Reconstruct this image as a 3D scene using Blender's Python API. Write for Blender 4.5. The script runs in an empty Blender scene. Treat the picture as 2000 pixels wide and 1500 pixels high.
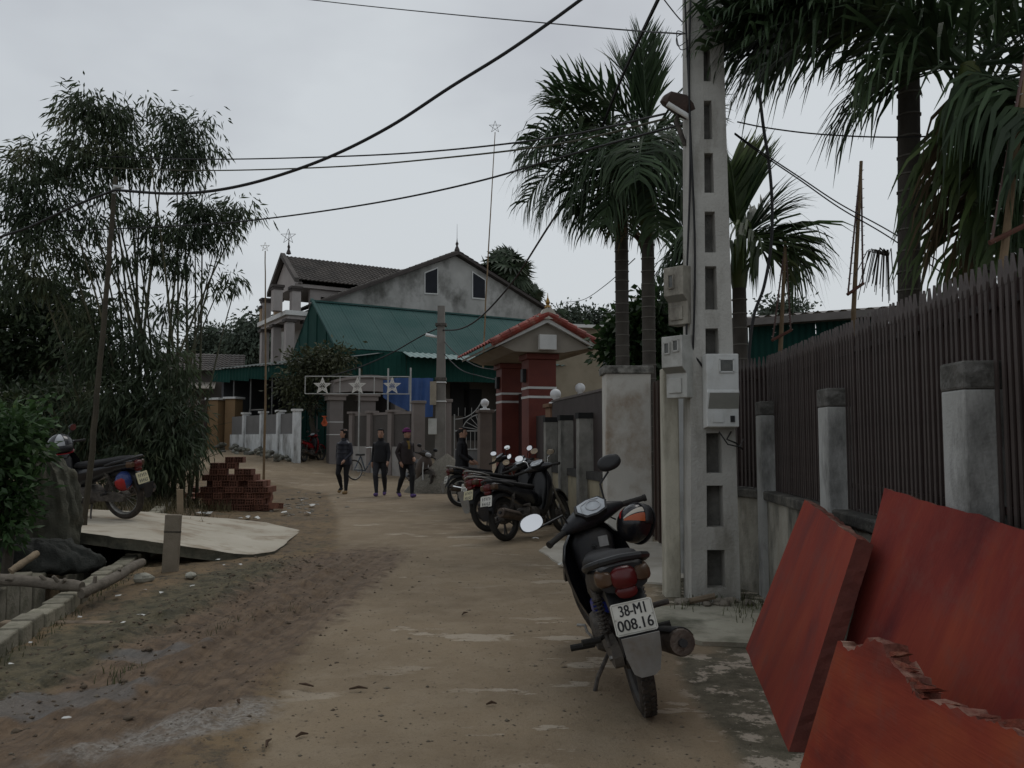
import bpy, bmesh, math, random
import numpy as np
from mathutils import Vector, Matrix, Euler
R = math.radians
scene = bpy.context.scene
col = scene.collection

# ------------------------------------------------------------------ camera, sky, sun, exposure
CAM_H = 1.3
PITCH = math.atan(108/1600)
cam_d = bpy.data.cameras.new('camera'); cam_d.sensor_width = 36; cam_d.lens = 28.8
cam_d.clip_start = 0.05; cam_d.clip_end = 3000
cam = bpy.data.objects.new('camera', cam_d); col.objects.link(cam)
cam.location = (0, 0, CAM_H); cam.rotation_euler = (math.pi/2 + PITCH, 0, 0)
scene.camera = cam

SUN_EL, SUN_AZ = R(58), R(25)
world = bpy.data.worlds.new('World'); scene.world = world; world.use_nodes = True
wn = world.node_tree; wn.nodes.clear()
def _n(t, kind, **kw):
    n = t.nodes.new(kind)
    for k, v in kw.items(): setattr(n, k, v)
    return n
_out = _n(wn, 'ShaderNodeOutputWorld')
_sky = _n(wn, 'ShaderNodeTexSky', sky_type='NISHITA', sun_disc=False, sun_elevation=SUN_EL, sun_rotation=SUN_AZ)
_sky.air_density = 1.5; _sky.dust_density = 4
_b1 = _n(wn, 'ShaderNodeBackground'); _b1.inputs['Strength'].default_value = 0.06
wn.links.new(_sky.outputs[0], _b1.inputs[0])
_tc = _n(wn, 'ShaderNodeTexCoord')
_mp = _n(wn, 'ShaderNodeMapping'); _mp.inputs['Scale'].default_value = (1.0, 1.0, 2.2)
wn.links.new(_tc.outputs['Generated'], _mp.inputs[0])
_nz = _n(wn, 'ShaderNodeTexNoise'); _nz.inputs['Scale'].default_value = 1.5; _nz.inputs['Detail'].default_value = 5; _nz.inputs['Roughness'].default_value = .5
wn.links.new(_mp.outputs[0], _nz.inputs['Vector'])
_cr = _n(wn, 'ShaderNodeValToRGB')
_cr.color_ramp.elements[0].position = .34; _cr.color_ramp.elements[0].color = (.345, .362, .398, 1)
_cr.color_ramp.elements[1].position = .60; _cr.color_ramp.elements[1].color = (.515, .546, .572, 1)
wn.links.new(_nz.outputs['Fac'], _cr.inputs[0])
_b2 = _n(wn, 'ShaderNodeBackground'); _b2.inputs['Strength'].default_value = 1.0
wn.links.new(_cr.outputs[0], _b2.inputs[0])
_mx = _n(wn, 'ShaderNodeMixShader'); _mx.inputs[0].default_value = .92
wn.links.new(_b1.outputs[0], _mx.inputs[1]); wn.links.new(_b2.outputs[0], _mx.inputs[2])
wn.links.new(_mx.outputs[0], _out.inputs[0])

sd = bpy.data.lights.new('sun', 'SUN'); sd.energy = 0.5; sd.angle = R(25); sd.color = (1, .97, .93)
sun = bpy.data.objects.new('sun', sd); col.objects.link(sun)
sun.rotation_euler = (math.pi/2 - SUN_EL, 0, math.pi - SUN_AZ)
scene.render.engine = 'CYCLES'
vs = scene.view_settings; vs.view_transform = 'Standard'; vs.look = 'None'; vs.gamma = 1; vs.use_curve_mapping = False; vs.exposure = 0.28

# ------------------------------------------------------------------ placing helpers (photograph 2000 x 1500 -> metres)
_st, _ct = math.sin(PITCH), math.cos(PITCH)
def ray(px, py):
    dx, dz = (px-1000)/1600, -(py-750)/1600
    return Vector((dx, _ct - dz*_st, _st + dz*_ct))
def at(px, py, Y):
    d = ray(px, py); return Vector((0, 0, CAM_H)) + d*(Y/d.y)
def gp(px, py, z=0.0):
    d = ray(px, py); return Vector((0, 0, CAM_H)) + d*((z-CAM_H)/d.z)
class Frame:
    def __init__(s, ox, oy, ux, uy):
        l = math.hypot(ux, uy); s.o = (ox, oy); s.u = (ux/l, uy/l); s.n = (-uy/l, ux/l)
    def solve(s, px, py, w=0.0):            # -> (u, z) on the vertical plane w behind the front
        d = ray(px, py)
        t = (w + s.o[0]*s.n[0] + s.o[1]*s.n[1])/(d.x*s.n[0] + d.y*s.n[1])
        p = d*t
        return ((p.x-s.o[0])*s.u[0] + (p.y-s.o[1])*s.u[1], CAM_H + p.z)
    def U(s, px, w=0.0, py=750): return s.solve(px, py, w)[0]
    def Z(s, px, py, w=0.0): return s.solve(px, py, w)[1]
    def place(s, o):
        o.location = (s.o[0], s.o[1], 0); o.rotation_euler = (0, 0, math.atan2(s.u[1], s.u[0]))
def sstep(a, b, x):
    t = min(1, max(0, (x-a)/(b-a))); return t*t*(3-2*t)
rnd = random.Random(7)

# ------------------------------------------------------------------ objects
def link(o, parent=None):
    col.objects.link(o)
    if parent is not None: o.parent = parent
    return o
def empty(name, loc=(0, 0, 0), rz=0.0, rot=None, parent=None):
    o = bpy.data.objects.new(name, None); o.empty_display_size = .1
    o.location = loc; o.rotation_euler = rot if rot else (0, 0, rz)
    return link(o, parent)
def tag(o, label=None, cat=None, group=None, kind=None):
    if label: o['label'] = label
    if cat: o['category'] = cat
    if group: o['group'] = group
    if kind: o['kind'] = kind
    return o
def copy_tree(o, parent=None):
    c = o.copy(); col.objects.link(c); c.parent = parent
    for ch in list(o.children): copy_tree(ch, c)
    return c
class MB:
    def __init__(s): s.v = []; s.f = []; s.m = []
    def add(s, v, f, mi=0, M=None):
        b = len(s.v)
        if M is not None: v = [tuple(M @ Vector(p)) for p in v]
        s.v += [tuple(p) for p in v]
        s.f += [tuple(i+b for i in q) for q in f]; s.m += [mi]*len(f); return s
    def box(s, c, d, mi=0, M=None):
        x, y, z = c; a, b, e = d[0]/2, d[1]/2, d[2]/2
        v = [(x+i*a, y+j*b, z+k*e) for i in (-1, 1) for j in (-1, 1) for k in (-1, 1)]
        return s.add(v, [(0,1,3,2), (4,6,7,5), (0,4,5,1), (2,3,7,6), (0,2,6,4), (1,5,7,3)], mi, M)
    def box2(s, lo, hi, mi=0, M=None):
        return s.box([(lo[i]+hi[i])/2 for i in range(3)], [hi[i]-lo[i] for i in range(3)], mi, M)
    def loft(s, rings, cap0=True, cap1=True, closed=True, mi=0, M=None):
        n = len(rings[0]); v = [p for r in rings for p in r]; f = []
        for k in range(len(rings)-1):
            for i in range(n if closed else n-1):
                j = (i+1) % n
                f.append((k*n+i, k*n+j, (k+1)*n+j, (k+1)*n+i))
        if cap0: f.append(tuple(reversed(range(n))))
        if cap1: f.append(tuple((len(rings)-1)*n+i for i in range(n)))
        return s.add(v, f, mi, M)
    def tube(s, pts, r, n=8, cap=True, mi=0, M=None, sq=1.0):
        pts = [Vector(p) for p in pts]
        rr = r if isinstance(r, (list, tuple)) else [r]*len(pts)
        rings = []; up = None
        for i, p in enumerate(pts):
            t = (pts[min(i+1, len(pts)-1)] - pts[max(i-1, 0)])
            if t.length < 1e-9: t = Vector((0, 0, 1))
            t.normalize()
            if up is None:
                up = Vector((0, 0, 1)) if abs(t.z) < .9 else Vector((1, 0, 0))
            a = t.cross(up)
            if a.length < 1e-6: a = t.cross(Vector((1, 0.3, 0)))
            a.normalize(); up = a.cross(t)
            rings.append([tuple(p + (a*math.cos(2*math.pi*k/n) + up*sq*math.sin(2*math.pi*k/n))*rr[i]) for k in range(n)])
        return s.loft(rings, cap, cap, True, mi, M)
    def lathe(s, prof, n=16, mi=0, M=None, a0=0, a1=2*math.pi, cap=False):
        full = abs(a1-a0-2*math.pi) < 1e-6; m = n if full else n+1
        rings = [[(r*math.cos(a0+(a1-a0)*k/n), r*math.sin(a0+(a1-a0)*k/n), h) for k in range(m)] for r, h in prof]
        return s.loft(rings, cap, cap, full, mi, M)
    def prism(s, poly, t0, t1, axis='y', mi=0, M=None):
        # polygon in the two other axes, extruded along axis
        def mk(p, t):
            return {'y': (p[0], t, p[1]), 'z': (p[0], p[1], t), 'x': (t, p[0], p[1])}[axis]
        n = len(poly); v = [mk(p, t0) for p in poly] + [mk(p, t1) for p in poly]
        f = [tuple(range(n)), tuple(reversed(range(n, 2*n)))] + [(i, i+n, (i+1) % n+n, (i+1) % n) for i in range(n)]
        return s.add(v, f, mi, M)
    def sphere(s, c, r, n=12, m=8, mi=0, M=None):
        r = r if isinstance(r, (tuple, list)) else (r, r, r)
        rings = []
        for k in range(m+1):
            a = math.pi*k/m; a = min(max(a, .02), math.pi-.02)
            rings.append([(c[0]+r[0]*math.sin(a)*math.cos(2*math.pi*i/n), c[1]+r[1]*math.sin(a)*math.sin(2*math.pi*i/n), c[2]-r[2]*math.cos(a)) for i in range(n)])
        return s.loft(rings, True, True, True, mi, M)
    def build(s, name, mats, parent=None, loc=None, rot=None, smooth=35, bevel=0, fix=True):
        me = bpy.data.meshes.new(name); me.from_pydata(s.v, [], s.f)
        for m in (mats if isinstance(mats, (list, tuple)) else [mats]): me.materials.append(m)
        me.polygons.foreach_set('material_index', s.m)
        if fix:
            bm = bmesh.new(); bm.from_mesh(me); bmesh.ops.recalc_face_normals(bm, faces=bm.faces); bm.to_mesh(me); bm.free()
        if smooth:
            me.polygons.foreach_set('use_smooth', [True]*len(me.polygons)); me.set_sharp_from_angle(angle=R(smooth))
        o = bpy.data.objects.new(name, me)
        if loc is not None: o.location = loc
        if rot is not None: o.rotation_euler = rot
        link(o, parent)
        if bevel:
            b = o.modifiers.new('bevel', 'BEVEL'); b.width = bevel; b.segments = 2; b.limit_method = 'ANGLE'; b.angle_limit = R(40)
        return o
def ring(c, rx, rz, n=16, p=2.5, ax='y', flat=0.0):
    # superellipse ring about c in the plane across axis ax
    out = []
    for k in range(n):
        a = 2*math.pi*(k+.5)/n; ca, sa = math.cos(a), math.sin(a)
        u = rx*math.copysign(abs(ca)**(2/p), ca); w = rz*math.copysign(abs(sa)**(2/p), sa)
        if w < 0: w *= (1-flat)
        out.append({'y': (c[0]+u, c[1], c[2]+w), 'x': (c[0], c[1]+u, c[2]+w), 'z': (c[0]+u, c[1]+w, c[2])}[ax])
    return out
def npmesh(name, V, Fq, mats, parent=None, smooth=False, mi=None):
    me = bpy.data.meshes.new(name); nf, k = Fq.shape
    me.vertices.add(len(V)); me.vertices.foreach_set('co', np.asarray(V, dtype=np.float32).ravel())
    me.loops.add(nf*k); me.loops.foreach_set('vertex_index', Fq.astype(np.int32).ravel())
    me.polygons.add(nf); me.polygons.foreach_set('loop_start', np.arange(0, nf*k, k, dtype=np.int32))
    me.polygons.foreach_set('loop_total', np.full(nf, k, dtype=np.int32))
    for m in (mats if isinstance(mats, (list, tuple)) else [mats]): me.materials.append(m)
    if mi is not None: me.polygons.foreach_set('material_index', mi.astype(np.int32))
    if smooth: me.polygons.foreach_set('use_smooth', np.ones(nf, dtype=bool))
    me.update(calc_edges=True); me.validate()
    o = bpy.data.objects.new(name, me); return link(o, parent)
def text_mesh(body, size, depth, M, mb, mi, width=None, align='CENTER'):
    cu = bpy.data.curves.new('t', 'FONT'); cu.body = body; cu.size = size; cu.extrude = depth; cu.align_x = align; cu.align_y = 'CENTER'
    cu.offset = 0; cu.resolution_u = 3
    o = bpy.data.objects.new('t', cu); col.objects.link(o)
    bpy.context.view_layer.update()
    me = o.evaluated_get(bpy.context.evaluated_depsgraph_get()).to_mesh()
    v = [tuple(p.co) for p in me.vertices]; f = [tuple(p.vertices) for p in me.polygons]
    if width and v:
        w = max(p[0] for p in v)-min(p[0] for p in v); cx = (max(p[0] for p in v)+min(p[0] for p in v))/2
        v = [((p[0]-cx)*width/w, p[1], p[2]) for p in v]
    mb.add(v, f, mi, M)
    bpy.data.objects.remove(o); bpy.data.curves.remove(cu)

# ------------------------------------------------------------------ materials
def mat(name, c, c2=None, scale=6, rough=.75, bump=.15, bscale=60, metal=0, spec=.35, stain=None, sscale=3, samt=.6, streak=1.0, rndv=0.0, coord='Object', detail=6, tint=None, trans=0, alpha=1, fine=.0, rvar=.12, sharp=.12):
    m = bpy.data.materials.new(name); m.use_nodes = True; t = m.node_tree; b = t.nodes['Principled BSDF']
    L = t.links.new
    tc = _n(t, 'ShaderNodeTexCoord'); src = tc.outputs[coord]
    if rndv:
        oi = _n(t, 'ShaderNodeObjectInfo')
    c2 = c2 or tuple(x*.75 for x in c)
    nz = _n(t, 'ShaderNodeTexNoise'); nz.inputs['Scale'].default_value = scale; nz.inputs['Detail'].default_value = detail; nz.inputs['Roughness'].default_value = .6
    L(src, nz.inputs['Vector'])
    mr = _n(t, 'ShaderNodeMapRange'); mr.inputs[1].default_value = .5-sharp-.06; mr.inputs[2].default_value = .5+sharp+.06
    L(nz.outputs['Fac'], mr.inputs[0])
    mx = _n(t, 'ShaderNodeMix', data_type='RGBA'); mx.inputs[6].default_value = (*c, 1); mx.inputs[7].default_value = (*c2, 1)
    L(mr.outputs[0], mx.inputs[0]); cur = mx.outputs[2]
    if stain:
        mp = _n(t, 'ShaderNodeMapping'); mp.inputs['Scale'].default_value = (1, 1, streak); mp.inputs['Location'].default_value = (3.1, 1.7, .3)
        L(src, mp.inputs[0])
        n2 = _n(t, 'ShaderNodeTexNoise'); n2.inputs['Scale'].default_value = sscale; n2.inputs['Detail'].default_value = 8; n2.inputs['Roughness'].default_value = .65
        L(mp.outputs[0], n2.inputs['Vector'])
        r2 = _n(t, 'ShaderNodeMapRange'); r2.inputs[1].default_value = .48; r2.inputs[2].default_value = .66; r2.inputs[4].default_value = samt
        L(n2.outputs['Fac'], r2.inputs[0])
        m2 = _n(t, 'ShaderNodeMix', data_type='RGBA'); m2.inputs[7].default_value = (*stain, 1)
        L(r2.outputs[0], m2.inputs[0]); L(cur, m2.inputs[6]); cur = m2.outputs[2]
    if rndv:
        hv = _n(t, 'ShaderNodeHueSaturation'); mr3 = _n(t, 'ShaderNodeMapRange'); mr3.inputs[3].default_value = 1-rndv; mr3.inputs[4].default_value = 1+rndv
        L(oi.outputs['Random'], mr3.inputs[0]); L(mr3.outputs[0], hv.inputs['Value']); L(cur, hv.inputs['Color']); cur = hv.outputs[0]
    L(cur, b.inputs['Base Color'])
    b.inputs['Metallic'].default_value = metal; b.inputs['Specular IOR Level'].default_value = spec
    rr = _n(t, 'ShaderNodeMapRange'); rr.inputs[3].default_value = max(0.02, rough-rvar); rr.inputs[4].default_value = min(1, rough+rvar)
    L(nz.outputs['Fac'], rr.inputs[0]); L(rr.outputs[0], b.inputs['Roughness'])
    if bump:
        n3 = _n(t, 'ShaderNodeTexNoise'); n3.inputs['Scale'].default_value = bscale; n3.inputs['Detail'].default_value = 4
        L(src, n3.inputs['Vector'])
        bp = _n(t, 'ShaderNodeBump'); bp.inputs['Strength'].default_value = bump; bp.inputs['Distance'].default_value = .02
        L(n3.outputs['Fac'], bp.inputs['Height']); L(bp.outputs[0], b.inputs['Normal'])
    if trans: b.inputs['Transmission Weight'].default_value = trans
    if alpha < 1: b.inputs['Alpha'].default_value = alpha
    return m
def leafmat(name, c, c2, c3=None, scale=1.2, rough=.55, tr=.25):
    m = bpy.data.materials.new(name); m.use_nodes = True; t = m.node_tree; b = t.nodes['Principled BSDF']; L = t.links.new
    tc = _n(t, 'ShaderNodeTexCoord'); nz = _n(t, 'ShaderNodeTexNoise'); nz.inputs['Scale'].default_value = scale; nz.inputs['Detail'].default_value = 3
    L(tc.outputs['Object'], nz.inputs['Vector'])
    cr = _n(t, 'ShaderNodeValToRGB'); e = cr.color_ramp.elements
    e[0].position = .3; e[0].color = (*c, 1); e[1].position = .60; e[1].color = (*c2, 1)
    if c3: x = cr.color_ramp.elements.new(.74); x.color = (*c3, 1)
    L(nz.outputs['Fac'], cr.inputs[0])
    n2 = _n(t, 'ShaderNodeTexWhiteNoise', noise_dimensions='1D'); g = _n(t, 'ShaderNodeNewGeometry')
    L(g.outputs['Random Per Island'], n2.inputs['W'])
    mr = _n(t, 'ShaderNodeMapRange'); mr.inputs[3].default_value = .6; mr.inputs[4].default_value = 1.4; L(g.outputs['Random Per Island'], mr.inputs[0])
    hv = _n(t, 'ShaderNodeHueSaturation'); L(mr.outputs[0], hv.inputs['Value']); L(cr.outputs[0], hv.inputs['Color'])
    L(hv.outputs[0], b.inputs['Base Color']); b.inputs['Roughness'].default_value = rough; b.inputs['Specular IOR Level'].default_value = .3
    tl = _n(t, 'ShaderNodeBsdfTranslucent'); L(hv.outputs[0], tl.inputs[0])
    mx = _n(t, 'ShaderNodeMixShader'); mx.inputs[0].default_value = tr
    L(b.outputs[0], mx.inputs[1]); L(tl.outputs[0], mx.inputs[2]); L(mx.outputs[0], t.nodes['Material Output'].inputs[0])
    return m
# numpy value noise
def vnoise(x, y, seed=0):
    xi, yi = np.floor(x), np.floor(y); fx, fy = x-xi, y-yi
    fx = fx*fx*(3-2*fx); fy = fy*fy*(3-2*fy)
    def h(a, b):
        s = np.sin(a*127.1 + b*311.7 + seed*74.7)*43758.5453; return s-np.floor(s)
    return (h(xi, yi)*(1-fx)+h(xi+1, yi)*fx)*(1-fy) + (h(xi, yi+1)*(1-fx)+h(xi+1, yi+1)*fx)*fy
def fbm(x, y, o=4, seed=0):
    s = 0; a = .5; 
    for k in range(o):
        s = s + a*vnoise(x*2**k, y*2**k, seed+k*13); a *= .5
    return s
# ------------------------------------------------------------------ shared materials
m_conc = mat('concrete_weathered', (.40,.39,.36), (.31,.30,.27), 2.5, .85, .25, 50, stain=(.13,.125,.105), sscale=2.2, samt=.75, streak=.45)
m_conc_light = mat('concrete_pale', (.50,.47,.41), (.40,.37,.31), 1.6, .85, .3, 60, stain=(.26,.23,.18), sscale=1.3, samt=.7)
m_lime = mat('limewash_wall', (.56,.55,.50), (.46,.45,.41), 2.0, .85, .2, 45, stain=(.17,.14,.10), sscale=1.7, samt=.75, streak=.5)
m_limedirty = mat('limewash_dirty', (.42,.40,.34), (.27,.25,.20), 3, .85, .25, 45, stain=(.05,.05,.04), sscale=2.6, samt=.9, streak=.35)
m_black = mat('black_plastic', (.012,.012,.013), (.02,.02,.02), 8, .45, .05, 200)
m_rubber = mat('rubber', (.016,.015,.014), (.03,.027,.023), 20, .8, .3, 120)
m_mudrub = mat('muddy_rubber', (.06,.047,.036), (.022,.02,.018), 14, .9, .5, 60)
m_steel = mat('dull_steel', (.32,.31,.29), (.2,.19,.17), 30, .42, .1, 120, metal=.85)
m_chrome = mat('chrome', (.75,.75,.74), (.6,.6,.6), 30, .14, 0, metal=1)
m_dirtmetal = mat('dirty_engine_metal', (.12,.105,.09), (.05,.045,.04), 22, .75, .4, 80, metal=.3)
m_dark = mat('dark_interior', (.012,.012,.012), (.02,.02,.019), 3, .9, 0)
m_cable = mat('cable_black', (.012,.012,.013), (.02,.02,.02), 8, .6, 0)
m_wood = mat('weathered_wood', (.24,.18,.12), (.15,.115,.08), 9, .85, .4, 30, stain=(.07,.055,.04), sscale=4, samt=.6, streak=.2)
m_bamboo = mat('bamboo_pole', (.20,.135,.07), (.14,.095,.05), 7, .6, .1, 40, stain=(.1,.06,.03), sscale=4, samt=.6, streak=.3)
m_white = mat('white_paint', (.72,.73,.72), (.62,.62,.60), 5, .5, .05)
m_whitedirty = mat('white_wall_paint', (.62,.64,.64), (.50,.51,.50), 3, .8, .1, stain=(.12,.115,.10), sscale=2, samt=.8, streak=.3)
m_brownsteel = mat('brown_painted_steel', (.052,.030,.026), (.036,.022,.02), 6, .45, .06, 80, rndv=.12)
m_greysteel = mat('grey_brown_spear', (.082,.066,.06), (.06,.048,.044), 9, .5, .06, 80, rndv=.15)  # sky-lit grey of the spear faces put into the brown

# ------------------------------------------------------------------ ground heights and zones
CURB = [(-2.30, 1.5), (-3.05, 5.0), (-3.50, 7.0), (-3.99, 9.1), (-4.3, 10.6)]
def curb_x(y): return np.interp(y, [p[1] for p in CURB], [p[0] for p in CURB])
DITCH_W = 0.62
p_r0, p_r1 = gp(60, 1490), gp(660, 1110)
rd = (p_r1-p_r0).normalized()
ROADL = [gp(*p) for p in ((430,1499), (520,1330), (600,1180), (640,1090), (650,1010))] + [Vector((-4.6, 20, 0)), Vector((-7.2, 24, 0)), Vector((-11, 27.5, 0)), Vector((-30, 33, 0))]
def roadl_x(y): return np.interp(y, [p.y for p in ROADL], [p.x for p in ROADL])
def sst(a, b, x):
    t = np.clip((x-a)/(b-a), 0, 1); return t*t*(3-2*t)
def height(x, y, fine=True):
    x = np.asarray(x, dtype=float); y = np.asarray(y, dtype=float)
    h = .55*sst(21, 36, y) + .35*sst(-5, -9, x)*sst(22, 30, y)
    h = h + .22*sst(-4.3, -6.5, x)*sst(6, 9, y)*sst(17, 13, y)
    cx = curb_x(y); dl = cx - x
    along = sst(11.2, 10.6, y)
    ditch = sst(.10, .16, dl)*sst(DITCH_W+.05, DITCH_W-.02, dl)*along
    bank = sst(DITCH_W, DITCH_W+.5, dl)*sst(12, 10, y)*.13
    h = h*(1-ditch) - .62*ditch + bank*(1-ditch)
    h = h + np.clip((-x-3.0)/.9*.19+.03-.10, 0, .2)*sst(-4.4, -4.1, x)*sst(8.95, 9.15, y)*sst(12.5, 11.0, y)*(1-ditch)
    if fine:
        soft = 1-sst(0, .5, x-roadl_x(y)) ; soft = np.clip(soft, .0, 1)*(1-ditch)
        n1 = fbm(x*1.3, y*1.3, 4, 3)-.47; n2 = fbm(x*6, y*6, 4, 9)-.47
        near = sst(30, 10, y)
        h = h + near*(n1*.05*(.35+soft) + n2*.05*soft + n2*.006)
        s = (x-p_r0.x)*rd.x + (y-p_r0.y)*rd.y; d = -(x-p_r0.x)*rd.y + (y-p_r0.y)*rd.x
        rut = np.exp(-(d/.55)**2)*sst(-1.5, .5, s)*sst(7, 4.5, s)
        wav = (fbm(x*2.5, y*2.5, 2, 20)-.4)*.9
        h = h + rut*(.013*np.sin((d+wav*.10)*34) + .022*np.sin((d+wav*.08)*9.5+1.0) + .05*(fbm(x*9, y*9, 3, 31)-.45))
        ridge = np.exp(-((d-.62)/.20)**2)*sst(-1.5, .5, s)*sst(6, 4, s)
        h = h + ridge*(.03+.14*(fbm(x*7, y*7, 4, 41)-.42))
    return h
def H(x, y): return float(height(np.array([x]), np.array([y]), False)[0])
def axis(segs):
    out = []
    for a, b, st in segs: out += list(np.arange(a, b-1e-6, st))
    return np.array(out + [segs[-1][1]])
gx = axis([(-400,-100,30), (-100,-30,7), (-30,-8,.8), (-8,-4.6,.09), (-4.6,.6,.022), (.6,2.6,.04), (2.6,8,.4), (8,40,4), (40,400,30)])
gy = axis([(-6,1.2,.5), (1.2,2.2,.06), (2.2,7.5,.024), (7.5,12,.04), (12,20,.11), (20,40,.4), (40,100,5), (100,700,40)])
X, Y = np.meshgrid(gx, gy); Z = height(X, Y)
nx, ny = len(gx), len(gy)
idx = np.arange(nx*ny).reshape(ny, nx)
F = np.stack([idx[:-1,:-1], idx[:-1,1:], idx[1:,1:], idx[1:,:-1]], -1).reshape(-1, 4)

def blob(cx, cy, rx, ry, rot=0, sh=.35):
    c, s = math.cos(rot), math.sin(rot); dx, dy = X-cx, Y-cy
    q = np.sqrt(((dx*c+dy*s)/rx)**2 + ((-dx*s+dy*c)/ry)**2) + (fbm(X*3, Y*3, 3, 5)-.45)*.9
    return sst(1+sh, 1-sh, q)
s_ = (X-p_r0.x)*rd.x + (Y-p_r0.y)*rd.y; d_ = -(X-p_r0.x)*rd.y + (Y-p_r0.y)*rd.x
mud = np.exp(-(d_/.62)**4)*sst(8, 5, s_)
muck = np.exp(-((d_-.85)/.42)**2)*sst(-.2, 1, s_)*sst(6.5, 4.5, s_)
a = gp(90,1375); wet_sheen = blob(a.x, a.y, .50, .20, .5)*.9
a = gp(190,1350); wet_sheen = np.maximum(wet_sheen, blob(a.x, a.y, .4, .14, .6)*.8)
a = gp(450,1285); wet_sheen = np.maximum(wet_sheen, blob(a.x-.5, a.y+.1, .3, .12, .6)*.7)
a = gp(350,1425); grav = blob(a.x, a.y, .52, .20, .85, .5)*.95
road = sst(-.15, .35, X-roadl_x(Y))*sst(1.6, 1.2, X)
moss = blob(1.25, 4.0, .55, 1.2)*sst(.75, 1.1, X)
moss = np.maximum(moss, sst(.9, 1.5, X)*sst(14, 8, Y)*.8)
g_o = npmesh('ground', np.stack([X, Y, Z], -1).reshape(-1, 3), F, [], smooth=True)
for nm, chans in (('zone_a', (mud, muck, grav)), ('zone_b', (road, wet_sheen, moss))):
    at_ = g_o.data.attributes.new(nm, 'FLOAT_COLOR', 'POINT')
    at_.data.foreach_set('color', np.stack([c.ravel() for c in chans] + [np.ones(nx*ny)], -1).astype(np.float32).ravel())
tag(g_o, 'brown muddy village road and dirt verge with tyre ruts', kind='structure')

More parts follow.
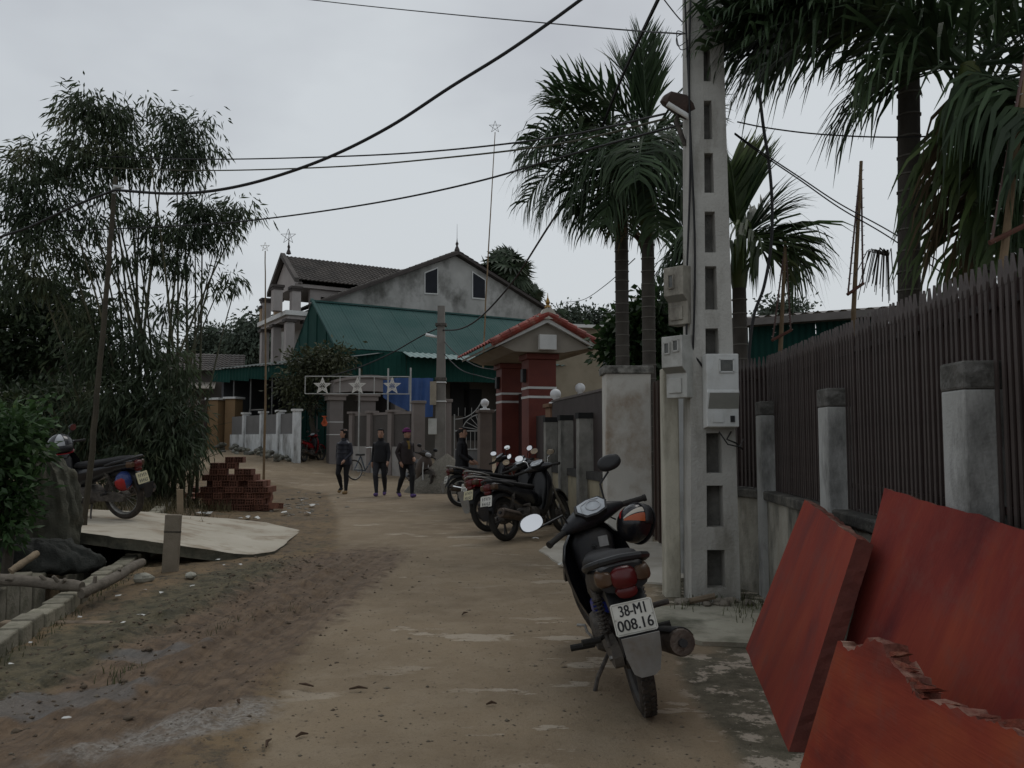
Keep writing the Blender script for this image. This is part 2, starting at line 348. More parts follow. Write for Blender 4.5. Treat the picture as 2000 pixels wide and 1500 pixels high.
def ground_mat():
    m = bpy.data.materials.new('muddy_ground'); m.use_nodes = True; t = m.node_tree; b = t.nodes['Principled BSDF']; L = t.links.new
    tc = _n(t, 'ShaderNodeTexCoord'); P = tc.outputs['Object']
    def noise(sc, det=6, ro=.6, st=None, dist=0):
        n = _n(t, 'ShaderNodeTexNoise'); n.inputs['Scale'].default_value = sc; n.inputs['Detail'].default_value = det; n.inputs['Roughness'].default_value = ro; n.inputs['Distortion'].default_value = dist
        if st:
            mp = _n(t, 'ShaderNodeMapping'); mp.inputs['Scale'].default_value = st; L(P, mp.inputs[0]); L(mp.outputs[0], n.inputs['Vector'])
        else: L(P, n.inputs['Vector'])
        return n.outputs['Fac']
    def rng(v, a, b_, c=0, d=1):
        r = _n(t, 'ShaderNodeMapRange'); r.inputs[1].default_value = a; r.inputs[2].default_value = b_; r.inputs[3].default_value = c; r.inputs[4].default_value = d
        L(v, r.inputs[0]); return r.outputs[0]
    def math_(op, a, b_):
        n = _n(t, 'ShaderNodeMath', operation=op)
        for i, v in enumerate((a, b_)):
            if isinstance(v, (int, float)): n.inputs[i].default_value = v
            else: L(v, n.inputs[i])
        return n.outputs[0]
    def mix(f, a, b_):
        n = _n(t, 'ShaderNodeMix', data_type='RGBA')
        for k, v in ((0, f), (6, a), (7, b_)):
            if isinstance(v, tuple): n.inputs[k].default_value = (*v, 1)
            elif isinstance(v, (int, float)): n.inputs[k].default_value = v
            else: L(v, n.inputs[k])
        return n.outputs[2]
    def zone(nm):
        a = _n(t, 'ShaderNodeAttribute', attribute_name=nm); s = _n(t, 'ShaderNodeSeparateColor'); L(a.outputs['Color'], s.inputs[0]); return s.outputs
    za, zb = zone('zone_a'), zone('zone_b')
    def edge(z, n, w=.18):       # break the zone's edge with noise
        return rng(math_('ADD', z, math_('MULTIPLY', math_('SUBTRACT', n, .5), 1.1)), .5-w, .5+w)
    nA, nB, nC = noise(1.3), noise(7, 8, .65), noise(40, 4)
    road_n = noise(.55, 7, .6); 
    roadc = mix(rng(road_n, .38, .62), (.240,.185,.120), (.172,.130,.084))
    roadc = mix(rng(noise(3.2, 8, .62), .46, .62, 0, .55), roadc, (.26,.208,.142))
    pat = noise(1.9, 12, .66, (.6, 1.5, 1)); pat2 = noise(.33, 3, .5)
    pmask = math_('MULTIPLY', rng(pat, .580, .595), rng(pat2, .46, .54))
    roadc = mix(math_('MULTIPLY', pmask, .8), roadc, (.37,.32,.25))
    roadc = mix(rng(noise(22, 5, .6), .58, .72, 0, .5), roadc, (.105,.078,.055))
    dirt = mix(rng(nA, .38, .62), (.185,.130,.072), (.13,.094,.058))
    dirt = mix(rng(nB, .5, .66), dirt, (.075,.062,.045))
    dirt = mix(rng(noise(16, 8, .7), .56, .64, 0, .8), dirt, (.05,.045,.034))
    dirt = mix(rng(noise(2.2, 8, .7), .56, .66, 0, .5), dirt, (.075,.078,.045))
    c = mix(edge(zb[0], nB), dirt, roadc)
    mudc = mix(rng(nB, .4, .62), (.165,.112,.070), (.098,.066,.043))
    mpR = _n(t, 'ShaderNodeMapping'); mpR.vector_type = 'TEXTURE'; mpR.inputs['Rotation'].default_value = (0, 0, math.atan2(rd.y, rd.x)); mpR.inputs['Scale'].default_value = (1.0, .055, 1)
    L(P, mpR.inputs[0]); nR = _n(t, 'ShaderNodeTexNoise'); nR.inputs['Scale'].default_value = 1.6; nR.inputs['Detail'].default_value = 7; nR.inputs['Roughness'].default_value = .7; nR.inputs['Distortion'].default_value = .6; L(mpR.outputs[0], nR.inputs['Vector']); nR = nR.outputs['Fac']
    mudc = mix(rng(nR, .47, .62, 0, .6), mudc, (.075,.053,.037)); mudc = mix(rng(nR, .42, .34, 0, .4), mudc, (.18,.138,.095))
    c = mix(math_('MULTIPLY', edge(za[0], nB), .9), c, mudc)
    muckc = mix(rng(nB, .42, .6), (.105,.092,.055), (.055,.052,.032))
    muckc = mix(rng(noise(13, 9, .75), .53, .60, 0, .9), muckc, (.032,.034,.022))
    c = mix(math_('MULTIPLY', edge(za[1], nB), .85), c, muckc)
    gravc = mix(rng(noise(34, 8, .75), .42, .60), (.29,.27,.24), (.12,.10,.08))
    c = mix(math_('MULTIPLY', edge(za[2], noise(3.5, 8, .7), .3), rng(noise(9, 8, .7), .38, .55, .35, .95)), c, gravc)
    mossc = mix(rng(nB, .42, .6), (.115,.105,.075), (.055,.055,.038))
    cr = noise(5.5, 10, .7)
    mossc = mix(rng(cr, .52, .57), mossc, (.38,.335,.27))
    c = mix(math_('MULTIPLY', edge(zb[2], nA), .9), c, mossc)
    w = edge(zb[1], noise(4, 6, .6), .2)
    c = mix(math_('MULTIPLY', w, .6), c, (.085,.085,.082))  # bluish sheen of the wet mud put into the colour
    c = mix(rng(noise(90, 3, .6), .60, .70, 0, .45), c, (.05,.04,.03))
    c = mix(rng(noise(140, 3, .6), .62, .70, 0, .4), c, (.32,.28,.22))
    L(c, b.inputs['Base Color'])
    rr = math_('SUBTRACT', rng(nB, .3, .7, .82, .96), math_('MULTIPLY', w, .42))
    rr = math_('SUBTRACT', rr, math_('MULTIPLY', edge(za[0], nA), .12))
    L(rr, b.inputs['Roughness']); b.inputs['Specular IOR Level'].default_value = .25
    hh = math_('ADD', math_('MULTIPLY', math_('MULTIPLY', nR, za[0]), -2.2), math_('ADD', math_('MULTIPLY', nB, 1.0), math_('ADD', math_('MULTIPLY', nC, .5), math_('MULTIPLY', noise(160, 2), .2))))
    bp = _n(t, 'ShaderNodeBump'); bp.inputs['Distance'].default_value = .025
    L(rng(w, 0, 1, .55, .4), bp.inputs['Strength']); L(hh, bp.inputs['Height']); L(bp.outputs[0], b.inputs['Normal'])
    return m
g_o.data.materials.append(ground_mat())

# ------------------------------------------------------------------ concrete ramp over the ditch on the left
def slab_poly(name, pts_top, thick, m, label):
    mb = MB(); n = len(pts_top)
    v = [tuple(p) for p in pts_top] + [(p[0], p[1], p[2]-thick) for p in pts_top]
    mb.add(v, [tuple(range(n)), tuple(reversed(range(n, 2*n)))] + [(i, i+n, (i+1) % n+n, (i+1) % n) for i in range(n)])
    o = mb.build(name, m, smooth=0); tag(o, label, kind='structure'); return o
ztop = .345
lp = []
front = [gp(40,1030,ztop), gp(160,1040,ztop), gp(250,1052,.30), gp(330,1062,.22), gp(420,1075,.11), gp(490,1084,.035), gp(535,1078,.015), gp(560,1062,.01)]
back = [gp(565,1050,.01), gp(590,1036,.01), gp(520,1020,.05), gp(440,1012,.13), gp(350,1006,.24), gp(290,1000,.31), gp(150,994,ztop+.02), gp(40,990,ztop+.02)]
rg = random.Random(3)
def jag(a, b, k, amp):
    return [a.lerp(b, i/k) + Vector((rg.uniform(-amp, amp), rg.uniform(-amp, amp), 0)) for i in range(k)]
def jagline(ps, k, amp):
    o = []
    for i in range(len(ps)-1): o += jag(ps[i], ps[i+1], k, amp)
    return o + [ps[-1]]
def resamp(ps, n):
    L_ = [0]
    for i in range(len(ps)-1): L_.append(L_[-1]+(ps[i+1]-ps[i]).length)
    out = []
    for k in range(n+1):
        d = L_[-1]*k/n; i = max(0, min(len(ps)-2, int(np.searchsorted(L_, d))-1)); t = (d-L_[i])/(L_[i+1]-L_[i]); out.append(ps[i].lerp(ps[i+1], t))
    return out
def ramp(name, fr, bk, thick, ms, label):
    n = 60; a, b = resamp(fr, n), resamp(bk[::-1], n); rings = []; mb = MB()
    amp = lambda i: .5 if i < 8 else 1
    a = [p+Vector((0, (float(fbm(np.array([p.x*5]), np.array([1.0]), 4)[0])-.45)*(.08+.14*sstep(-3.6, -2.9, p.x)), .008*sstep(-3.3, -2.8, p.x))) for p in a]
    top = []
    for k in range(9):
        t = k/8; top.append([tuple(p.lerp(q, t)+Vector((0, 0, (float(fbm(np.array([p.lerp(q,t).x*2]), np.array([p.lerp(q,t).y*2]), 3)[0])-.45)*.03))) for p, q in zip(a, b)])
    mb.loft(top, False, False, False, 0)
    mb.loft([[tuple(Vector(p)-Vector((0, .02, thick))) for p in top[0]], [tuple(Vector(p)-Vector((0, -.01, thick*.5))) for p in top[0]], top[0]], False, False, False, 1)
    mb.loft([[tuple(Vector(p)-Vector((0, 0, thick))) for p in top[0]], [tuple(Vector(p)-Vector((0, 0, thick))) for p in top[-1]]], False, False, False, 1)
    mb.loft([top[-1], [tuple(Vector(p)-Vector((0, 0, thick))) for p in top[-1]]], False, False, False, 1)
    o = mb.build(name, ms, smooth=45); tag(o, label, kind='structure'); return o
ramp('concrete_ramp', front, back, .11, [mat('ramp_concrete', (.47,.43,.35), (.37,.33,.26), 1.4, .85, .35, 45, stain=(.23,.175,.115), sscale=1.9, samt=.95), mat('ramp_edge_moss', (.115,.105,.075), (.06,.058,.042), 6, .95, .6, 30, stain=(.03,.03,.022), sscale=5, samt=.8)], 'pale concrete ramp bridging the roadside ditch')
# dark soil that closes the ditch mouth beneath the ramp and the abutment
mb = MB(); mb.box2((-5.6, 10.55, -.7), (-4.0, 11.3, -.02)); o = mb.build('ditch_end_wall', m_limedirty, smooth=0); tag(o, 'dark concrete end wall of the ditch under the ramp', kind='structure')
# water lying in the ditch
mb = MB(); mb.box2((-5.2, 1, -.60), (-2.2, 10.5, -.545)); o = mb.build('ditch_water', mat('ditch_water', (.02,.02,.015), (.03,.028,.02), 3, .12, .05, 12, spec=.5), smooth=0); tag(o, 'dark standing water in the ditch', kind='structure')

# ------------------------------------------------------------------ ditch walls of concrete blocks (each block its own piece)
m_block = mat('ditch_block', (.27,.245,.19), (.19,.175,.13), 7, .9, .5, 40, stain=(.09,.09,.055), sscale=6, samt=.8, rndv=.22)
def block_wall(name, pts, z0, ztopf, L_, W_, label, skip=()):
    root = empty(name, (pts[0][0], pts[0][1], 0)); tag(root, label, 'ditch wall')
    acc = []; 
    for i in range(len(pts)-1):
        a, b = Vector(pts[i]), Vector(pts[i+1]); d = (b-a); n = max(1, int(round(d.length/L_)))
        for k in range(n): acc.append((a+d*((k+.5)/n), math.atan2(d.y, d.x), d.length/n))
    me = None
    for k, (c, an, ln) in enumerate(acc):
        if k in skip: continue
        zt = ztopf(c.y) + rg.uniform(-.015, .015); hh = zt-z0
        mb = MB(); mb.box((0, 0, hh/2), (ln-.012, W_*rg.uniform(.92, 1.06), hh))
        o = mb.build('block', m_block, root, (c.x-pts[0][0]+rg.uniform(-.01, .01), c.y-pts[0][1], z0), (rg.uniform(-.02, .02), rg.uniform(-.02, .02), an+rg.uniform(-.03, .03)), smooth=0, bevel=.012)
    return root
near = [(float(curb_x(y))-.07, y) for y in np.linspace(2.2, 9.0, 12)]
block_wall('ditch_wall', near, -.62, lambda y: .105, .24, .15, 'row of mossy concrete blocks edging the ditch beside the road')
far = [(float(curb_x(y))-.07-DITCH_W, y) for y in np.linspace(2.4, 9.0, 12)]
block_wall('ditch_wall', far, -.62, lambda y: .12+.05*math.sin(y*3), .26, .17, 'uneven far row of concrete blocks on the ditch, next to the bush', skip=(9, 10, 17, 18))
# crossbar laid across the ditch
mb = MB(); a = gp(15,1215,.0); mb.box((0, 0, 0), (.75, .09, .05)); tag(mb.build('ditch_crossbar', m_wood, None, (a.x+.35, a.y, -.02), (0, .03, .1), bevel=.01), 'short mossy bar laid across the open ditch', 'bar')

# ------------------------------------------------------------------ concrete aprons on the right
apr = [gp(1085,1055,.02), gp(1055,1075,.02), gp(1075,1090,.02), gp(1110,1110,.02), gp(1150,1130,.02), gp(1330,1140,.02), Vector((1.5,7.6,.03)), Vector((1.95,7.9,.03)), Vector((1.9,10.3,.03)), Vector((1.2,10.3,.03))]
slab_poly('concrete_apron', jagline(apr, 3, .02), .10, m_conc_light, 'pale concrete apron in front of the brown gate')
apr2 = [Vector((1.12,6.35,.03)), Vector((1.0,5.95,.03)), Vector((.95,5.55,.03)), Vector((1.2,5.25,.03)), Vector((1.8,5.15,.03)), Vector((1.95,6.6,.03))]
slab_poly('concrete_apron', jagline(apr2, 4, .03), .10, mat('apron_mossy', (.37,.35,.28), (.25,.235,.18), 2.5, .88, .35, 50, stain=(.09,.09,.06), sscale=2.2, samt=.9), 'mossy concrete strip at the foot of the utility pole')
# apron at the far left gate
# ------------------------------------------------------------------ spear fence on the right
FA, FB, FC = Vector((1.78, 1.2)), Vector((2.18, 6.95)), Vector((1.84, 7.80))   # line of the pickets
def fence_line(): return [(FA, FB), (FB, FC)]
fence = empty('spear_fence', (2.0, 4.5, 0)); tag(fence, 'tall brown steel fence with spear points on a low stained wall', 'fence')
fo = Vector((2.0, 4.5))
def pk_mesh(mats):
    mb = MB()
    mb.box2((-.011, -.004, .88), (.011, .004, 1.90))                         # bar
    prof = [(-.011,1.90), (.011,1.90), (.017,1.935), (0,2.01), (-.017,1.935)]
    mb.prism(prof, -.006, .006, 'y', 1)
    o = mb.build('picket', mats, fence, smooth=0); return o
pk0 = None; k = 0
for (a, b) in fence_line():
    d = b-a; n = int(d.length/.052)
    for i in range(n):
        p = a + d*(i/n)
        if p.y < 2.4: continue
        if pk0 is None: o = pk0 = pk_mesh([mat('picket_steel', (.070,.054,.048), (.050,.039,.035), 6, .55, .06, 80, rndv=.12), m_greysteel])
        else: o = pk0.copy(); col.objects.link(o)
        o.location = (p.x-fo.x, p.y-fo.y, rg.uniform(-.004, .004)); o.rotation_euler = (rg.gauss(0, .0012), rg.gauss(0, .001), math.atan2(d.y, d.x)+rg.uniform(-.05, .05))
# pickets are greyer than the rails: sky light on their faces painted in
for (a, b) in fence_line():
    d = (b-a); an = math.atan2(d.y, d.x); c = (a+b)/2; Lh = d.length; nrm = Vector((-d.y, d.x)).normalized()
    if nrm.x < 0: nrm = -nrm
    for z in (1.84, 1.02):
        mb = MB(); mb.box((0, 0, 0), (Lh, .022, .03)); mb.build('rail', m_brownsteel, fence, (c.x-fo.x+nrm.x*.022, c.y-fo.y+nrm.y*.022, z), (0, 0, an), smooth=0)
    mb = MB(); mb.box((0, 0, 0), (Lh, .006, 1.05)); mb.build('backing_sheet', mat('maroon_sheet', (.040,.018,.016), (.028,.015,.013), 4, .6, .05), fence, (c.x-fo.x+nrm.x*.05, c.y-fo.y+nrm.y*.05, 1.405), (0, 0, an), smooth=0)
    mb = MB(); mb.box2((-Lh/2, -.07, -.1), (Lh/2, .07, .80)); mb.build('low_wall', m_limedirty, fence, (c.x-fo.x, c.y-fo.y, 0), (0, 0, an), smooth=0, bevel=.01)
    mb = MB(); mb.box2((-Lh/2, -.11, .80), (Lh/2, .10, .875)); mb.build('coping', mat('coping_black', (.07,.065,.055), (.035,.034,.03), 6, .8, .4, 40, stain=(.2,.19,.16), sscale=5, samt=.7), fence, (c.x-fo.x, c.y-fo.y, 0), (0, 0, an), smooth=0, bevel=.012)
m_pillar = mat('fence_pillar', (.44,.44,.42), (.33,.33,.31), 3.5, .85, .2, 60, stain=(.06,.06,.054), sscale=3.0, samt=.9, streak=.4)
for (py_, w) in ((1.60, .20), (3.36, .20), (5.11, .19), (6.87, .18)):
    f = (py_-FA.y)/(FB.y-FA.y); p = FA.lerp(FB, f); x = p.x-.02
    root = empty('pillar', (x-fo.x, py_-fo.y, 0), parent=fence)
    an = math.atan2((FB-FA).y, (FB-FA).x)-math.pi/2
    root.rotation_euler = (0, 0, an)
    mb = MB(); mb.box2((-w/2, -w/2, -.1), (w/2, w/2, 1.50)); mb.build('shaft', m_pillar, root, smooth=0, bevel=.008)
    mb = MB(); mb.box2((-w/2-.004, -w/2-.004, 1.50), (w/2+.004, w/2+.004, 1.615)); mb.build('cap', mat('pillar_cap', (.115,.11,.098), (.05,.049,.043), 9, .9, .4, 50, stain=(.26,.255,.24), sscale=8, samt=.7), root, smooth=0, bevel=.012)

# ------------------------------------------------------------------ gate posts and brown slatted gate
def post(name, c, w, d, z1, m, capm, label, cat, cap=.06, over=.03, z0=-.15, rz=0):
    r = empty(name, (c[0], c[1], 0), rz); tag(r, label, cat)
    mb = MB(); mb.box2((-w/2, -d/2, z0), (w/2, d/2, z1)); mb.build('shaft', m, r, smooth=0, bevel=.012)
    if cap:
        mb = MB(); mb.box2((-w/2-over, -d/2-over, z1), (w/2+over, d/2+over, z1+cap)); mb.build('cap', capm, r, smooth=0, bevel=.012)
    return r
m_capdirty = mat('cap_lichen', (.33,.32,.29), (.10,.095,.08), 9, .9, .5, 60, stain=(.04,.04,.034), sscale=7, samt=.9)
m_gatepost = mat('gatepost_lime', (.58,.56,.51), (.50,.48,.43), 2.2, .85, .2, 45, stain=(.25,.17,.10), sscale=1.9, samt=.7, streak=.8)
gpA = at(1225, 1062, 10.4)
post('gate_post', (1.47, 10.55), .57, .45, 2.13, m_gatepost, m_capdirty, 'wide limewashed gate post with rusty stain and black-mottled cap', 'gate post', .10, .035)
post('gate_post', (1.68, 8.0), .22, .24, 1.75, m_whitedirty, m_capdirty, 'narrow white gate post standing behind the utility pole', 'gate post', .05, .02)
gate = empty('slatted_gate', (1.82, 9.25, 0)); tag(gate, 'brown metal slatted gate between the two pale gate posts', 'gate')
sl = None
m_gatebrown = mat('gate_brown', (.060,.036,.027), (.042,.026,.02), 5, .5, .08, 60, rndv=.15)
n = 17
for i in range(n):
    y = -1.05+2.1*i/(n-1)
    if sl is None:
        mb = MB(); mb.box2((-.012, -.035, .05), (.012, .035, 2.02)); sl = o = mb.build('slat', m_gatebrown, gate, smooth=0)
    else: o = sl.copy(); col.objects.link(o)
    o.location = ((i % 2)*.012 - .03*(i/(n-1)), y, 0)
for z in (.3, 1.05, 1.8):
    mb = MB(); mb.box((.03, 0, z), (.03, 2.14, .05)); mb.build('rail', m_gatebrown, gate, smooth=0)
mb = MB(); mb.box((.075, 0, 1.0), (.006, 2.14, 1.9)); mb.build('backing_sheet', m_gatebrown, gate, smooth=0)

# ------------------------------------------------------------------ fence of brown sheet between wide post and red gate
SA, SB = Vector((1.30, 10.85)), Vector((.72, 14.6))
sf = empty('sheet_fence', (SA.x, SA.y, 0)); tag(sf, 'dark brown sheet fence on a streaked low wall with concrete posts', 'fence')
sf.rotation_euler = (0, 0, math.atan2((SB-SA).y, (SB-SA).x)); Ls = (SB-SA).length
m_sheetbrown = mat('brown_sheet', (.052,.040,.036), (.040,.031,.028), 2, .65, .05, 40)
mb = MB(); mb.add([(0,-.01,.85), (Ls,-.01,.85), (Ls,-.01,1.95), (0,-.01,1.98), (0,.01,.85), (Ls,.01,.85), (Ls,.01,1.95), (0,.01,1.98)], [(0,1,2,3), (7,6,5,4), (3,2,6,7), (0,4,5,1), (0,3,7,4), (1,5,6,2)])
mb.build('sheet', m_sheetbrown, sf, smooth=0)
mb = MB(); mb.box2((0,-.025,1.96), (Ls,.025,1.995)); mb.build('top_rail', mat('rail_greybrown', (.12,.10,.09), None, 4, .6), sf, smooth=0)
m_streak = mat('streaked_wall', (.40,.34,.23), (.28,.25,.17), 3, .85, .15, 45, stain=(.045,.042,.034), sscale=3.2, samt=.95, streak=.12)
mb = MB(); mb.box2((0,-.06,-.2), (Ls,.10,.74)); mb.build('low_wall', m_streak, sf, smooth=0)
mb = MB(); mb.box2((0,-.09,.74), (Ls,.12,.85)); mb.build('coping', mat('coping_dark', (.06,.055,.048), (.03,.03,.027), 5, .85, .3, 40), sf, smooth=0)
m_pilldark = mat('post_dirty', (.30,.29,.26), (.17,.165,.145), 4, .9, .3, 50, stain=(.05,.05,.043), sscale=3, samt=.9, streak=.3)
for u in (.95, 2.2, 3.4):
    mb = MB(); mb.box2((u-.09,-.01,-.2), (u+.09,.22,1.60)); mb.build('post', m_pilldark, sf, smooth=0, bevel=.008)
    mb = MB(); mb.box2((u-.10,-.02,1.60), (u+.10,.23,1.68)); mb.build('post_cap', m_dark, sf, smooth=0)
# ------------------------------------------------------------------ concrete utility pole with slots
pole = empty('utility_pole', (1.62, 6.75, 0)); tag(pole, 'pale concrete utility pole with a ladder of rectangular slots', 'utility pole')
HT = 8.6
def pw(z): return .195 - .0105*z           # half width
def pd(z): return .15 - .007*z             # half depth
mb = MB()
slots = [(.12,.42), (.60,.93), (1.03,1.35), (1.44,1.74), (1.9,2.2)]
z = 2.36
while z < HT-.6: slots.append((z+rg.uniform(-.02, .02), z+.34+rg.uniform(-.03, .02))); z += .475
# facing flanges
fl = .062
segs = [0] + [q for s in slots for q in s] + [HT]
def quadbox(z0, z1, xa, xb, ya, yb):
    v = []
    for zz in (z0, z1):
        w, d = pw(zz), pd(zz)
        for (sx, sy) in ((xa, ya), (xb, ya), (xb, yb), (xa, yb)):
            v.append((sx(w), sy(d), zz))
    mb.add(v, [(0,1,2,3), (4,7,6,5), (0,4,5,1), (1,5,6,2), (2,6,7,3), (3,7,4,0)])
N = 8
quadbox(-.3, HT, lambda w: -w, lambda w: -w+.125, lambda d: -d, lambda d: d)
quadbox(-.3, HT, lambda w: w-.115, lambda w: w, lambda d: -d, lambda d: d)
for i in range(0, len(segs)-1, 2):
    quadbox(segs[i]-(.3 if i == 0 else 0), segs[i+1], lambda w: -w+.1252, lambda w: w-.1152, lambda d: -d+.001, lambda d: d-.001)
m_pole = mat('pole_concrete', (.44,.43,.395), (.35,.34,.31), 4, .85, .4, 50, stain=(.15,.14,.11), sscale=2.6, samt=.85, streak=.25)
mb.build('shaft', m_pole, pole, smooth=0, bevel=.008)
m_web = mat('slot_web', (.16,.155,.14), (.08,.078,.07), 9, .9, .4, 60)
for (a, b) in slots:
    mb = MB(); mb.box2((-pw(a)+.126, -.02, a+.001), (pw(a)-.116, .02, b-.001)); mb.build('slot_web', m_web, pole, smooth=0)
# old square post/stub bonded to the pole's left side
post('pole_stub', (1.335, 6.95), .13, .16, 1.9, mat('stub_lime', (.50,.47,.38), (.40,.38,.31), 3, .85, .25, 50, stain=(.16,.15,.11), sscale=3, samt=.8, streak=.3), m_capdirty, 'slim yellowish concrete stub standing against the utility pole', 'post', 0)
# clamp band
mb = MB(); mb.tube([(-.03,-.185,2.0), (.03,-.185,2.0)], .0, 4); 
# meter boxes (local frame: front faces -y, hangs from z=0 top)
def meter_box(name, label, top, w, h, d, m, rz, disp, style):
    r = empty(name, top, rz); tag(r, label, 'meter box')
    # body profile: upper deep part, sloped shoulder, shallower lower cover
    mb = MB()
    if style == 1:
        prof = [(-d,0), (-d,-.50*h), (-.68*d,-.60*h), (-.68*d,-h), (0,-h), (0,.03*h), (-.15*d,.03*h)]
    else:
        prof = [(-d*.92,0), (-d*.92,-.48*h), (-d,-.52*h), (-.82*d,-.74*h), (-.82*d,-.98*h), (0,-h), (0,.0)]
    mb.prism(prof, -w/2, w/2, 'x'); mb.build('box_body', m, r, smooth=0, bevel=.006)
    mg = mat('meter_grey_panel', (.23,.23,.20), (.18,.18,.16), 6, .6, .1)
    if style == 1:
        mb = MB(); mb.add([(-w/2+.005,-d-.002,-.505*h), (w/2-.005,-d-.002,-.505*h), (w/2-.005,-.69*d-.002,-.598*h), (-w/2+.005,-.69*d-.002,-.598*h)], [(0,1,2,3)]); mb.build('shoulder_panel', mg, r, smooth=0)
        mb = MB(); mb.box((-.01,-.68*d-.006,-.80*h), (w*.62, .012, h*.24)); mb.build('lower_cover', m, r, smooth=0, bevel=.004)
    else:
        mb = MB(); mb.add([(-w/2+.02,-d-.001,-.525*h), (w/2-.004,-d-.001,-.525*h), (w/2-.004,-.82*d-.003,-.735*h), (-w/2+.012,-.82*d-.003,-.735*h)], [(0,1,2,3)]); mb.build('shoulder_panel', mg, r, smooth=0)
    for (cx, cz, ww, hh) in disp:
        mb = MB(); y = -d*.92 if style == 2 else -d
        fr = MB()
        for (ax, az, aw, ah) in ((0, hh/2, ww, .008), (0, -hh/2, ww, .008), (-ww/2, 0, .008, hh), (ww/2, 0, .008, hh)):
            fr.box((cx+ax, y-.006, cz+az), (aw+.004, .012, ah+.004))
        f = fr.build('window_frame', m, r, smooth=0)
        mb.box((cx, y-.0015, cz), (ww-.008, .004, hh-.008)); mb.build('window_glass', mat('meter_glass', (.07,.075,.07), (.12,.12,.11), 30, .2, 0), f, smooth=0)
    return r
m_mbox = mat('meter_white', (.60,.61,.59), (.52,.53,.51), 4, .5, .05, stain=(.36,.35,.31), sscale=5, samt=.5)
m_mboxold = mat('meter_old', (.33,.31,.26), (.20,.185,.15), 7, .8, .25, stain=(.07,.06,.05), sscale=5, samt=.8, streak=.4)
m_mboxgrey = mat('meter_grey', (.46,.46,.43), (.38,.38,.35), 5, .6, .1, stain=(.2,.19,.16), sscale=4, samt=.6)
tp = at(1408, 692, 6.5)
mbx = meter_box('meter_box', 'white electricity meter box on the front of the utility pole', (tp.x, 6.60, tp.z), .255, .59, .16, m_mbox, 0, [(.03, -.095, .11, .10)], 2)
bk = MB(); bk.box((.075, -.16*.82-.004, -.515), (.034, .008, .05)); bk.build('breaker_window', m_black, mbx, smooth=0)
bk = MB(); bk.box((-.04, -.16*.82-.004, -.505), (.085, .006, .075)); bk.build('fuse_cover', m_mbox, mbx, smooth=0)
tp = at(1335, 660, 6.72)
meter_box('meter_box', 'grey double-window meter box on the left side of the pole', (1.43, 6.72, tp.z), .21, .50, .18, m_mboxgrey, R(-50), [(-.045, -.095, .055, .09), (.045, -.08, .055, .09)], 1)
tp = at(1340, 528, 6.75)
meter_box('meter_box', 'rusty weathered old meter box, topmost on the pole', (1.45, 6.74, tp.z), .19, .47, .19, m_mboxold, R(-46), [(-.02, -.12, .05, .11)], 1)
# cables running down the pole
for kk, (x0, lab) in enumerate(((-.17, 'thin black cable clipped down the left edge of the utility pole'), (-.13, 'second black cable hanging slack beside the pole edge'))):
    pts = []
    for i in range(26):
        z = 7.6 - i*.22
        pts.append((1.62 - pw(z) - .012 + kk*.03 + .02*math.sin(z*2.1+kk*2), 6.75-pd(z)-.01-kk*.012, z))
    pts += [(1.47, 6.63, 2.0), (1.56, 6.60, 1.86)]
    mb = MB(); mb.tube(pts, .009, 6); tag(mb.build('pole_cable', m_cable), lab, 'cable')
mb = MB(); mb.tube([(tp.x+.30, 6.56, 1.36), (1.7, 6.5, 1.30), (1.78, 6.52, 1.27), (1.84, 6.56, 1.22)], .007, 6)
mb.tube([(1.64, 6.5, 1.36), (1.70, 6.47, 1.26), (1.80, 6.5, 1.24), (1.86, 6.6, 1.3)], .006, 6); tag(mb.build('meter_cable_loop', m_cable), 'loose black cables looping below the white meter box', 'cable')
# street lamp on an arm
lp = empty('street_lamp', (1.40, 6.75, 0)); tag(lp, 'rusty brown street lamp with a white tube on the pole', 'street lamp')
a = at(1325, 212, 6.7)
mb = MB(); mb.tube([(.06, 0, a.z-.30), (-.02, -.03, a.z-.1), (a.x-1.40+.02, a.y-6.75, a.z+.02)], .02, 8); mb.build('arm', m_dirtmetal, lp)
Mx = Matrix.Translation((a.x-1.40, a.y-6.75, a.z)) @ Euler((R(15), R(28), R(10))).to_matrix().to_4x4()
mb = MB(); rings = [ring((x, 0, zc), ry, rz, 12, 3, 'x') for x, zc, ry, rz in ((-.16, .0, .05, .03), (-.13, .02, .09, .06), (0, .035, .10, .085), (.12, .02, .085, .06), (.16, 0, .05, .03))]
mb.loft(rings, M=Mx); mb.build('lamp_housing', mat('lamp_rust', (.07,.042,.033), (.04,.027,.022), 9, .75, .3), lp)
mb = MB(); mb.tube([(-.11, -.085, -.035), (.11, -.085, -.035)], .022, 8, M=Mx); mb.build('tube_lens', m_white, lp)
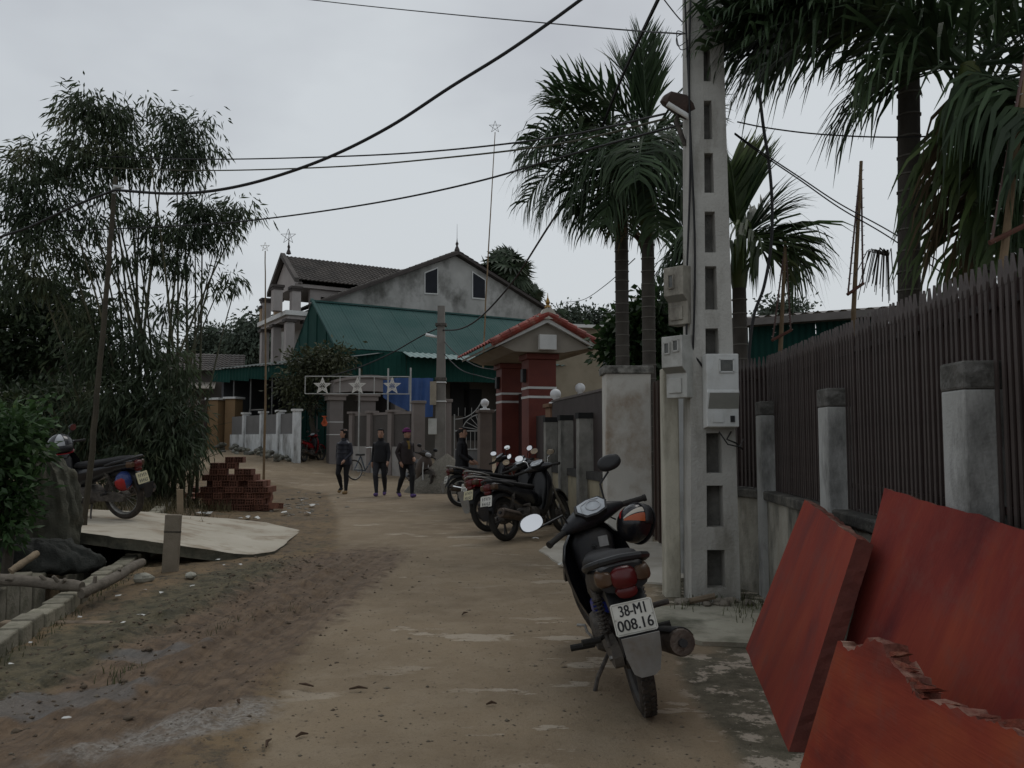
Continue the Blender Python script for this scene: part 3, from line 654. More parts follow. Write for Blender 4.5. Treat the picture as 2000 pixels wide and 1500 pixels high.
# rubble at the foot
m_rub = mat('rubble', (.21,.185,.15), (.13,.115,.09), 8, .9, .4, rndv=.3)
def stone(name, loc, s, label=None, m=None, cat='stone', grp=None, seed=0):
    r_ = random.Random(seed); mb = MB(); rings = []
    n = 9
    for k in range(6):
        a = math.pi*(k+.35)/6.2
        rings.append([(math.sin(a)*math.cos(2*math.pi*i/n)*s[0]*r_.uniform(.75, 1.1), math.sin(a)*math.sin(2*math.pi*i/n)*s[1]*r_.uniform(.75, 1.1), -math.cos(a)*s[2]*r_.uniform(.85, 1.05)) for i in range(n)])
    mb.loft(rings); o = mb.build(name, m or m_rub, None, loc, (0, 0, r_.uniform(0, 6)), smooth=25)
    if label: tag(o, label, cat, grp)
    return o
for i in range(9):
    stone('rubble_stone', (1.38+rg.uniform(-.08, .55), 6.45+rg.uniform(-.12, .08), .04), (rg.uniform(.03, .07), rg.uniform(.03, .06), rg.uniform(.02, .045)), 'small grey rubble stone at the foot of the utility pole', None, 'stone', 'rubble stones at the pole foot', i)
mb = MB(); mb.tube([(1.36, 6.42, .05), (1.56, 6.38, .10)], .025, 7); tag(mb.build('rubble_stick', m_wood), 'broken stub of concrete leaning at the pole foot', 'rubble')
# ------------------------------------------------------------------ red timber slabs leaning on the fence
def wood_red(name, c, c2, c3, sc, rotz=0):
    m = bpy.data.materials.new(name); m.use_nodes = True; t = m.node_tree; b = t.nodes['Principled BSDF']; L = t.links.new
    tc = _n(t, 'ShaderNodeTexCoord'); mp = _n(t, 'ShaderNodeMapping'); mp.inputs['Scale'].default_value = (.9, 1.0, 1.8) if sc else (1.8, 1, .8)
    L(tc.outputs['Object'], mp.inputs[0])
    n1 = _n(t, 'ShaderNodeTexNoise'); n1.inputs['Scale'].default_value = 1.6; n1.inputs['Detail'].default_value = 5; n1.inputs['Roughness'].default_value = .55; n1.inputs['Distortion'].default_value = .4; L(mp.outputs[0], n1.inputs['Vector'])
    cr = _n(t, 'ShaderNodeValToRGB'); e = cr.color_ramp.elements; e[0].position = .32; e[0].color = (*c2, 1); e[1].position = .68; e[1].color = (*c3, 1); x = e.new(.5); x.color = (*c, 1)
    L(n1.outputs['Fac'], cr.inputs[0])
    mp2 = _n(t, 'ShaderNodeMapping'); mp2.inputs['Scale'].default_value = (1.2, 1, 22) if sc else (22, 1, 1.2); L(tc.outputs['Object'], mp2.inputs[0])
    n2 = _n(t, 'ShaderNodeTexNoise'); n2.inputs['Scale'].default_value = 5; n2.inputs['Detail'].default_value = 6; L(mp2.outputs[0], n2.inputs['Vector'])
    mr = _n(t, 'ShaderNodeMapRange'); mr.inputs[1].default_value = .35; mr.inputs[2].default_value = .7; mr.inputs[3].default_value = 1.05; mr.inputs[4].default_value = .93; L(n2.outputs['Fac'], mr.inputs[0])
    hv = _n(t, 'ShaderNodeHueSaturation'); L(mr.outputs[0], hv.inputs['Value']); L(cr.outputs[0], hv.inputs['Color'])
    n3 = _n(t, 'ShaderNodeTexNoise'); n3.inputs['Scale'].default_value = 5; n3.inputs['Detail'].default_value = 12; n3.inputs['Roughness'].default_value = .75; L(tc.outputs['Object'], n3.inputs['Vector'])
    r3 = _n(t, 'ShaderNodeMapRange'); r3.inputs[1].default_value = .50; r3.inputs[2].default_value = .68; r3.inputs[4].default_value = .5; L(n3.outputs['Fac'], r3.inputs[0])
    mx = _n(t, 'ShaderNodeMix', data_type='RGBA'); mx.inputs[7].default_value = (.17,.075,.062,1); L(hv.outputs[0], mx.inputs[6]); L(r3.outputs[0], mx.inputs[0])
    L(mx.outputs[2], b.inputs['Base Color']); b.inputs['Roughness'].default_value = .8; b.inputs['Specular IOR Level'].default_value = .15
    bp = _n(t, 'ShaderNodeBump'); bp.inputs['Strength'].default_value = .25; bp.inputs['Distance'].default_value = .006; L(n2.outputs['Fac'], bp.inputs['Height']); L(bp.outputs[0], b.inputs['Normal'])
    return m
m_redA = wood_red('red_slab_wood', (.250,.045,.030), (.150,.040,.036), (.30,.060,.034), False)
m_redB = wood_red('red_slab_wood_dark', (.205,.036,.027), (.095,.021,.022), (.275,.055,.030), False)
m_redC = wood_red('red_slab_wood_bright', (.245,.043,.025), (.14,.028,.021), (.31,.070,.030), True)
m_bark = mat('slab_bark', (.19,.06,.04), (.11,.04,.03), 14, .9, .7, 30, stain=(.34,.23,.17), sscale=5, samt=.9)
m_rend = mat('slab_end_wood', (.13,.035,.025), (.085,.026,.02), 6, .85, .2, 40)
def slab(name, corners, thick, jag, label, m, n=26, seed=1, rough=()):
    """corners: bottom-left, bottom-right, top-right, top-left on the front face; edges get split and roughened"""
    r_ = random.Random(seed); P = [Vector(c) for c in corners]
    o = P[0]; e1 = (P[1]-P[0]).normalized(); nrm = e1.cross(P[3]-P[0]).normalized(); e2 = nrm.cross(e1)
    outline = []; kinds = []
    for i in range(4):
        a, b = P[i], P[(i+1) % 4]; am = rough[i] if rough else jag
        ph = r_.uniform(0, 9)
        for k in range(n):
            t = k/n; p = a.lerp(b, t); d = p-o; u, v = d.dot(e1), d.dot(e2)
            w = (math.sin(t*9+ph)*.6+math.sin(t*23+ph*2)*.3+r_.uniform(-.5, .5))*am*(0 if k == 0 else 1)
            outline.append((u + (w if i in (1, 3) else 0), v + (w if i in (0, 2) else 0)))
    # local frame matrix: x=e1, z=e2, y=nrm pointing away from viewer
    ny_ = -nrm if nrm.dot(o-Vector((0,0,1.3))) < 0 else nrm
    Mx = Matrix(((e1.x, ny_.x, e2.x, o.x), (e1.y, ny_.y, e2.y, o.y), (e1.z, ny_.z, e2.z, o.z), (0, 0, 0, 1)))
    N_ = len(outline)
    back = [(u+r_.uniform(-.003, .003), v+r_.uniform(-.006, .006)) for u, v in outline]
    mid = [(u+r_.uniform(-.003, .003), v+r_.uniform(-.007, .007)) for u, v in outline]
    v = [(u, 0, w) for u, w in outline] + [(u, thick*.5, w) for u, w in mid] + [(u, thick, w) for u, w in back]
    mb = MB(); mb.add(v, [tuple(range(N_)), tuple(reversed(range(2*N_, 3*N_)))], 0)
    mb.add(v, [], 0)
    b2 = MB(); b2.v = v
    f = []
    for r0 in (0, N_):
        for i in range(N_): f.append((r0+i, r0+N_+i, r0+N_+(i+1) % N_, r0+(i+1) % N_))
    mb.f += f; mb.m += [(2 if (i//n) in (1, 3) else 1) for i in range(N_)]*2
    ob = mb.build(name, [m, m_bark, m_rend], smooth=0)
    ob.matrix_world = Mx
    tag(ob, label, 'timber slab'); return ob
A = (gp(1456,1268), gp(1540,1470), at(1716,1068,3.62), at(1572,975,5.05))
slab('timber_slab', A, .075, .006, 'narrow red timber slab leaning on the fence, farthest from the camera', m_redA, rough=(.006,.002,.006,.003), seed=4)
B = (at(1640,1300,3.70), at(2330,2050,1.95), at(2180,1072,2.05), at(1727,953,3.80))
slab('timber_slab', B, .08, .01, 'large dark red timber slab leaning behind the others', m_redB, rough=(.01,.006,.009,.003), seed=6)
# front slab with the torn top edge: outline from several points
def torn_slab():
    y0, y1 = 3.28, 1.55
    pts = [(1560,1515,3.02), (1636,1252,3.10), (1652,1266,3.06), (1668,1270,3.03), (1690,1250,2.97), (1712,1252,2.93), (1728,1268,2.87), (1740,1292,2.80), (1768,1322,2.72), (1782,1348,2.66), (1790,1362,2.62), (1836,1378,2.55), (1880,1390,2.47), (1905,1398,2.42), (1935,1408,2.34), (1965,1425,2.25), (2000,1440,2.15), (2060,1470,2.02), (2200,1530,1.8)]
    P = [at(*p) for p in pts]; bl = gp(1556,1522); br = gp(2300,2100)
    # project onto one leaning plane through bl, P[1], P[-1]
    o = P[1]; e1 = (P[-1]-P[1]).normalized(); nrm = e1.cross(bl-P[1]).normalized(); 
    if nrm.y < 0: nrm = -nrm
    e2 = e1.cross(nrm).normalized()
    if e2.z < 0: e2 = -e2
    def onplane(px, py):
        d = ray(px, py); c = Vector((0,0,CAM_H)); t = (o-c).dot(nrm)/d.dot(nrm); return c+d*t
    Q = [onplane(p[0], p[1]) for p in pts]
    top = []
    r_ = random.Random(5)
    for i in range(1, len(Q)-1):
        for k in range(4):
            q = Q[i].lerp(Q[i+1], k/4); top.append(((q-o).dot(e1)+r_.uniform(-.006, .006)*(k > 0), (q-o).dot(e2)+r_.uniform(-.010, .010)*(k > 0)))
    top.append(((Q[-1]-o).dot(e1), (Q[-1]-o).dot(e2)))
    b0 = onplane(1556, 1522); b0 = ((b0-o).dot(e1), (b0-o).dot(e2))
    zb = b0[1]-.05; xr = top[-1][0]
    out = [b0] + top + [(xr+.1, zb-.1), (b0[0]+.25, zb-.12)]
    N_ = len(out); v = [(u, 0, w) for u, w in out] + [(u+r_.uniform(-.01, .01), .04, w+r_.uniform(-.015, .015)) for u, w in out] + [(u, .085, w+r_.uniform(-.02, .02)) for u, w in out]
    mb = MB(); f = [tuple(range(N_)), tuple(reversed(range(2*N_, 3*N_)))]; s2 = []
    for r0 in (0, N_):
        for i in range(N_): s2.append((r0+i, r0+N_+i, r0+N_+(i+1) % N_, r0+(i+1) % N_))
    mb.v = v; mb.f = f+s2; mb.m = [0]*2+[1]*len(s2)
    ob = mb.build('timber_slab', [m_redC, m_bark], smooth=0)
    Mx = Matrix(((e1.x, nrm.x, e2.x, o.x), (e1.y, nrm.y, e2.y, o.y), (e1.z, nrm.z, e2.z, o.z), (0,0,0,1))); ob.matrix_world = Mx
    tag(ob, 'red timber slab with a torn splintered top edge, nearest the camera', 'timber slab')
    # torn chips standing proud along the broken edge
    m_chip = mat('torn_wood', (.24,.055,.03), (.12,.035,.024), 20, .9, .9, 30, stain=(.30,.17,.11), sscale=9, samt=.6)
    for i in range(60):
        t = r_.random(); j = int((.30+.62*t)*(len(top)-1)); u, w = top[j]
        mb = MB(); l = r_.uniform(.03, .13); a = r_.uniform(-.9, .5)
        hw = r_.uniform(.004, .013); dn = Vector((math.cos(a), r_.uniform(.1, .6), math.sin(a))); up = Vector((-math.sin(a), 0, math.cos(a)))
        p0 = Vector((u, .02, w-.015))
        rings = []
        for k, f_ in ((0, 1), (.35, 1.1), (.75, .7), (1, .1)):
            c = p0 + dn*(l*k)
            rings.append([tuple(c+up*hw*f_*r_.uniform(.7, 1.2)+Vector((0, -.008, 0))), tuple(c-up*hw*f_*r_.uniform(.6, 1.1)+Vector((0, -.008, 0))), tuple(c-up*hw*f_*.7+Vector((0, .012, 0))), tuple(c+up*hw*f_*.6+Vector((0, .012, 0)))])
        mb.loft(rings); mb.build('splinter', m_chip, ob, smooth=0)
torn_slab()
# ------------------------------------------------------------------ materials of the buildings
m_gable = mat('gable_plaster', (.39,.385,.365), (.27,.267,.25), .7, .9, .15, 12, stain=(.10,.098,.088), sscale=.6, samt=1.0, streak=.75)
m_plaster = mat('house_plaster', (.36,.33,.31), (.30,.27,.255), .8, .85, .1, 12, stain=(.22,.20,.19), sscale=.8, samt=.5, streak=.5)
m_tile = mat('grey_roof_tile', (.098,.085,.075), (.062,.055,.05), 1.2, .8, .2, 10, stain=(.045,.042,.038), sscale=.9, samt=.6)
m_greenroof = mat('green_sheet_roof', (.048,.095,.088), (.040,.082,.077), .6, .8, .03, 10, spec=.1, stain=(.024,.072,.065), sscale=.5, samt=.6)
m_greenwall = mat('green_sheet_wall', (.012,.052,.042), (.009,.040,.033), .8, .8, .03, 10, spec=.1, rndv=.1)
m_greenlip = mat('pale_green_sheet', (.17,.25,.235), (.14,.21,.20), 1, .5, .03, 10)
m_beige = mat('beige_plaster', (.25,.215,.155), (.20,.172,.125), .8, .9, .1, 10, stain=(.16,.13,.09), sscale=.7, samt=.6)
m_trimwhite = mat('trim_white', (.60,.60,.58), (.50,.50,.48), 3, .7, .05)
m_colbrown = mat('column_capital_dark', (.06,.05,.045), (.045,.038,.035), 3, .8, .05)
m_win = mat('dark_window', (.014,.016,.022), (.010,.012,.016), 2, .5, 0, spec=.15)

def corr(mb, p00, p10, p11, p01, n, amp, mi=0):
    """corrugated sheet between four corners, ribs running from edge 0 to edge 1 (p00-p01)"""
    p00, p10, p11, p01 = map(Vector, (p00, p10, p11, p01)); nrm = (p10-p00).cross(p01-p00).normalized()*amp
    a, b = [], []
    for i in range(n*4+1):
        t = i/(n*4); o = nrm*(1 if (i % 4) in (1, 2) else 0)
        tt = t
        a.append(tuple(p00.lerp(p10, tt)+o)); b.append(tuple(p01.lerp(p11, tt)+o))
    return mb.loft([a, b], False, False, False, mi)
def tiled(mb, e0, e1, r1, r0, rows, cols, amp=.05, step=.035):
    """eave e0-e1, ridge r0-r1: rows of rolled tiles with stepped courses"""
    e0, e1, r1, r0 = map(Vector, (e0, e1, r1, r0)); nrm = (e1-e0).cross(r0-e0).normalized()
    if nrm.z < 0: nrm = -nrm
    for k in range(rows):
        t0, t1 = k/rows, (k+1)/rows+.006
        a0, b0 = e0.lerp(r0, t0), e1.lerp(r1, t0); a1, b1 = e0.lerp(r0, min(1, t1)), e1.lerp(r1, min(1, t1))
        lo, hi, un = [], [], []
        m = cols*4
        for i in range(m+1):
            s = i/m; w = amp*(.5-.5*math.cos(2*math.pi*i/4))
            lo.append(tuple(a0.lerp(b0, s)+nrm*(w+step))); hi.append(tuple(a1.lerp(b1, s)+nrm*w)); un.append(tuple(a0.lerp(b0, s)+nrm*(w*.6-.01)))
        mb.loft([un, lo, hi], False, False, False)
    return mb

# ------------------------------------------------------------------ large house with grey gable
HF = Frame(-9.25, 40, .85, .527)
house = empty('house'); HF.place(house); tag(house, 'large two-storey house with a stained grey gable and grey tiled roof', 'house')
uL, zL = HF.solve(632, 588); uA, zA = HF.solve(890, 500); uR, zR = HF.solve(1078, 612)
DEP = 9.0
mb = MB(); mb.prism([(uL+.2, .3), (uR-.2, .3), (uR-.2, zR), (uA, zA), (uL+.2, zL)], 0, DEP, 'y'); mb.build('wall', m_gable, house, smooth=0)
ov = .35
mb = MB()
tiled(mb, (uL-.4, -ov, zL-.12), (uL-.4, DEP+.3, zL-.12), (uA, DEP+.3, zA+.22), (uA, -ov, zA+.22), 22, 30)
mb.loft([[(uL-.4, -ov, zL-.28), (uA, -ov, zA+.06)], [(uL-.4, -ov, zL-.06), (uA, -ov, zA+.26)]], False, False, False)
roofo = mb.build('roof', m_tile, house, smooth=0); tag(roofo, kind='stuff')
mb = MB()
tiled(mb, (uR+.4, -ov, zR-.12), (uR+.4, DEP+.3, zR-.12), (uA, DEP+.3, zA+.225), (uA, -ov, zA+.225), 22, 30)
ro2 = mb.build('roof', m_tile, house, smooth=0); tag(ro2, kind='stuff')
for (ua, za, ub, zb) in ((uL-.4, zL-.12, uA, zA+.2), (uR+.4, zR-.12, uA, zA+.2)):
    mb = MB(); d = Vector((ub-ua, 0, zb-za)); 
    mb.add([(ua, -ov-.03, za-.17), (ub, -ov-.03, zb-.17), (ub, -ov-.03, zb-.02), (ua, -ov-.03, za-.02), (ua, .0, za-.17), (ub, .0, zb-.17), (ub, .0, zb-.02), (ua, .0, za-.02)], [(0,1,2,3), (7,6,5,4), (0,4,5,1), (3,2,6,7), (0,3,7,4), (1,5,6,2)])
    mb.build('bargeboard', m_colbrown, house, smooth=0)
mb = MB(); mb.lathe([(.02,0), (.16,.05), (.10,.2), (.05,.3), (.09,.42), (.03,.55), (.012,.75), (.006,1.5)], 8, M=Matrix.Translation((uA, -ov+.2, zA+.22))); mb.build('finial', m_colbrown, house)
for pts in (((830,534), (853,525), (853,573), (830,572)), ((923,533), (946,548), (946,583), (923,581))):
    q = [HF.solve(*p) for p in pts]; c = (sum(p[0] for p in q)/4, sum(p[1] for p in q)/4)
    mb = MB(); mb.prism([((p[0]-c[0])*1.14+c[0], (p[1]-c[1])*1.12+c[1]) for p in q], -.06, .02, 'y'); fr = mb.build('window', m_trimwhite, house, smooth=0)
    mb = MB(); mb.prism(q, -.075, .0, 'y'); mb.build('pane', m_win, fr, smooth=0)
# wing with balcony (ridge parallel to the front)
W0, WD = .8, 5.0
u0 = HF.U(576, W0, 545); ze = HF.Z(578, 545, W0); uW1 = uL+6.2
zr = HF.Z(537, 498, W0+WD/2)
mb = MB(); tiled(mb, (u0, W0, ze), (uW1, W0, ze), (uW1, W0+WD/2, zr), (u0, W0+WD/2, zr), 15, 34); tag(mb.build('roof', m_tile, house, smooth=0), kind='stuff')
mb = MB(); tiled(mb, (u0, W0+WD, ze), (uW1, W0+WD, ze), (uW1, W0+WD/2, zr+.005), (u0, W0+WD/2, zr+.005), 15, 34); tag(mb.build('roof', m_tile, house, smooth=0), kind='stuff')
mb = MB(); mb.prism([(W0+.15, ze-.15), (W0+WD-.15, ze-.15), (W0+WD/2, zr-.12)], u0+.25, u0+.45, 'x'); mb.build('gable_panel', m_plaster, house, smooth=0)
mb = MB(); mb.box2((u0+.1, W0+.3, ze-.32), (uW1, W0+WD-.3, ze-.15)); mb.build('eave_soffit', m_plaster, house, smooth=0)
for sgn in (0, 1):
    y0 = W0-.02 if sgn == 0 else W0+WD+.02
    mb = MB(); mb.add([(u0-.02, y0, ze-.15), (u0-.02, W0+WD/2, zr-.1), (u0-.02, W0+WD/2, zr+.16), (u0-.02, y0, ze+.08), (u0+.2, y0, ze-.15), (u0+.2, W0+WD/2, zr-.1), (u0+.2, W0+WD/2, zr+.16), (u0+.2, y0, ze+.08)], [(0,1,2,3), (7,6,5,4), (0,4,5,1), (3,2,6,7), (0,3,7,4), (1,5,6,2)]); mb.build('bargeboard', m_tile, house, smooth=0)
mb = MB(); mb.lathe([(.02,0), (.14,.05), (.09,.2), (.05,.3), (.08,.42), (.03,.55), (.012,1.3)], 8, M=Matrix.Translation((u0+.4, W0+WD/2, zr+.1))); mb.build('finial', m_colbrown, house)
zB = HF.Z(560, 607, W0)               # balcony floor
zG = HF.Z(560, 716, W0)
uw = HF.U(612, W0, 570)
# upper front wall with openings: pieces
def wallbox(u0_, u1_, w0_, w1_, z0_, z1_, m=m_plaster, name='wall'):
    mb = MB(); mb.box2((u0_, w0_, z0_), (u1_, w1_, z1_)); return mb.build(name, m, house, smooth=0)
ztop = ze-.33
wallbox(uw, uw+.55, W0+.5, W0+.75, zB, ztop)
wallbox(uw+.55, uw+1.35, W0+.5, W0+.75, zB, zB+.45); wallbox(uw+.55, uw+1.35, W0+.5, W0+.75, ztop-.35, ztop)
wallbox(uw+1.35, uW1-.2, W0+.5, W0+.75, zB, ztop)
wallbox(uw+2.2, uw+2.75, W0+.46, W0+.52, zB, ztop-.1, m_win, 'door')
for k, (px_, w_) in enumerate(((541, W0+.4), (577, W0+.35), (520, W0+WD-.4))):
    uu = HF.U(px_, w_, 570)
    c = empty('column', (uu, w_, 0), parent=house)
    mb = MB(); mb.box2((-.22, -.22, zB), (.22, .22, ztop-.12)); mb.build('shaft', m_plaster, c, smooth=0)
    mb = MB(); mb.box2((-.30, -.30, ztop-.12), (.30, .30, ztop)); mb.box2((-.26, -.26, ztop-.24), (.26, .26, ztop-.12)); mb.build('capital', m_colbrown, c, smooth=0)
ub0 = HF.U(513, W0+WD, 600)-.2
mb = MB(); mb.box2((u0-.5, W0-.3, zB-.22), (uW1-.3, W0+WD, zB)); mb.build('balcony_slab', m_trimwhite, house, smooth=0)
mb = MB(); mb.box2((u0-.35, W0-.15, zB-.40), (uW1-.3, W0+WD-.15, zB-.222)); mb.build('balcony_beam', m_plaster, house, smooth=0)
for (uu, ww) in ((u0-.25, W0+2.0), (u0-.25, W0+WD-.3)):
    mb = MB(); mb.box2((uu-.18, ww-.18, zB), (uu+.18, ww+.18, zB+.75)); mb.box2((uu-.24, ww-.24, zB+.75), (uu+.24, ww+.24, zB+.88), 1); mb.build('baluster_post', [mat('ochre_post', (.33,.23,.14), None, 2, .8), m_colbrown], house, smooth=0)
for (uu, ww) in ((u0-.2, W0+.1), (u0+.7, W0+.1), (u0-.2, W0+2.4), (u0-.2, W0+WD-.4), (u0+2.3, W0+.1)):
    c = empty('column', (uu, ww, 0), parent=house)
    mb = MB(); mb.box2((-.2, -.2, .3), (.2, .2, zB-.55)); mb.build('shaft', m_plaster, c, smooth=0)
    mb = MB(); mb.box2((-.29, -.29, zB-.55), (.29, .29, zB-.402)); mb.build('capital', m_colbrown, c, smooth=0)
wallbox(u0+.9, uW1, W0+1.3, W0+1.5, .3, zB-.4, mat('rose_plaster', (.21,.165,.16), (.17,.135,.13), .8, .85, .1))
mb = MB(); mb.box2((u0-.45, W0-.25, zG-.1), (u0+1.2, W0+WD, zG+.15)); mb.build('terrace_slab', m_trimwhite, house, smooth=0)
mb = MB(); mb.box2((u0-.35, W0-.1, zG+.15), (u0+.0, W0+.2, zG+.8)); mb.build('baluster_post', m_plaster, house, smooth=0)

# ------------------------------------------------------------------ green sheet-metal building in front of the house
GO = at(655, 680, 31.5)
GF = Frame(GO.x, GO.y, .85, .527)
gb = empty('sheet_metal_building'); GF.place(gb); tag(gb, 'long building with green corrugated gable roof in front of the house', 'building')
ze = GF.Z(655, 680); zr = GF.Z(605, 588, 2.95); UL = GF.U(1190, 0, 690)+.3
n = 12
for i in range(n):
    a, b = UL*i/n, UL*(i+1)/n-.01
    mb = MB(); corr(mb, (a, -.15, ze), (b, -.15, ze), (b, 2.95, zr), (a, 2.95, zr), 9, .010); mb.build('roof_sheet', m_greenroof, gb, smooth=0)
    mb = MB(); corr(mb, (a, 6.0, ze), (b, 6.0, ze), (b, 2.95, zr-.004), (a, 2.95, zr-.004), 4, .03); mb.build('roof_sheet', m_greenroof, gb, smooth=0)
mb = MB(); mb.box2((-.05, 2.83, zr-.02), (UL, 3.07, zr+.05)); mb.build('ridge_cap', m_greenroof, gb, smooth=0)
# gable of upright sheets
m_ = 10
for i in range(m_):
    y0, y1 = 5.9*i/m_, 5.9*(i+1)/m_
    zt = lambda y: ze + (zr-ze)*(1-abs(y-2.95)/2.95)
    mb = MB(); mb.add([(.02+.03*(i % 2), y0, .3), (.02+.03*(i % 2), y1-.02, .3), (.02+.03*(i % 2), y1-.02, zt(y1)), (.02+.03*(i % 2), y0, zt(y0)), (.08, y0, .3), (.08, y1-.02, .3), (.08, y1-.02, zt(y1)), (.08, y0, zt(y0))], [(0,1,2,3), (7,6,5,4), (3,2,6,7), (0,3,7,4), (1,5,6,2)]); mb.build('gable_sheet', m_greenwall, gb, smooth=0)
mb = MB(); mb.add([(-.06, -.2, ze-.05), (-.06, 2.95, zr+.02), (-.06, 2.95, zr+.12), (-.06, -.2, ze+.05), (.06, -.2, ze-.05), (.06, 2.95, zr+.02), (.06, 2.95, zr+.12), (.06, -.2, ze+.05)], [(0,1,2,3), (7,6,5,4), (0,4,5,1), (3,2,6,7), (0,3,7,4), (1,5,6,2)]); mb.build('verge_trim', m_greenroof, gb, smooth=0)
# wall behind the veranda, openings
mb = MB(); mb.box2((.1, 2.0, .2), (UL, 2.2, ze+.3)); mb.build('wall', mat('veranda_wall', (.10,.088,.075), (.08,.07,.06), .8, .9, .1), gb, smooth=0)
for (px0, px1, py0, py1) in ((880, 916, 748, 812), (1085, 1105, 725, 765), (1108, 1128, 725, 765), (905, 940, 760, 860), (760, 790, 770, 840)):
    ua, ub = GF.U(px0, 1.98), GF.U(px1, 1.98); za, zb = GF.Z((px0+px1)/2, py1, 1.98), GF.Z((px0+px1)/2, py0, 1.98)
    mb = MB(); mb.box2((ua, 1.94, za), (ub, 1.999, zb)); w = mb.build('window', m_dark, gb, smooth=0)
    if px0 > 1000:
        for k in range(7):
            mb = MB(); mb.box2((ua+.02, 1.90, za+(zb-za)*k/7+.02), (ub-.02, 1.94, za+(zb-za)*(k+.55)/7)); mb.build('louver', mat('louver_wood', (.05,.04,.035), None, 4, .7), w, smooth=0)
# veranda fascia and pale lip
fz1 = GF.Z(830, 692, -.2); fz0 = GF.Z(830, 742, -.2)
ua, ub = GF.U(648, -.2), UL
n = 9
for i in range(n):
    a, b = ua+(ub-ua)*i/n, ua+(ub-ua)*(i+1)/n-.015
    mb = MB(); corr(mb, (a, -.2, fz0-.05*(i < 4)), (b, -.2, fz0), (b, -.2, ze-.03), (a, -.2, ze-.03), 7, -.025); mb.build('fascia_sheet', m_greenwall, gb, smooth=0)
ul = GF.U(800, -.9)
n = 7
for i in range(n):
    a, b = ul+(ub-ul)*i/n, ul+(ub-ul)*(i+1)/n-.01
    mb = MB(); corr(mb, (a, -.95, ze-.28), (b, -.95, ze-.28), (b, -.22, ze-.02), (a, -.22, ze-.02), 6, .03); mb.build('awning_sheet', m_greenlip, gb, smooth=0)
# low veranda to the left
_a, _b = at(415, 725, 35), at(645, 712, 30.4)
VF = Frame(_a.x, _a.y, _b.x-_a.x, _b.y-_a.y)
ver = empty('low_veranda'); VF.place(ver); tag(ver, 'low open veranda with a green sheet fascia left of the green roof', 'veranda')
uE = VF.U(652, 0); z1 = VF.Z(415, 723); z0 = VF.Z(415, 745)
n = 6
for i in range(n):
    a, b = uE*i/n, uE*(i+1)/n-.012
    mb = MB(); corr(mb, (a, 0, z0), (b, 0, z0-.1), (b, 0, z1), (a, 0, z1), 6, -.025); mb.build('fascia_sheet', m_greenwall, ver, smooth=0)
    mb = MB(); corr(mb, (a, -.12, z1), (b, -.12, z1), (b, 4.2, z1+.75), (a, 4.2, z1+.75), 5, .03); mb.build('roof_sheet', mat('veranda_sheet', (.085,.10,.095), None, 2, .7) if i == 0 else bpy.data.materials['veranda_sheet'], ver, smooth=0)
for px_ in (455, 488, 530, 572, 618):
    uu = VF.U(px_, .1); mb = MB(); mb.tube([(uu, .15, .3), (uu, .15, z0)], .035, 6); mb.build('post', mat('post_grey', (.14,.14,.135), None, 3, .7), ver)
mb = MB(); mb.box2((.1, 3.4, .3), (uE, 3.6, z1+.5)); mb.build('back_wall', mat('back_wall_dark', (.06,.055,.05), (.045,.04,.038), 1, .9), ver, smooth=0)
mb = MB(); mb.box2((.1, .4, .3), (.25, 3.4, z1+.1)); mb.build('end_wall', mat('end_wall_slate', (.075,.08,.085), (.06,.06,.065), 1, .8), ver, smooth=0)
ua = VF.U(488, .3); mb = MB(); fz = VF.Z(488, 802, .3)
mb = MB()
for (x0, x1, zz0, zz1) in ((ua, ua+1.0, fz, fz+.05), (ua, ua+1.0, fz-.8, fz-.75), (ua, ua+.05, fz-.8, fz+.05), (ua+.95, ua+1.0, fz-.8, fz+.05)): mb.box2((x0, .28, zz0), (x1, .32, zz1))
mb.build('window_frame', mat('pipe_grey', (.25,.24,.22), None, 3, .6), ver, smooth=0)

# ------------------------------------------------------------------ beige flat-roofed building and dark roofs further off
bf = Frame(*at(1085, 690, 36)[:2], .97, .25)
bb = empty('flat_roof_building'); bf.place(bb); tag(bb, 'beige flat-roofed building between the red gate roof and the palms', 'building')
zt = bf.Z(1100, 640); ub = bf.U(1330)
mb = MB(); mb.box2((-1, 0, .2), (ub, 5, zt)); mb.build('wall', m_beige, bb, smooth=0)
mb = MB(); mb.box2((-1.3, -.3, zt), (ub+.3, 5.3, zt+.14)); mb.build('roof', m_trimwhite, bb, smooth=0)
ua = bf.U(1178); mb = MB(); mb.box2((ua, -.03, zt-1.6), (ua+.9, .0, zt-.25)); mb.build('window', m_win, bb, smooth=0)

lf = Frame(*at(-60, 700, 27)[:2], 1, .1)
lb = empty('low_house'); lf.place(lb); tag(lb, 'low house with a dark tiled roof behind the trees on the left', 'house')
mb = MB(); mb.box2((0, 0, 0), (3.4, 5, 2.9)); mb.build('wall', mat('lowhouse_wall', (.22,.21,.19), (.15,.14,.125), 1, .9, stain=(.08,.08,.07), sscale=1, samt=.6), lb, smooth=0)
mb = MB(); tiled(mb, (-.5, -.7, 2.75), (3.9, -.7, 2.75), (3.9, 2.5, 4.4), (-.5, 2.5, 4.4), 10, 18, .04); tag(mb.build('roof', m_tile, lb, smooth=0), kind='stuff')
for i in range(1):
    mb = MB(); mb.box2((.8+i*2, -.04, 1.0), (1.8+i*2, .0, 2.3)); mb.build('window', m_win, lb, smooth=0)
mb = MB(); mb.box2((-.3, -.75, 2.45), (3.8, -.69, 2.73)); mb.build('fascia', mat('fascia_pale', (.34,.33,.29), None, 2, .8), lb, smooth=0)
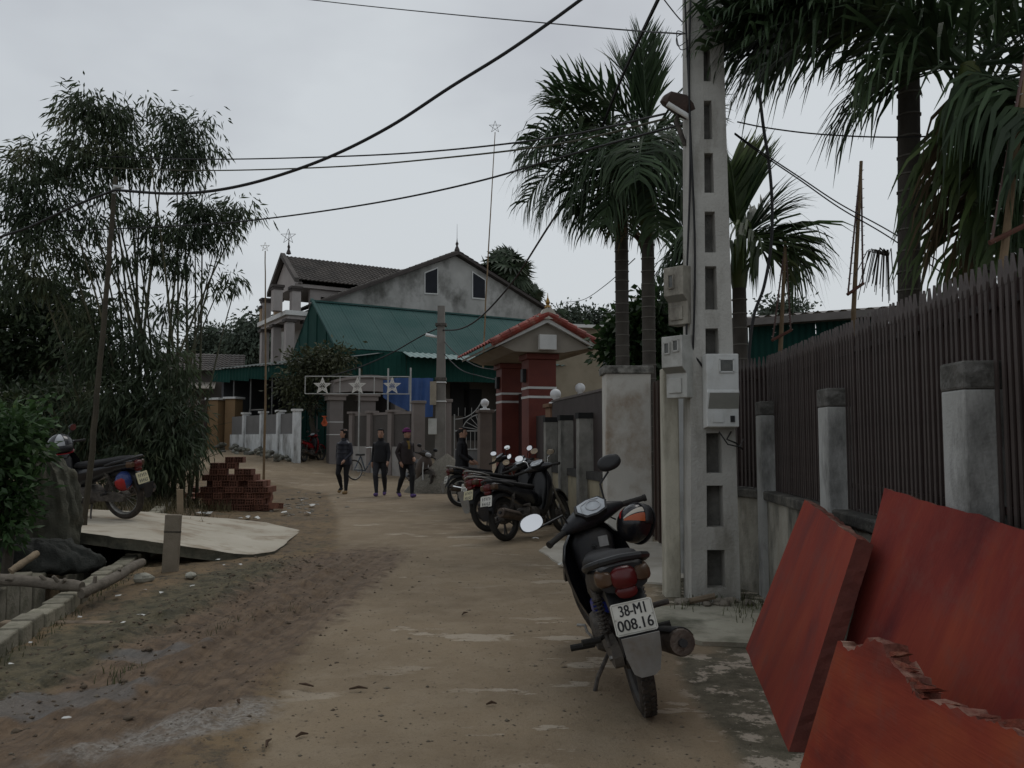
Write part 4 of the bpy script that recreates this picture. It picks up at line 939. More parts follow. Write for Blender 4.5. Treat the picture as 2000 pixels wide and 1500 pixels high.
# little shop front behind the yellow pillars
sf2 = Frame(*at(345, 760, 38)[:2], .95, .3)
sb = empty('shed'); sf2.place(sb); tag(sb, 'dark open shed with pale awning behind the yellow gate pillars', 'shed')
zz = sf2.Z(360, 745); uu = sf2.U(455)
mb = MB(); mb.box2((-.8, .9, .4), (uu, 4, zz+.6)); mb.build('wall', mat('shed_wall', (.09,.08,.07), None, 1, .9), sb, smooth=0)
mb = MB(); mb.add([(-.8, -.4, zz-.35), (uu-.8, -.4, zz-.35), (uu-.8, .9, zz), (-.8, .9, zz), (-.8, -.4, zz-.30), (uu-.8, -.4, zz-.30), (uu-.8, .9, zz+.05), (-.8, .9, zz+.05)], [(0,1,2,3), (7,6,5,4), (0,4,5,1), (3,2,6,7), (0,3,7,4), (1,5,6,2)]); mb.build('awning', mat('awning_pale', (.30,.27,.23), None, 2, .8), sb, smooth=0)
mb = MB(); tiled(mb, (-1.2, .4, zz+.55), (uu+.5, .4, zz+.55), (uu+.5, 3, zz+1.6), (-1.2, 3, zz+1.6), 8, 20, .04); tag(mb.build('roof', m_tile, sb, smooth=0), kind='stuff')
for (px_, c) in ((365, .4), (392, .32)):
    u_ = sf2.U(px_, .85); z_ = sf2.Z(px_, 800, .85); mb = MB(); mb.box2((u_, .84, z_-.3), (u_+.9, .9, z_+.5)); mb.build('sign_panel', mat('panel_pale', (c*.9, c*.75, c*.72), None, 3, .7), sb, smooth=0)

# ------------------------------------------------------------------ green building behind the fence on the right
rf = Frame(*at(1440, 650, 15.5)[:2], .86, -.51)
rb = empty('green_hall'); rf.place(rb); tag(rb, 'green corrugated hall with a grey roof edge behind the spear fence', 'building')
uE = 7.5; zt = rf.Z(1445, 640); 
n = 14
for i in range(n):
    a, b = -1+(uE+1)*i/n, -1+(uE+1)*(i+1)/n-.01
    mb = MB(); corr(mb, (a, 0, 0), (b, 0, 0), (b, 0, zt), (a, 0, zt), 5, -.02); mb.build('wall_sheet', m_greenwall, rb, smooth=0)
mb = MB(); mb.box2((-1.2, -.25, zt), (uE, .1, zt+.13)); mb.build('eave_trim', mat('eave_grey', (.17,.155,.145), (.13,.12,.11), 3, .7), rb, smooth=0)
mb = MB(); corr(mb, (-1.2, -.2, zt+.14), (uE, -.2, zt+.14), (uE, 5, zt+.9), (-1.2, 5, zt+.9), 40, .03); mb.build('roof', mat('roof_greybrown', (.15,.135,.125), (.12,.11,.10), 3, .7), rb, smooth=0)
# ------------------------------------------------------------------ red tiled gate
m_red = mat('red_gate_paint', (.150,.034,.022), (.115,.027,.019), 2.5, .6, .06, 40, stain=(.08,.018,.015), sscale=2, samt=.5)
m_redside = m_red
m_redtile = mat('red_roof_tile', (.26,.042,.026), (.17,.030,.021), 5, .6, .15, 40, stain=(.36,.26,.2), sscale=6, samt=.35, rndv=.2)
RF_ = Vector((.53, 16.2)); RB_ = Vector((-.02, 18.3)); rdv = (RB_-RF_).normalized()
rgate = empty('red_gate', (RF_.x, RF_.y, 0), math.atan2(rdv.y, rdv.x)-math.pi/2); tag(rgate, 'red pillared gateway with a small red tiled gable roof', 'gateway')
Lg = (RB_-RF_).length
for y in (0, Lg):
    p = empty('pillar', (0, y, 0), parent=rgate)
    mb = MB(); mb.box2((-.28, -.26, -.2), (.28, .26, 2.86)); mb.build('shaft', m_red, p, smooth=0, bevel=.008)
    mb = MB(); mb.box2((-.33, -.31, 2.86), (.33, .31, 2.97)); mb.build('capital', m_red, p, smooth=0, bevel=.01)
    for z in (2.10, 2.28):
        mb = MB(); mb.box2((-.287, -.267, z), (.287, .267, z+.045)); mb.build('band', m_trimwhite, p, smooth=0)
    mb = MB(); mb.box2((-.36, -.10, 2.42), (-.281, .06, 2.68)); mb.build('wall_lamp', m_black, p, smooth=0, bevel=.01)
zr, zv = 3.66, 3.10; hw = 1.02; y0, y1 = -.62, Lg+.5
mb = MB(); mb.prism([(-hw+.12, zv-.02), (-.62, 2.975), (.35, 2.975), (hw-.12, zv-.02), (0, zr-.10)], y0+.12, y1-.12, 'y'); mb.build('gable_body', mat('gate_plaster', (.30,.27,.225), (.24,.215,.18), 2, .85, .1), rgate, smooth=0)
for s in (-1, 1):
    mb = MB(); mb.add([(s*hw, y0, zv-.06), (0, y0, zr-.12), (0, y0, zr-.02), (s*hw, y0, zv+.03), (s*hw, y0+.09, zv-.06), (0, y0+.09, zr-.12), (0, y0+.09, zr-.02), (s*hw, y0+.09, zv+.03)], [(0,1,2,3), (7,6,5,4), (0,4,5,1), (3,2,6,7), (0,3,7,4), (1,5,6,2)]); mb.build('bargeboard', m_trimwhite, rgate, smooth=0)
    mb = MB(); mb.add([(s*hw, y0+.09, zv-.05), (s*hw, y1, zv-.05), (0, y1, zr-.1), (0, y0+.09, zr-.1), (s*hw, y0+.09, zv-.0), (s*hw, y1, zv-.0), (0, y1, zr-.05), (0, y0+.09, zr-.05)], [(0,1,2,3), (7,6,5,4), (0,4,5,1), (0,3,7,4), (1,5,6,2)]); mb.build('roof_deck', mat('deck_plaster', (.33,.30,.25), None, 2, .85), rgate, smooth=0)
# tiles: shared mesh, one object each
tl = None; rows, cols = 5, 13
sl_len = math.hypot(hw+.08, zr-zv); ang = math.atan2(zr-zv, hw+.08)
for s in (-1, 1):
    for r_ in range(rows):
        for c_ in range(cols):
            if tl is None:
                mb = MB(); tw, tlg = (y1-y0+.06)/cols, sl_len/rows+.05
                pr = [(-tw/2, 0), (-tw*.25, .035), (0, .045), (tw*.25, .02), (tw/2, .0)]
                mb.loft([[(-tlg/2, a, b+.018) for a, b in pr], [(tlg/2, a, b-.0) for a, b in pr]], False, False, False)
                mb.loft([[(-tlg/2, a, b+.018) for a, b in pr], [(-tlg/2, a, b-.012) for a, b in pr]], False, False, False)
                tl = o = mb.build('roof_tile', m_redtile, rgate, smooth=40)
            else: o = tl.copy(); col.objects.link(o)
            f = (r_+.5)/rows; xx = (hw+.08)*(1-f); zz = zv-.02+(zr-zv+.06)*f+.035
            yy = y0-.02+(y1-y0+.04)*(c_+.5)/cols
            o.location = (s*xx, yy, zz); o.rotation_euler = (0, -ang, 0) if s < 0 else (0, -ang, math.pi)
for s in (-1, 1):
    for k in range(6):
        f0, f1 = k/6, (k+1)/6+.02; mb = MB(); mb.tube([(s*(hw+.09)*(1-f0), y0+.0, zv+.02+(zr-zv+.03)*f0), (s*(hw+.09)*(1-f1), y0+.0, zv+.005+(zr-zv+.03)*f1)], [.082, .07], 10); mb.build('verge_tile', m_redtile, rgate)
mb = MB()
for k in range(8): 
    yy = y0+(y1-y0)*k/8; mb.tube([(0, yy, zr+.05), (0, yy+(y1-y0)/8+.03, zr+.035)], [.085, .075], 8)
tag(mb.build('ridge_tiles', m_redtile, rgate), kind='stuff')
mb = MB(); mb.prism([(-.26,zr-.02), (-.16,zr+.02), (-.10,zr+.12), (0,zr+.17), (.10,zr+.12), (.16,zr+.02), (.26,zr-.02), (.1,zr-.06), (-.1,zr-.06)], y0-.06, y0+.05, 'y'); fn = mb.build('ridge_ornament', mat('ornament_white', (.55,.52,.46), (.4,.37,.3), 8, .8), rgate, smooth=0)
mb = MB(); mb.lathe([(.05,0), (.07,.05), (.03,.10), (.05,.14), (.012,.24), (.004,.33)], 8, M=Matrix.Translation((0, y0, zr+.12))); mb.build('finial', mat('ornament_gold', (.33,.20,.06), None, 9, .5, metal=.5), fn)
mb = MB(); mb.box2((-.17, y0-.03, 3.01), (.17, y0+.10, 3.30)); mb.build('gable_lamp_box', m_trimwhite, rgate, smooth=0, bevel=.01)
# gate leaves between pillars
mb = MB(); mb.box2((.10, .27, .1), (.14, Lg-.27, 2.3)); mb.build('gate_leaf', mat('gate_leaf_dark', (.05,.02,.018), None, 3, .6), rgate, smooth=0)

# ------------------------------------------------------------------ globe lamps on posts beside the gate
m_globe = mat('globe_lamp_white', (.70,.71,.71), (.62,.62,.62), 5, .35, 0)
m_ochre = mat('ochre_post_paint', (.21,.115,.065), (.17,.095,.055), 3, .75, .08, stain=(.10,.07,.05), sscale=3, samt=.5)
def globe_post(px, pyc, Yd, ztop, m, label, w=.30):
    c = at(px, pyc, Yd); r = empty('lamp_post', (c.x, c.y, 0), .25); tag(r, label, 'lamp post')
    zs = c.z; rr = .10
    mb = MB(); mb.box2((-w/2, -w/2, -.2), (w/2, w/2, ztop)); mb.build('post_shaft', m, r, smooth=0, bevel=.01)
    mb = MB(); mb.box2((-w/2-.04, -w/2-.04, ztop), (w/2+.04, w/2+.04, ztop+.07)); mb.build('cap', m, r, smooth=0, bevel=.01)
    mb = MB(); mb.lathe([(.001, 0), (.13, 0), (.12, .03), (.05, .04), (.035, .10), (.06, .13), (.02, .15)], 12, M=Matrix.Translation((0, 0, ztop+.07))); mb.build('lamp_base', m_white, r)
    mb = MB(); mb.sphere((0, 0, zs), rr, 18, 12); mb.build('globe', m_globe, r, smooth=80)
    return r
globe_post(1085, 770, 14.8, 1.87, m_ochre, 'ochre post with a white globe lamp right of the red gate')
globe_post(947, 787, 19.6, 1.93, mat('taupe_post', (.16,.13,.11), None, 3, .8), 'taupe post with a white globe lamp left of the red gate')
globe_post(1133, 758, 15.9, 2.0, m_ochre, 'post topped by a white globe lamp showing over the brown sheet fence')
# ochre wing wall with balusters between the red gate and the ochre lamp post
wl = empty('baluster_wall', (.62, 15.4, 0), math.atan2(1.3, -.3)); tag(wl, 'low ochre wall with turned balusters beside the red gate', 'wall')
mb = MB(); mb.box2((-.7, -.08, -.2), (.7, .08, .35)); mb.build('plinth', m_ochre, wl, smooth=0)
mb = MB(); mb.box2((-.7, -.1, .82), (.7, .1, .93)); mb.build('top_rail', m_ochre, wl, smooth=0)
for i in range(6):
    mb = MB(); mb.lathe([(.04,.35), (.06,.42), (.07,.5), (.035,.62), (.06,.74), (.04,.82)], 10, M=Matrix.Translation((-.58+i*.23, 0, 0))); mb.build('baluster', mat('baluster_ochre', (.33,.22,.15), None, 4, .8), wl)
mb = MB(); mb.box2((-.7, -.03, .93), (.7, .03, 1.75)); mb.build('sheet_panel', m_sheetbrown, wl, smooth=0)

# ------------------------------------------------------------------ iron swing gate with fan pattern and its posts
m_greypost = mat('grey_taupe_post', (.215,.185,.17), (.18,.155,.14), 2, .85, .08, 30, stain=(.12,.105,.095), sscale=1.4, samt=.4)
def gpost(px, ytop, ybase, Yd, w, label, m=m_greypost, cap=.09):
    b = at(px, ybase, Yd); zt = at(px, ytop, Yd).z
    return post('gate_post', (b.x, b.y), w, w, zt-cap, m, m, label, 'gate post', cap, .035, -.3, .3), b, zt
pR, bR, zR_ = gpost(867, 780, 935, 24.5, .36, 'taupe gate post just right of the concrete electric pole')
pL, bL, zL_ = gpost(816, 783, 930, 25.3, .36, 'tall taupe gate post ending the grey panel wall, left of the electric pole')
ig = empty('iron_gate', (bR.x+.3, bR.y+.05, 0), .18); tag(ig, 'white iron gate with fan-shaped bars left of the red gate', 'gate')
m_iron = mat('iron_pale', (.30,.30,.29), (.22,.22,.21), 6, .6)
wd = 1.0
def bar(a, b, r=.016, nm='bar'):
    mb = MB(); mb.tube([a, b], r, 6); mb.build(nm, m_iron, ig)
def arc(c, r, a0, a1, nm='arc_bar', n=14, rr=.016):
    mb = MB(); mb.tube([(c[0]+r*math.cos(a0+(a1-a0)*i/n), 0, c[1]+r*math.sin(a0+(a1-a0)*i/n)) for i in range(n+1)], rr, 6); mb.build(nm, m_iron, ig)
for x in (0, wd*.82): bar((x, 0, .2), (x, 0, 2.05), .022, 'stile')
for z in (.25, 1.0, 1.55): bar((0, 0, z), (wd*.82, 0, z), .02, 'rail')
arc((.02, 2.75), .85, -math.pi/2, -.3); arc((.82, 1.45), .6, math.pi/2, math.pi)
for k in range(5):
    a = math.pi/2+k*.3; bar((.82+.12*math.cos(a), 0, 1.55+.12*math.sin(a)), (.82+.6*math.cos(a), 0, 1.45+.6*math.sin(a)), .01)
for k in range(6): bar((.1+k*.13, 0, 1.0), (.1+k*.13, 0, 1.55), .01)
for k in range(4): bar((.12+k*.2, 0, 2.0), (.12+k*.2, 0, 2.25), .008)
mb = MB(); mb.box2((0, .02, .25), (.82, .03, .98)); mb.build('lower_panel', mat('iron_panel_grey', (.13,.13,.13), (.09,.09,.09), 4, .7), ig, smooth=0)
m2_ = mat('gate_bar', (.26,.26,.25), None, 4, .6)
mb = MB(); mb.tube([(wd*.82, 0, 1.95), (wd*1.05, -.1, 2.05), (wd*1.25, -.25, 2.2)], .018, 6); mb.build('scroll_arm', m2_, ig)

# ------------------------------------------------------------------ grey panel wall left of the pole
wF = Frame(*at(692, 905, 28.0)[:2], (bL.x-at(692,905,28.0).x), (bL.y-28.0))
gw = empty('panel_wall'); wF.place(gw); tag(gw, 'taupe wall with dark infill panels and capped posts behind the three walkers', 'wall')
uE = wF.U(806)
gz = H(wF.o[0], wF.o[1])
m_panel = mat('dark_infill', (.085,.075,.068), (.068,.06,.054), 2, .8, .05)
mb = MB(); mb.box2((0, -.10, gz-.4), (uE, .10, wF.Z(740, 872))); mb.build('low_wall', mat('low_wall_grey', (.34,.32,.30), (.27,.255,.235), 1.5, .85, .1, stain=(.14,.13,.12), sscale=1.2, samt=.6), gw, smooth=0)
us = [wF.U(p) for p in (692, 727, 768, 806)]
zt = wF.Z(740, 806)
for i in range(3):
    mb = MB(); mb.box2((us[i]+.1, -.03, wF.Z(740, 872)), (us[i+1]-.1, .03, zt-.08)); mb.build('panel', m_panel, gw, smooth=0)
for u in us[:3]:
    p = empty('post', (u, 0, 0), parent=gw)
    mb = MB(); mb.box2((-.11, -.13, gz-.4), (.11, .13, zt)); mb.build('shaft', m_greypost, p, smooth=0)
    mb = MB(); mb.box2((-.16, -.18, zt), (.16, .18, zt+.07)); mb.build('cap', m_greypost, p, smooth=0)
mb = MB(); mb.box2((0, -.05, zt-.08), (uE, .05, zt)); mb.build('top_rail', m_greypost, gw, smooth=0)

# ------------------------------------------------------------------ arched gateway (two banded pillars)
AF = Frame(*at(640, 905, 29.5)[:2], .9, .43)
ag = empty('arched_gateway'); AF.place(ag); tag(ag, 'grey gateway with banded pillars and a curved lintel behind the star frame', 'gateway')
gz = H(*AF.o)
m_taupe = mat('taupe_pillar', (.175,.155,.145), (.145,.13,.12), 1.5, .85, .08)
zc = AF.Z(655, 782)
for (px0, px1) in ((642, 668), (701, 730)):
    a, b = AF.U(px0), AF.U(px1); p = empty('pillar', ((a+b)/2, 0, 0), parent=ag); w = (b-a)/2
    mb = MB(); mb.box2((-w, -w, gz-.4), (w, w, zc)); mb.build('shaft', m_taupe, p, smooth=0)
    mb = MB(); mb.box2((-w-.08, -w-.08, zc), (w+.08, w+.08, zc+.16)); mb.box2((-w-.14, -w-.14, zc+.162), (w+.14, w+.14, zc+.24)); mb.build('capital', m_greypost, p, smooth=0)
    for z in (gz+1.0, gz+1.45):
        mb = MB(); mb.box2((-w-.006, -w-.006, z), (w+.006, w+.006, z+.03)); mb.build('band', m_trimwhite, p, smooth=0)
a, b = AF.U(648), AF.U(790)
low = []; up = []
for i in range(13):
    t = i/12; u = a+(b-a)*t; s = math.sin(math.pi*t)
    low.append((u, zc+.25+.10*s)); up.append((u, zc+.62+.22*s))
mb = MB(); mb.prism(low+up[::-1], -.3, .3, 'y'); mb.build('lintel', mat('lintel_taupe', (.23,.205,.19), None, 1.5, .85), ag, smooth=0)
mb = MB(); mb.prism(up+[(u, z+.10) for u, z in up[::-1]], -.38, .38, 'y'); mb.build('cornice', m_greypost, ag, smooth=0)
p = AF.U(778); mb = MB(); mb.box2((p-.2, -.28, gz-.4), (p+.2, .28, zc+.3)); mb.build('pillar', m_taupe, ag, smooth=0)

# ------------------------------------------------------------------ white panel fence on the bank, yellow gate pillars
WFr = Frame(*at(452, 872, 33.5)[:2], at(580,885,28.5).x-at(452,872,33.5).x, 28.5-33.5)
wf = empty('panel_fence'); WFr.place(wf); tag(wf, 'white fence with grey panels and mouldy base standing on a stone bank', 'fence')
uE = WFr.U(581); zlow0, zlow = .45, WFr.Z(520, 848); zt = WFr.Z(545, 806); zbase = WFr.Z(545, 882)
mb = MB(); mb.box2((0, -.07, zbase-.6), (uE, .07, zlow)); mb.build('low_wall', m_whitedirty, wf, smooth=0)
us = [0] + [WFr.U(p) for p in (482, 516, 549, 581)]
m_pgrey = mat('grey_panel', (.16,.155,.15), (.13,.127,.122), 1.5, .8)
for i in range(4):
    mb = MB(); mb.box2((us[i]+.08, -.03, zlow), (us[i+1]-.08, .03, zt-.05)); mb.build('panel', m_pgrey, wf, smooth=0)
for u in us[1:]:
    p = empty('post', (u, 0, 0), parent=wf)
    mb = MB(); mb.box2((-.1, -.12, zbase-.6), (.1, .12, zt+.02)); mb.build('shaft', m_whitedirty, p, smooth=0)
    mb = MB(); mb.box2((-.14, -.16, zt+.02), (.14, .16, zt+.09)); mb.build('cap', m_trimwhite, p, smooth=0)
m_yel = mat('ochre_yellow', (.22,.14,.07), (.185,.118,.06), 1.5, .8, .05)
for (pxc, ytop, lab, w) in ((421, 778, 'ochre yellow gate pillar with white cap, left of the pair', .56), (455, 776, 'ochre yellow gate pillar with white cap next to the white fence', .5)):
    b = at(pxc, 875, 34); zt_ = at(pxc, ytop, 34).z
    post('gate_pillar', (b.x, b.y), w, .5, zt_-.08, m_yel, m_trimwhite, lab, 'gate pillar', .09, .07, 0, -.35)
c = at(437, 850, 34.3); mb = MB(); mb.box((0, 0, 1.0), (.5, .04, 2.0)); tag(mb.build('steel_gate', mat('steelgate_grey', (.12,.12,.115), None, 2, .6), None, (c.x, c.y, .5), (0, 0, -.35), smooth=0), 'narrow grey steel gate between the ochre pillars', 'gate')
b = at(399, 860, 34); mb = MB(); mb.box2((-.15, -.2, 0), (.15, .2, 2.5)); tag(mb.build('gate_pillar', mat('maroon_dark', (.035,.02,.018), None, 2, .7), None, (b.x, b.y, .4), smooth=0), 'dark maroon pillar left of the ochre pillars', 'gate pillar')
# bank of stones under the white fence
rb_ = random.Random(9)
for i in range(60):
    t = rb_.random(); u = uE*t + rb_.uniform(-.3, .3)
    p = Vector((WFr.o[0]+WFr.u[0]*u, WFr.o[1]+WFr.u[1]*u, 0)) - Vector((WFr.n[0], WFr.n[1], 0))*rb_.uniform(.1, .8)
    s = rb_.uniform(.07, .15)
    stone('bank_stone', (p.x, p.y, H(p.x, p.y)+rb_.uniform(.0, .25)), (s, s*.9, s*.7), 'grey stone in the bank below the white fence', mat('bank_rock', (.17,.165,.14), (.10,.10,.08), 4, .95, .5, 20, rndv=.35) if i == 0 else bpy.data.materials['bank_rock'], 'stone', 'stones in the bank below the white fence', i)

# ------------------------------------------------------------------ star frame
m_pipe = mat('pipe_white', (.40,.40,.38), (.30,.30,.28), 6, .6)
SFr = Frame(*at(596, 770, 27.0)[:2], 1, .05)
st = empty('star_decoration'); SFr.place(st); tag(st, 'pipe frame carrying three white openwork stars over the gateway', 'decoration')
u0, u1 = 0, SFr.U(800); z1, z0 = SFr.Z(600, 735), SFr.Z(600, 769)
for z in (z0, z1):
    mb = MB(); mb.tube([(u0, 0, z), (u1, 0, z)], .018, 6); mb.build('pipe', m_pipe, st)
for px_ in (596, 664, 731, 799):
    u = SFr.U(px_); mb = MB(); mb.tube([(u, 0, z0), (u, 0, z1)], .016, 6); mb.build('pipe', m_pipe, st)
m_star = mat('star_white', (.62,.60,.55), (.5,.48,.44), 12, .6)
def star_part(nm, u, z, Ro, par, y=-.03):
    mb = MB(); P = []
    for i in range(10):
        a = math.pi/2+i*math.pi/5; r = Ro if i % 2 == 0 else Ro*.42; P.append((r*math.cos(a), r*math.sin(a)))
    # openwork: ring of border + petals + centre, all one plate with holes
    n = 10; inner = [(p[0]*.66, p[1]*.66) for p in P]; core = [(p[0]*.30, p[1]*.30) for p in P]
    for a_, b_ in ((P, inner),):
        for yy in (0, .03):
            v = [(p[0], yy, p[1]) for p in a_]+[(p[0], yy, p[1]) for p in b_]
            mb.add(v, [(i, (i+1) % n, n+(i+1) % n, n+i) for i in range(n)])
        v = [(p[0], 0, p[1]) for p in a_]+[(p[0], .03, p[1]) for p in a_]; mb.add(v, [(i, n+i, n+(i+1) % n, (i+1) % n) for i in range(n)])
    for i in range(5):
        a = math.pi/2+i*2*math.pi/5
        tip, base = (P[2*i][0]*.60, P[2*i][1]*.60), (P[2*i][0]*.14, P[2*i][1]*.14)
        nx_, nz_ = -math.sin(a)*Ro*.09, math.cos(a)*Ro*.09
        m_ = ((tip[0]+base[0])/2, (tip[1]+base[1])/2)
        mb.prism([base, (m_[0]+nx_, m_[1]+nz_), tip, (m_[0]-nx_, m_[1]-nz_)], 0, .03, 'y')
        q = (P[(2*i+1) % 10][0], P[(2*i+1) % 10][1]); mb.prism([(0, 0), (q[0]*.8+.02, q[1]*.8), (q[0]*.8-.02, q[1]*.8)], 0, .025, 'y')
    o = mb.build(nm, m_star, par, (u, y, z), smooth=0); return o
for px_ in (630, 698, 766): star_part('star', SFr.U(px_), SFr.Z(px_, 754), .31, st)
for px_ in (702, 758, 803):
    u = SFr.U(px_, .3); mb = MB(); mb.tube([(u, .3 if px_ != 803 else .06, 0), (u, .3 if px_ != 803 else .06, SFr.Z(px_, 718))], .03, 6); mb.build('support_post', m_pipe, st)
# blue tarp hanging right of the stars
TF = Frame(*at(745, 745, 27.6)[:2], 1, .05)
mb = MB(); r_ = random.Random(2); nu = 40
def tpt(t, s):
    u = TF.U(748+98*t); bot = 775+40*min(1, t*1.25)**.8-6*max(0, t-.8); top = 738 if t > .2 else 742
    py_ = top+(bot-top)*s
    return (u, .05*math.sin(t*34+s*2)+.03*math.sin(t*11), TF.Z(760, py_))
rings = [[tpt(i/nu, s/8) for i in range(nu+1)] for s in range(9)]
mb.loft(rings, False, False, False)
tarp = mb.build('blue_tarp', mat('tarp_blue', (.035,.085,.24), (.028,.07,.19), 3, .5, .05), smooth=60); TF.place(tarp); tag(tarp, 'blue plastic tarp hanging beside the star frame', 'tarp')
# small orange cloth by the pillar
c = at(634, 820, 29); mb = MB(); mb.loft([[(x*(.6+.4*math.sin(k*1.7)), .03*math.sin(x*40+k), z) for x in (-.13, -.07, 0, .06, .12)] for k, z in enumerate((-.22, -.12, -.02, .08, .14))], False, False, False); tag(mb.build('hanging_cloth', mat('cloth_orange', (.45,.09,.03), None, 5, .6), None, c), 'small orange cloth hanging by the gateway pillar', 'cloth')
# concrete electric pole with box
c = at(860, 940, 24); ep = empty('electric_pole', (c.x, c.y, 0)); tag(ep, 'slim square concrete electric pole in front of the green building', 'electric pole')
zt = at(862, 598, 24).z
mb = MB(); mb.loft([[(-.17,-.15,-.3), (.17,-.15,-.3), (.17,.15,-.3), (-.17,.15,-.3)], [(-.10,-.1,zt), (.10,-.1,zt), (.10,.1,zt), (-.10,.1,zt)]]); mb.build('shaft', mat('epole_concrete', (.20,.185,.165), (.15,.14,.125), 3, .9, .2, stain=(.09,.085,.075), sscale=2, samt=.6, streak=.3), ep, smooth=0)
for z in (zt-.6, zt-2.2):
    mb = MB(); mb.box2((-.16,-.16,z), (.16,.16,z+.08)); mb.build('clamp', m_dirtmetal, ep, smooth=0)
for z in (at(860,748,24).z, at(860,785,24).z):
    mb = MB(); mb.box2((-.155,-.155,z), (.155,.155,z+.03)); mb.build('white_strap', m_white, ep, smooth=0)
bx = at(845, 833, 23.8); mb = MB(); mb.box((bx.x-c.x, bx.y-c.y, bx.z), (.24, .16, .46)); mb.build('meter_box', m_mboxgrey, ep, smooth=0, bevel=.01)
bx = at(846, 768, 23.8); mb = MB(); mb.box((bx.x-c.x, bx.y-c.y, bx.z), (.18, .12, .68)); mb.build('cable_cover', mat('cover_beige', (.30,.26,.2), None, 3, .8), ep, smooth=0)
bl = at(838, 655, 23.9); mb = MB(); mb.tube([(bl.x-c.x-.1, bl.y-c.y, bl.z+.02), (bl.x-c.x+.3, 0, bl.z-.05)], [.05, .03], 8); mb.build('lamp_tube', m_white, ep)
# ------------------------------------------------------------------ leaves
def leaf_cloud(blobs, L, W, droop=.4, seed=1, fold=.25, csize=.22, spread=1.0):
    """blobs: (centre, (rx,ry,rz), clusters, leaves per cluster) -> vertices, quads"""
    g = np.random.default_rng(seed); C = []; D = []
    for c, r, nc, nl in blobs:
        u = g.normal(size=(nc, 3)); u /= np.linalg.norm(u, axis=1)[:, None]; rad = g.random(nc)**(1/2.2)
        cc = np.array(c) + u*np.array(r)*rad[:, None]
        for k in range(nc):
            q = np.clip(g.normal(size=(nl, 3)), -1.7, 1.7)*csize*g.uniform(.6, 1.4)*spread
            base = cc[k]+q*np.array((1, 1, .75))
            axis_ = u[k]*.35+np.array((0, 0, .05)); d = q/ (np.linalg.norm(q, axis=1)[:, None]+1e-6)*.6 + axis_ + g.normal(size=(nl, 3))*.35
            d[:, 2] -= droop
            C.append(base); D.append(d)
    C = np.concatenate(C); D = np.concatenate(D); D /= np.linalg.norm(D, axis=1)[:, None]
    n = len(C); l = L*g.uniform(.6, 1.25, n)[:, None]; w = W*g.uniform(.7, 1.25, n)[:, None]
    s = np.cross(D, g.normal(size=(n, 3))); s /= np.linalg.norm(s, axis=1)[:, None]; nn = np.cross(s, D)
    mid = C+D*l*.45
    V = np.stack([C, mid+s*w*.5+nn*w*fold, C+D*l-np.array((0, 0, 1))*l*.12*droop, mid-s*w*.5+nn*w*fold], 1).reshape(-1, 3)
    F_ = np.arange(4*n).reshape(n, 4); return V, F_
def px_blobs(lst, sc=1.0):
    out = []
    for (px, py, Yd, rx, rz, nc, nl) in lst:
        c = at(px, py, Yd); k = Yd/1600
        out.append(((c.x, c.y, c.z), (rx*k, max(rx, rz)*k*.8, rz*k), int(nc*sc), nl))
    return out
m_bleaf = leafmat('bamboo_leaf', (.030,.046,.026), (.062,.084,.044), (.105,.108,.055), .9, .6, .38)
m_dleaf = leafmat('dark_leaf', (.018,.030,.015), (.036,.055,.024), (.06,.075,.03), 1.0, .55, .2)
m_gleaf = leafmat('bright_leaf', (.020,.046,.015), (.045,.088,.028), (.10,.15,.045), 2.2, .5, .3)
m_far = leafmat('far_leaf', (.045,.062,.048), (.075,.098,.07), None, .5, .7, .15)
m_culm = mat('bamboo_culm', (.055,.055,.026), (.034,.037,.02), 3, .7, .1, 30, stain=(.09,.072,.034), sscale=2, samt=.5)
m_bark = mat('bark', (.085,.072,.055), (.05,.043,.034), 8, .9, .6, 30)

# ------------------------------------------------------------------ bamboo clump on the left
bam = empty('bamboo_clump', (-6.5, 14.8, 0)); tag(bam, 'tall feathery bamboo clump with many thin leaning culms on the left', 'bamboo')
bo = Vector((-6.5, 14.8, 0))
rb2 = random.Random(21)
def culm(base, top, bend, r0, r1):
    b, t = Vector(base), Vector(top); pts = []; rr = []
    for i in range(15):
        f = i/14; p = b.lerp(t, f); p += Vector(bend)*math.sin(f*math.pi*.55)*.0 + Vector(bend)*(f*f-f)*-1.0
        pts.append(p-bo); rr.append(r0+(r1-r0)*f)
    mb = MB(); mb.tube(pts, rr, 6)
    for f in range(1, 14):
        mb.tube([pts[f]-Vector((0,0,.008)), pts[f]+Vector((0,0,.008))], [rr[f]*1.35]*2, 6)
    tag(mb.build('culm', m_culm, bam), None)
tops = [(190,190,14.5), (235,215,15), (160,230,14.2), (330,220,15), (370,250,15.4), (300,215,15), (120,330,14), (90,300,13.8), (60,330,14), (30,420,13.8), (410,330,15.2), (450,420,15.4), (480,410,15.4), (440,540,15.6), (395,380,15.2), (345,330,15), (275,300,14.8), (215,330,14.6), (150,420,14.2), (100,470,14), (60,520,13.8), (380,440,15.4), (420,480,15.6), (255,400,15), (310,420,15), (200,470,14.6), (340,520,15.2), (460,560,15.8), (180,260,15), (350,290,15.8), (285,260,14.2), (130,280,15)]
for (px, py, Yd) in tops:
    Yd += .35
    base = (-6.45+rb2.uniform(-.55, .55)+(px-290)*.0012, 14.8+rb2.uniform(-.5, .5), .1)
    t = at(px, py, Yd); side = (t.x-base[0])
    culm(base, t, (-side*.55, 0, .5), rb2.uniform(.022, .036), .008)
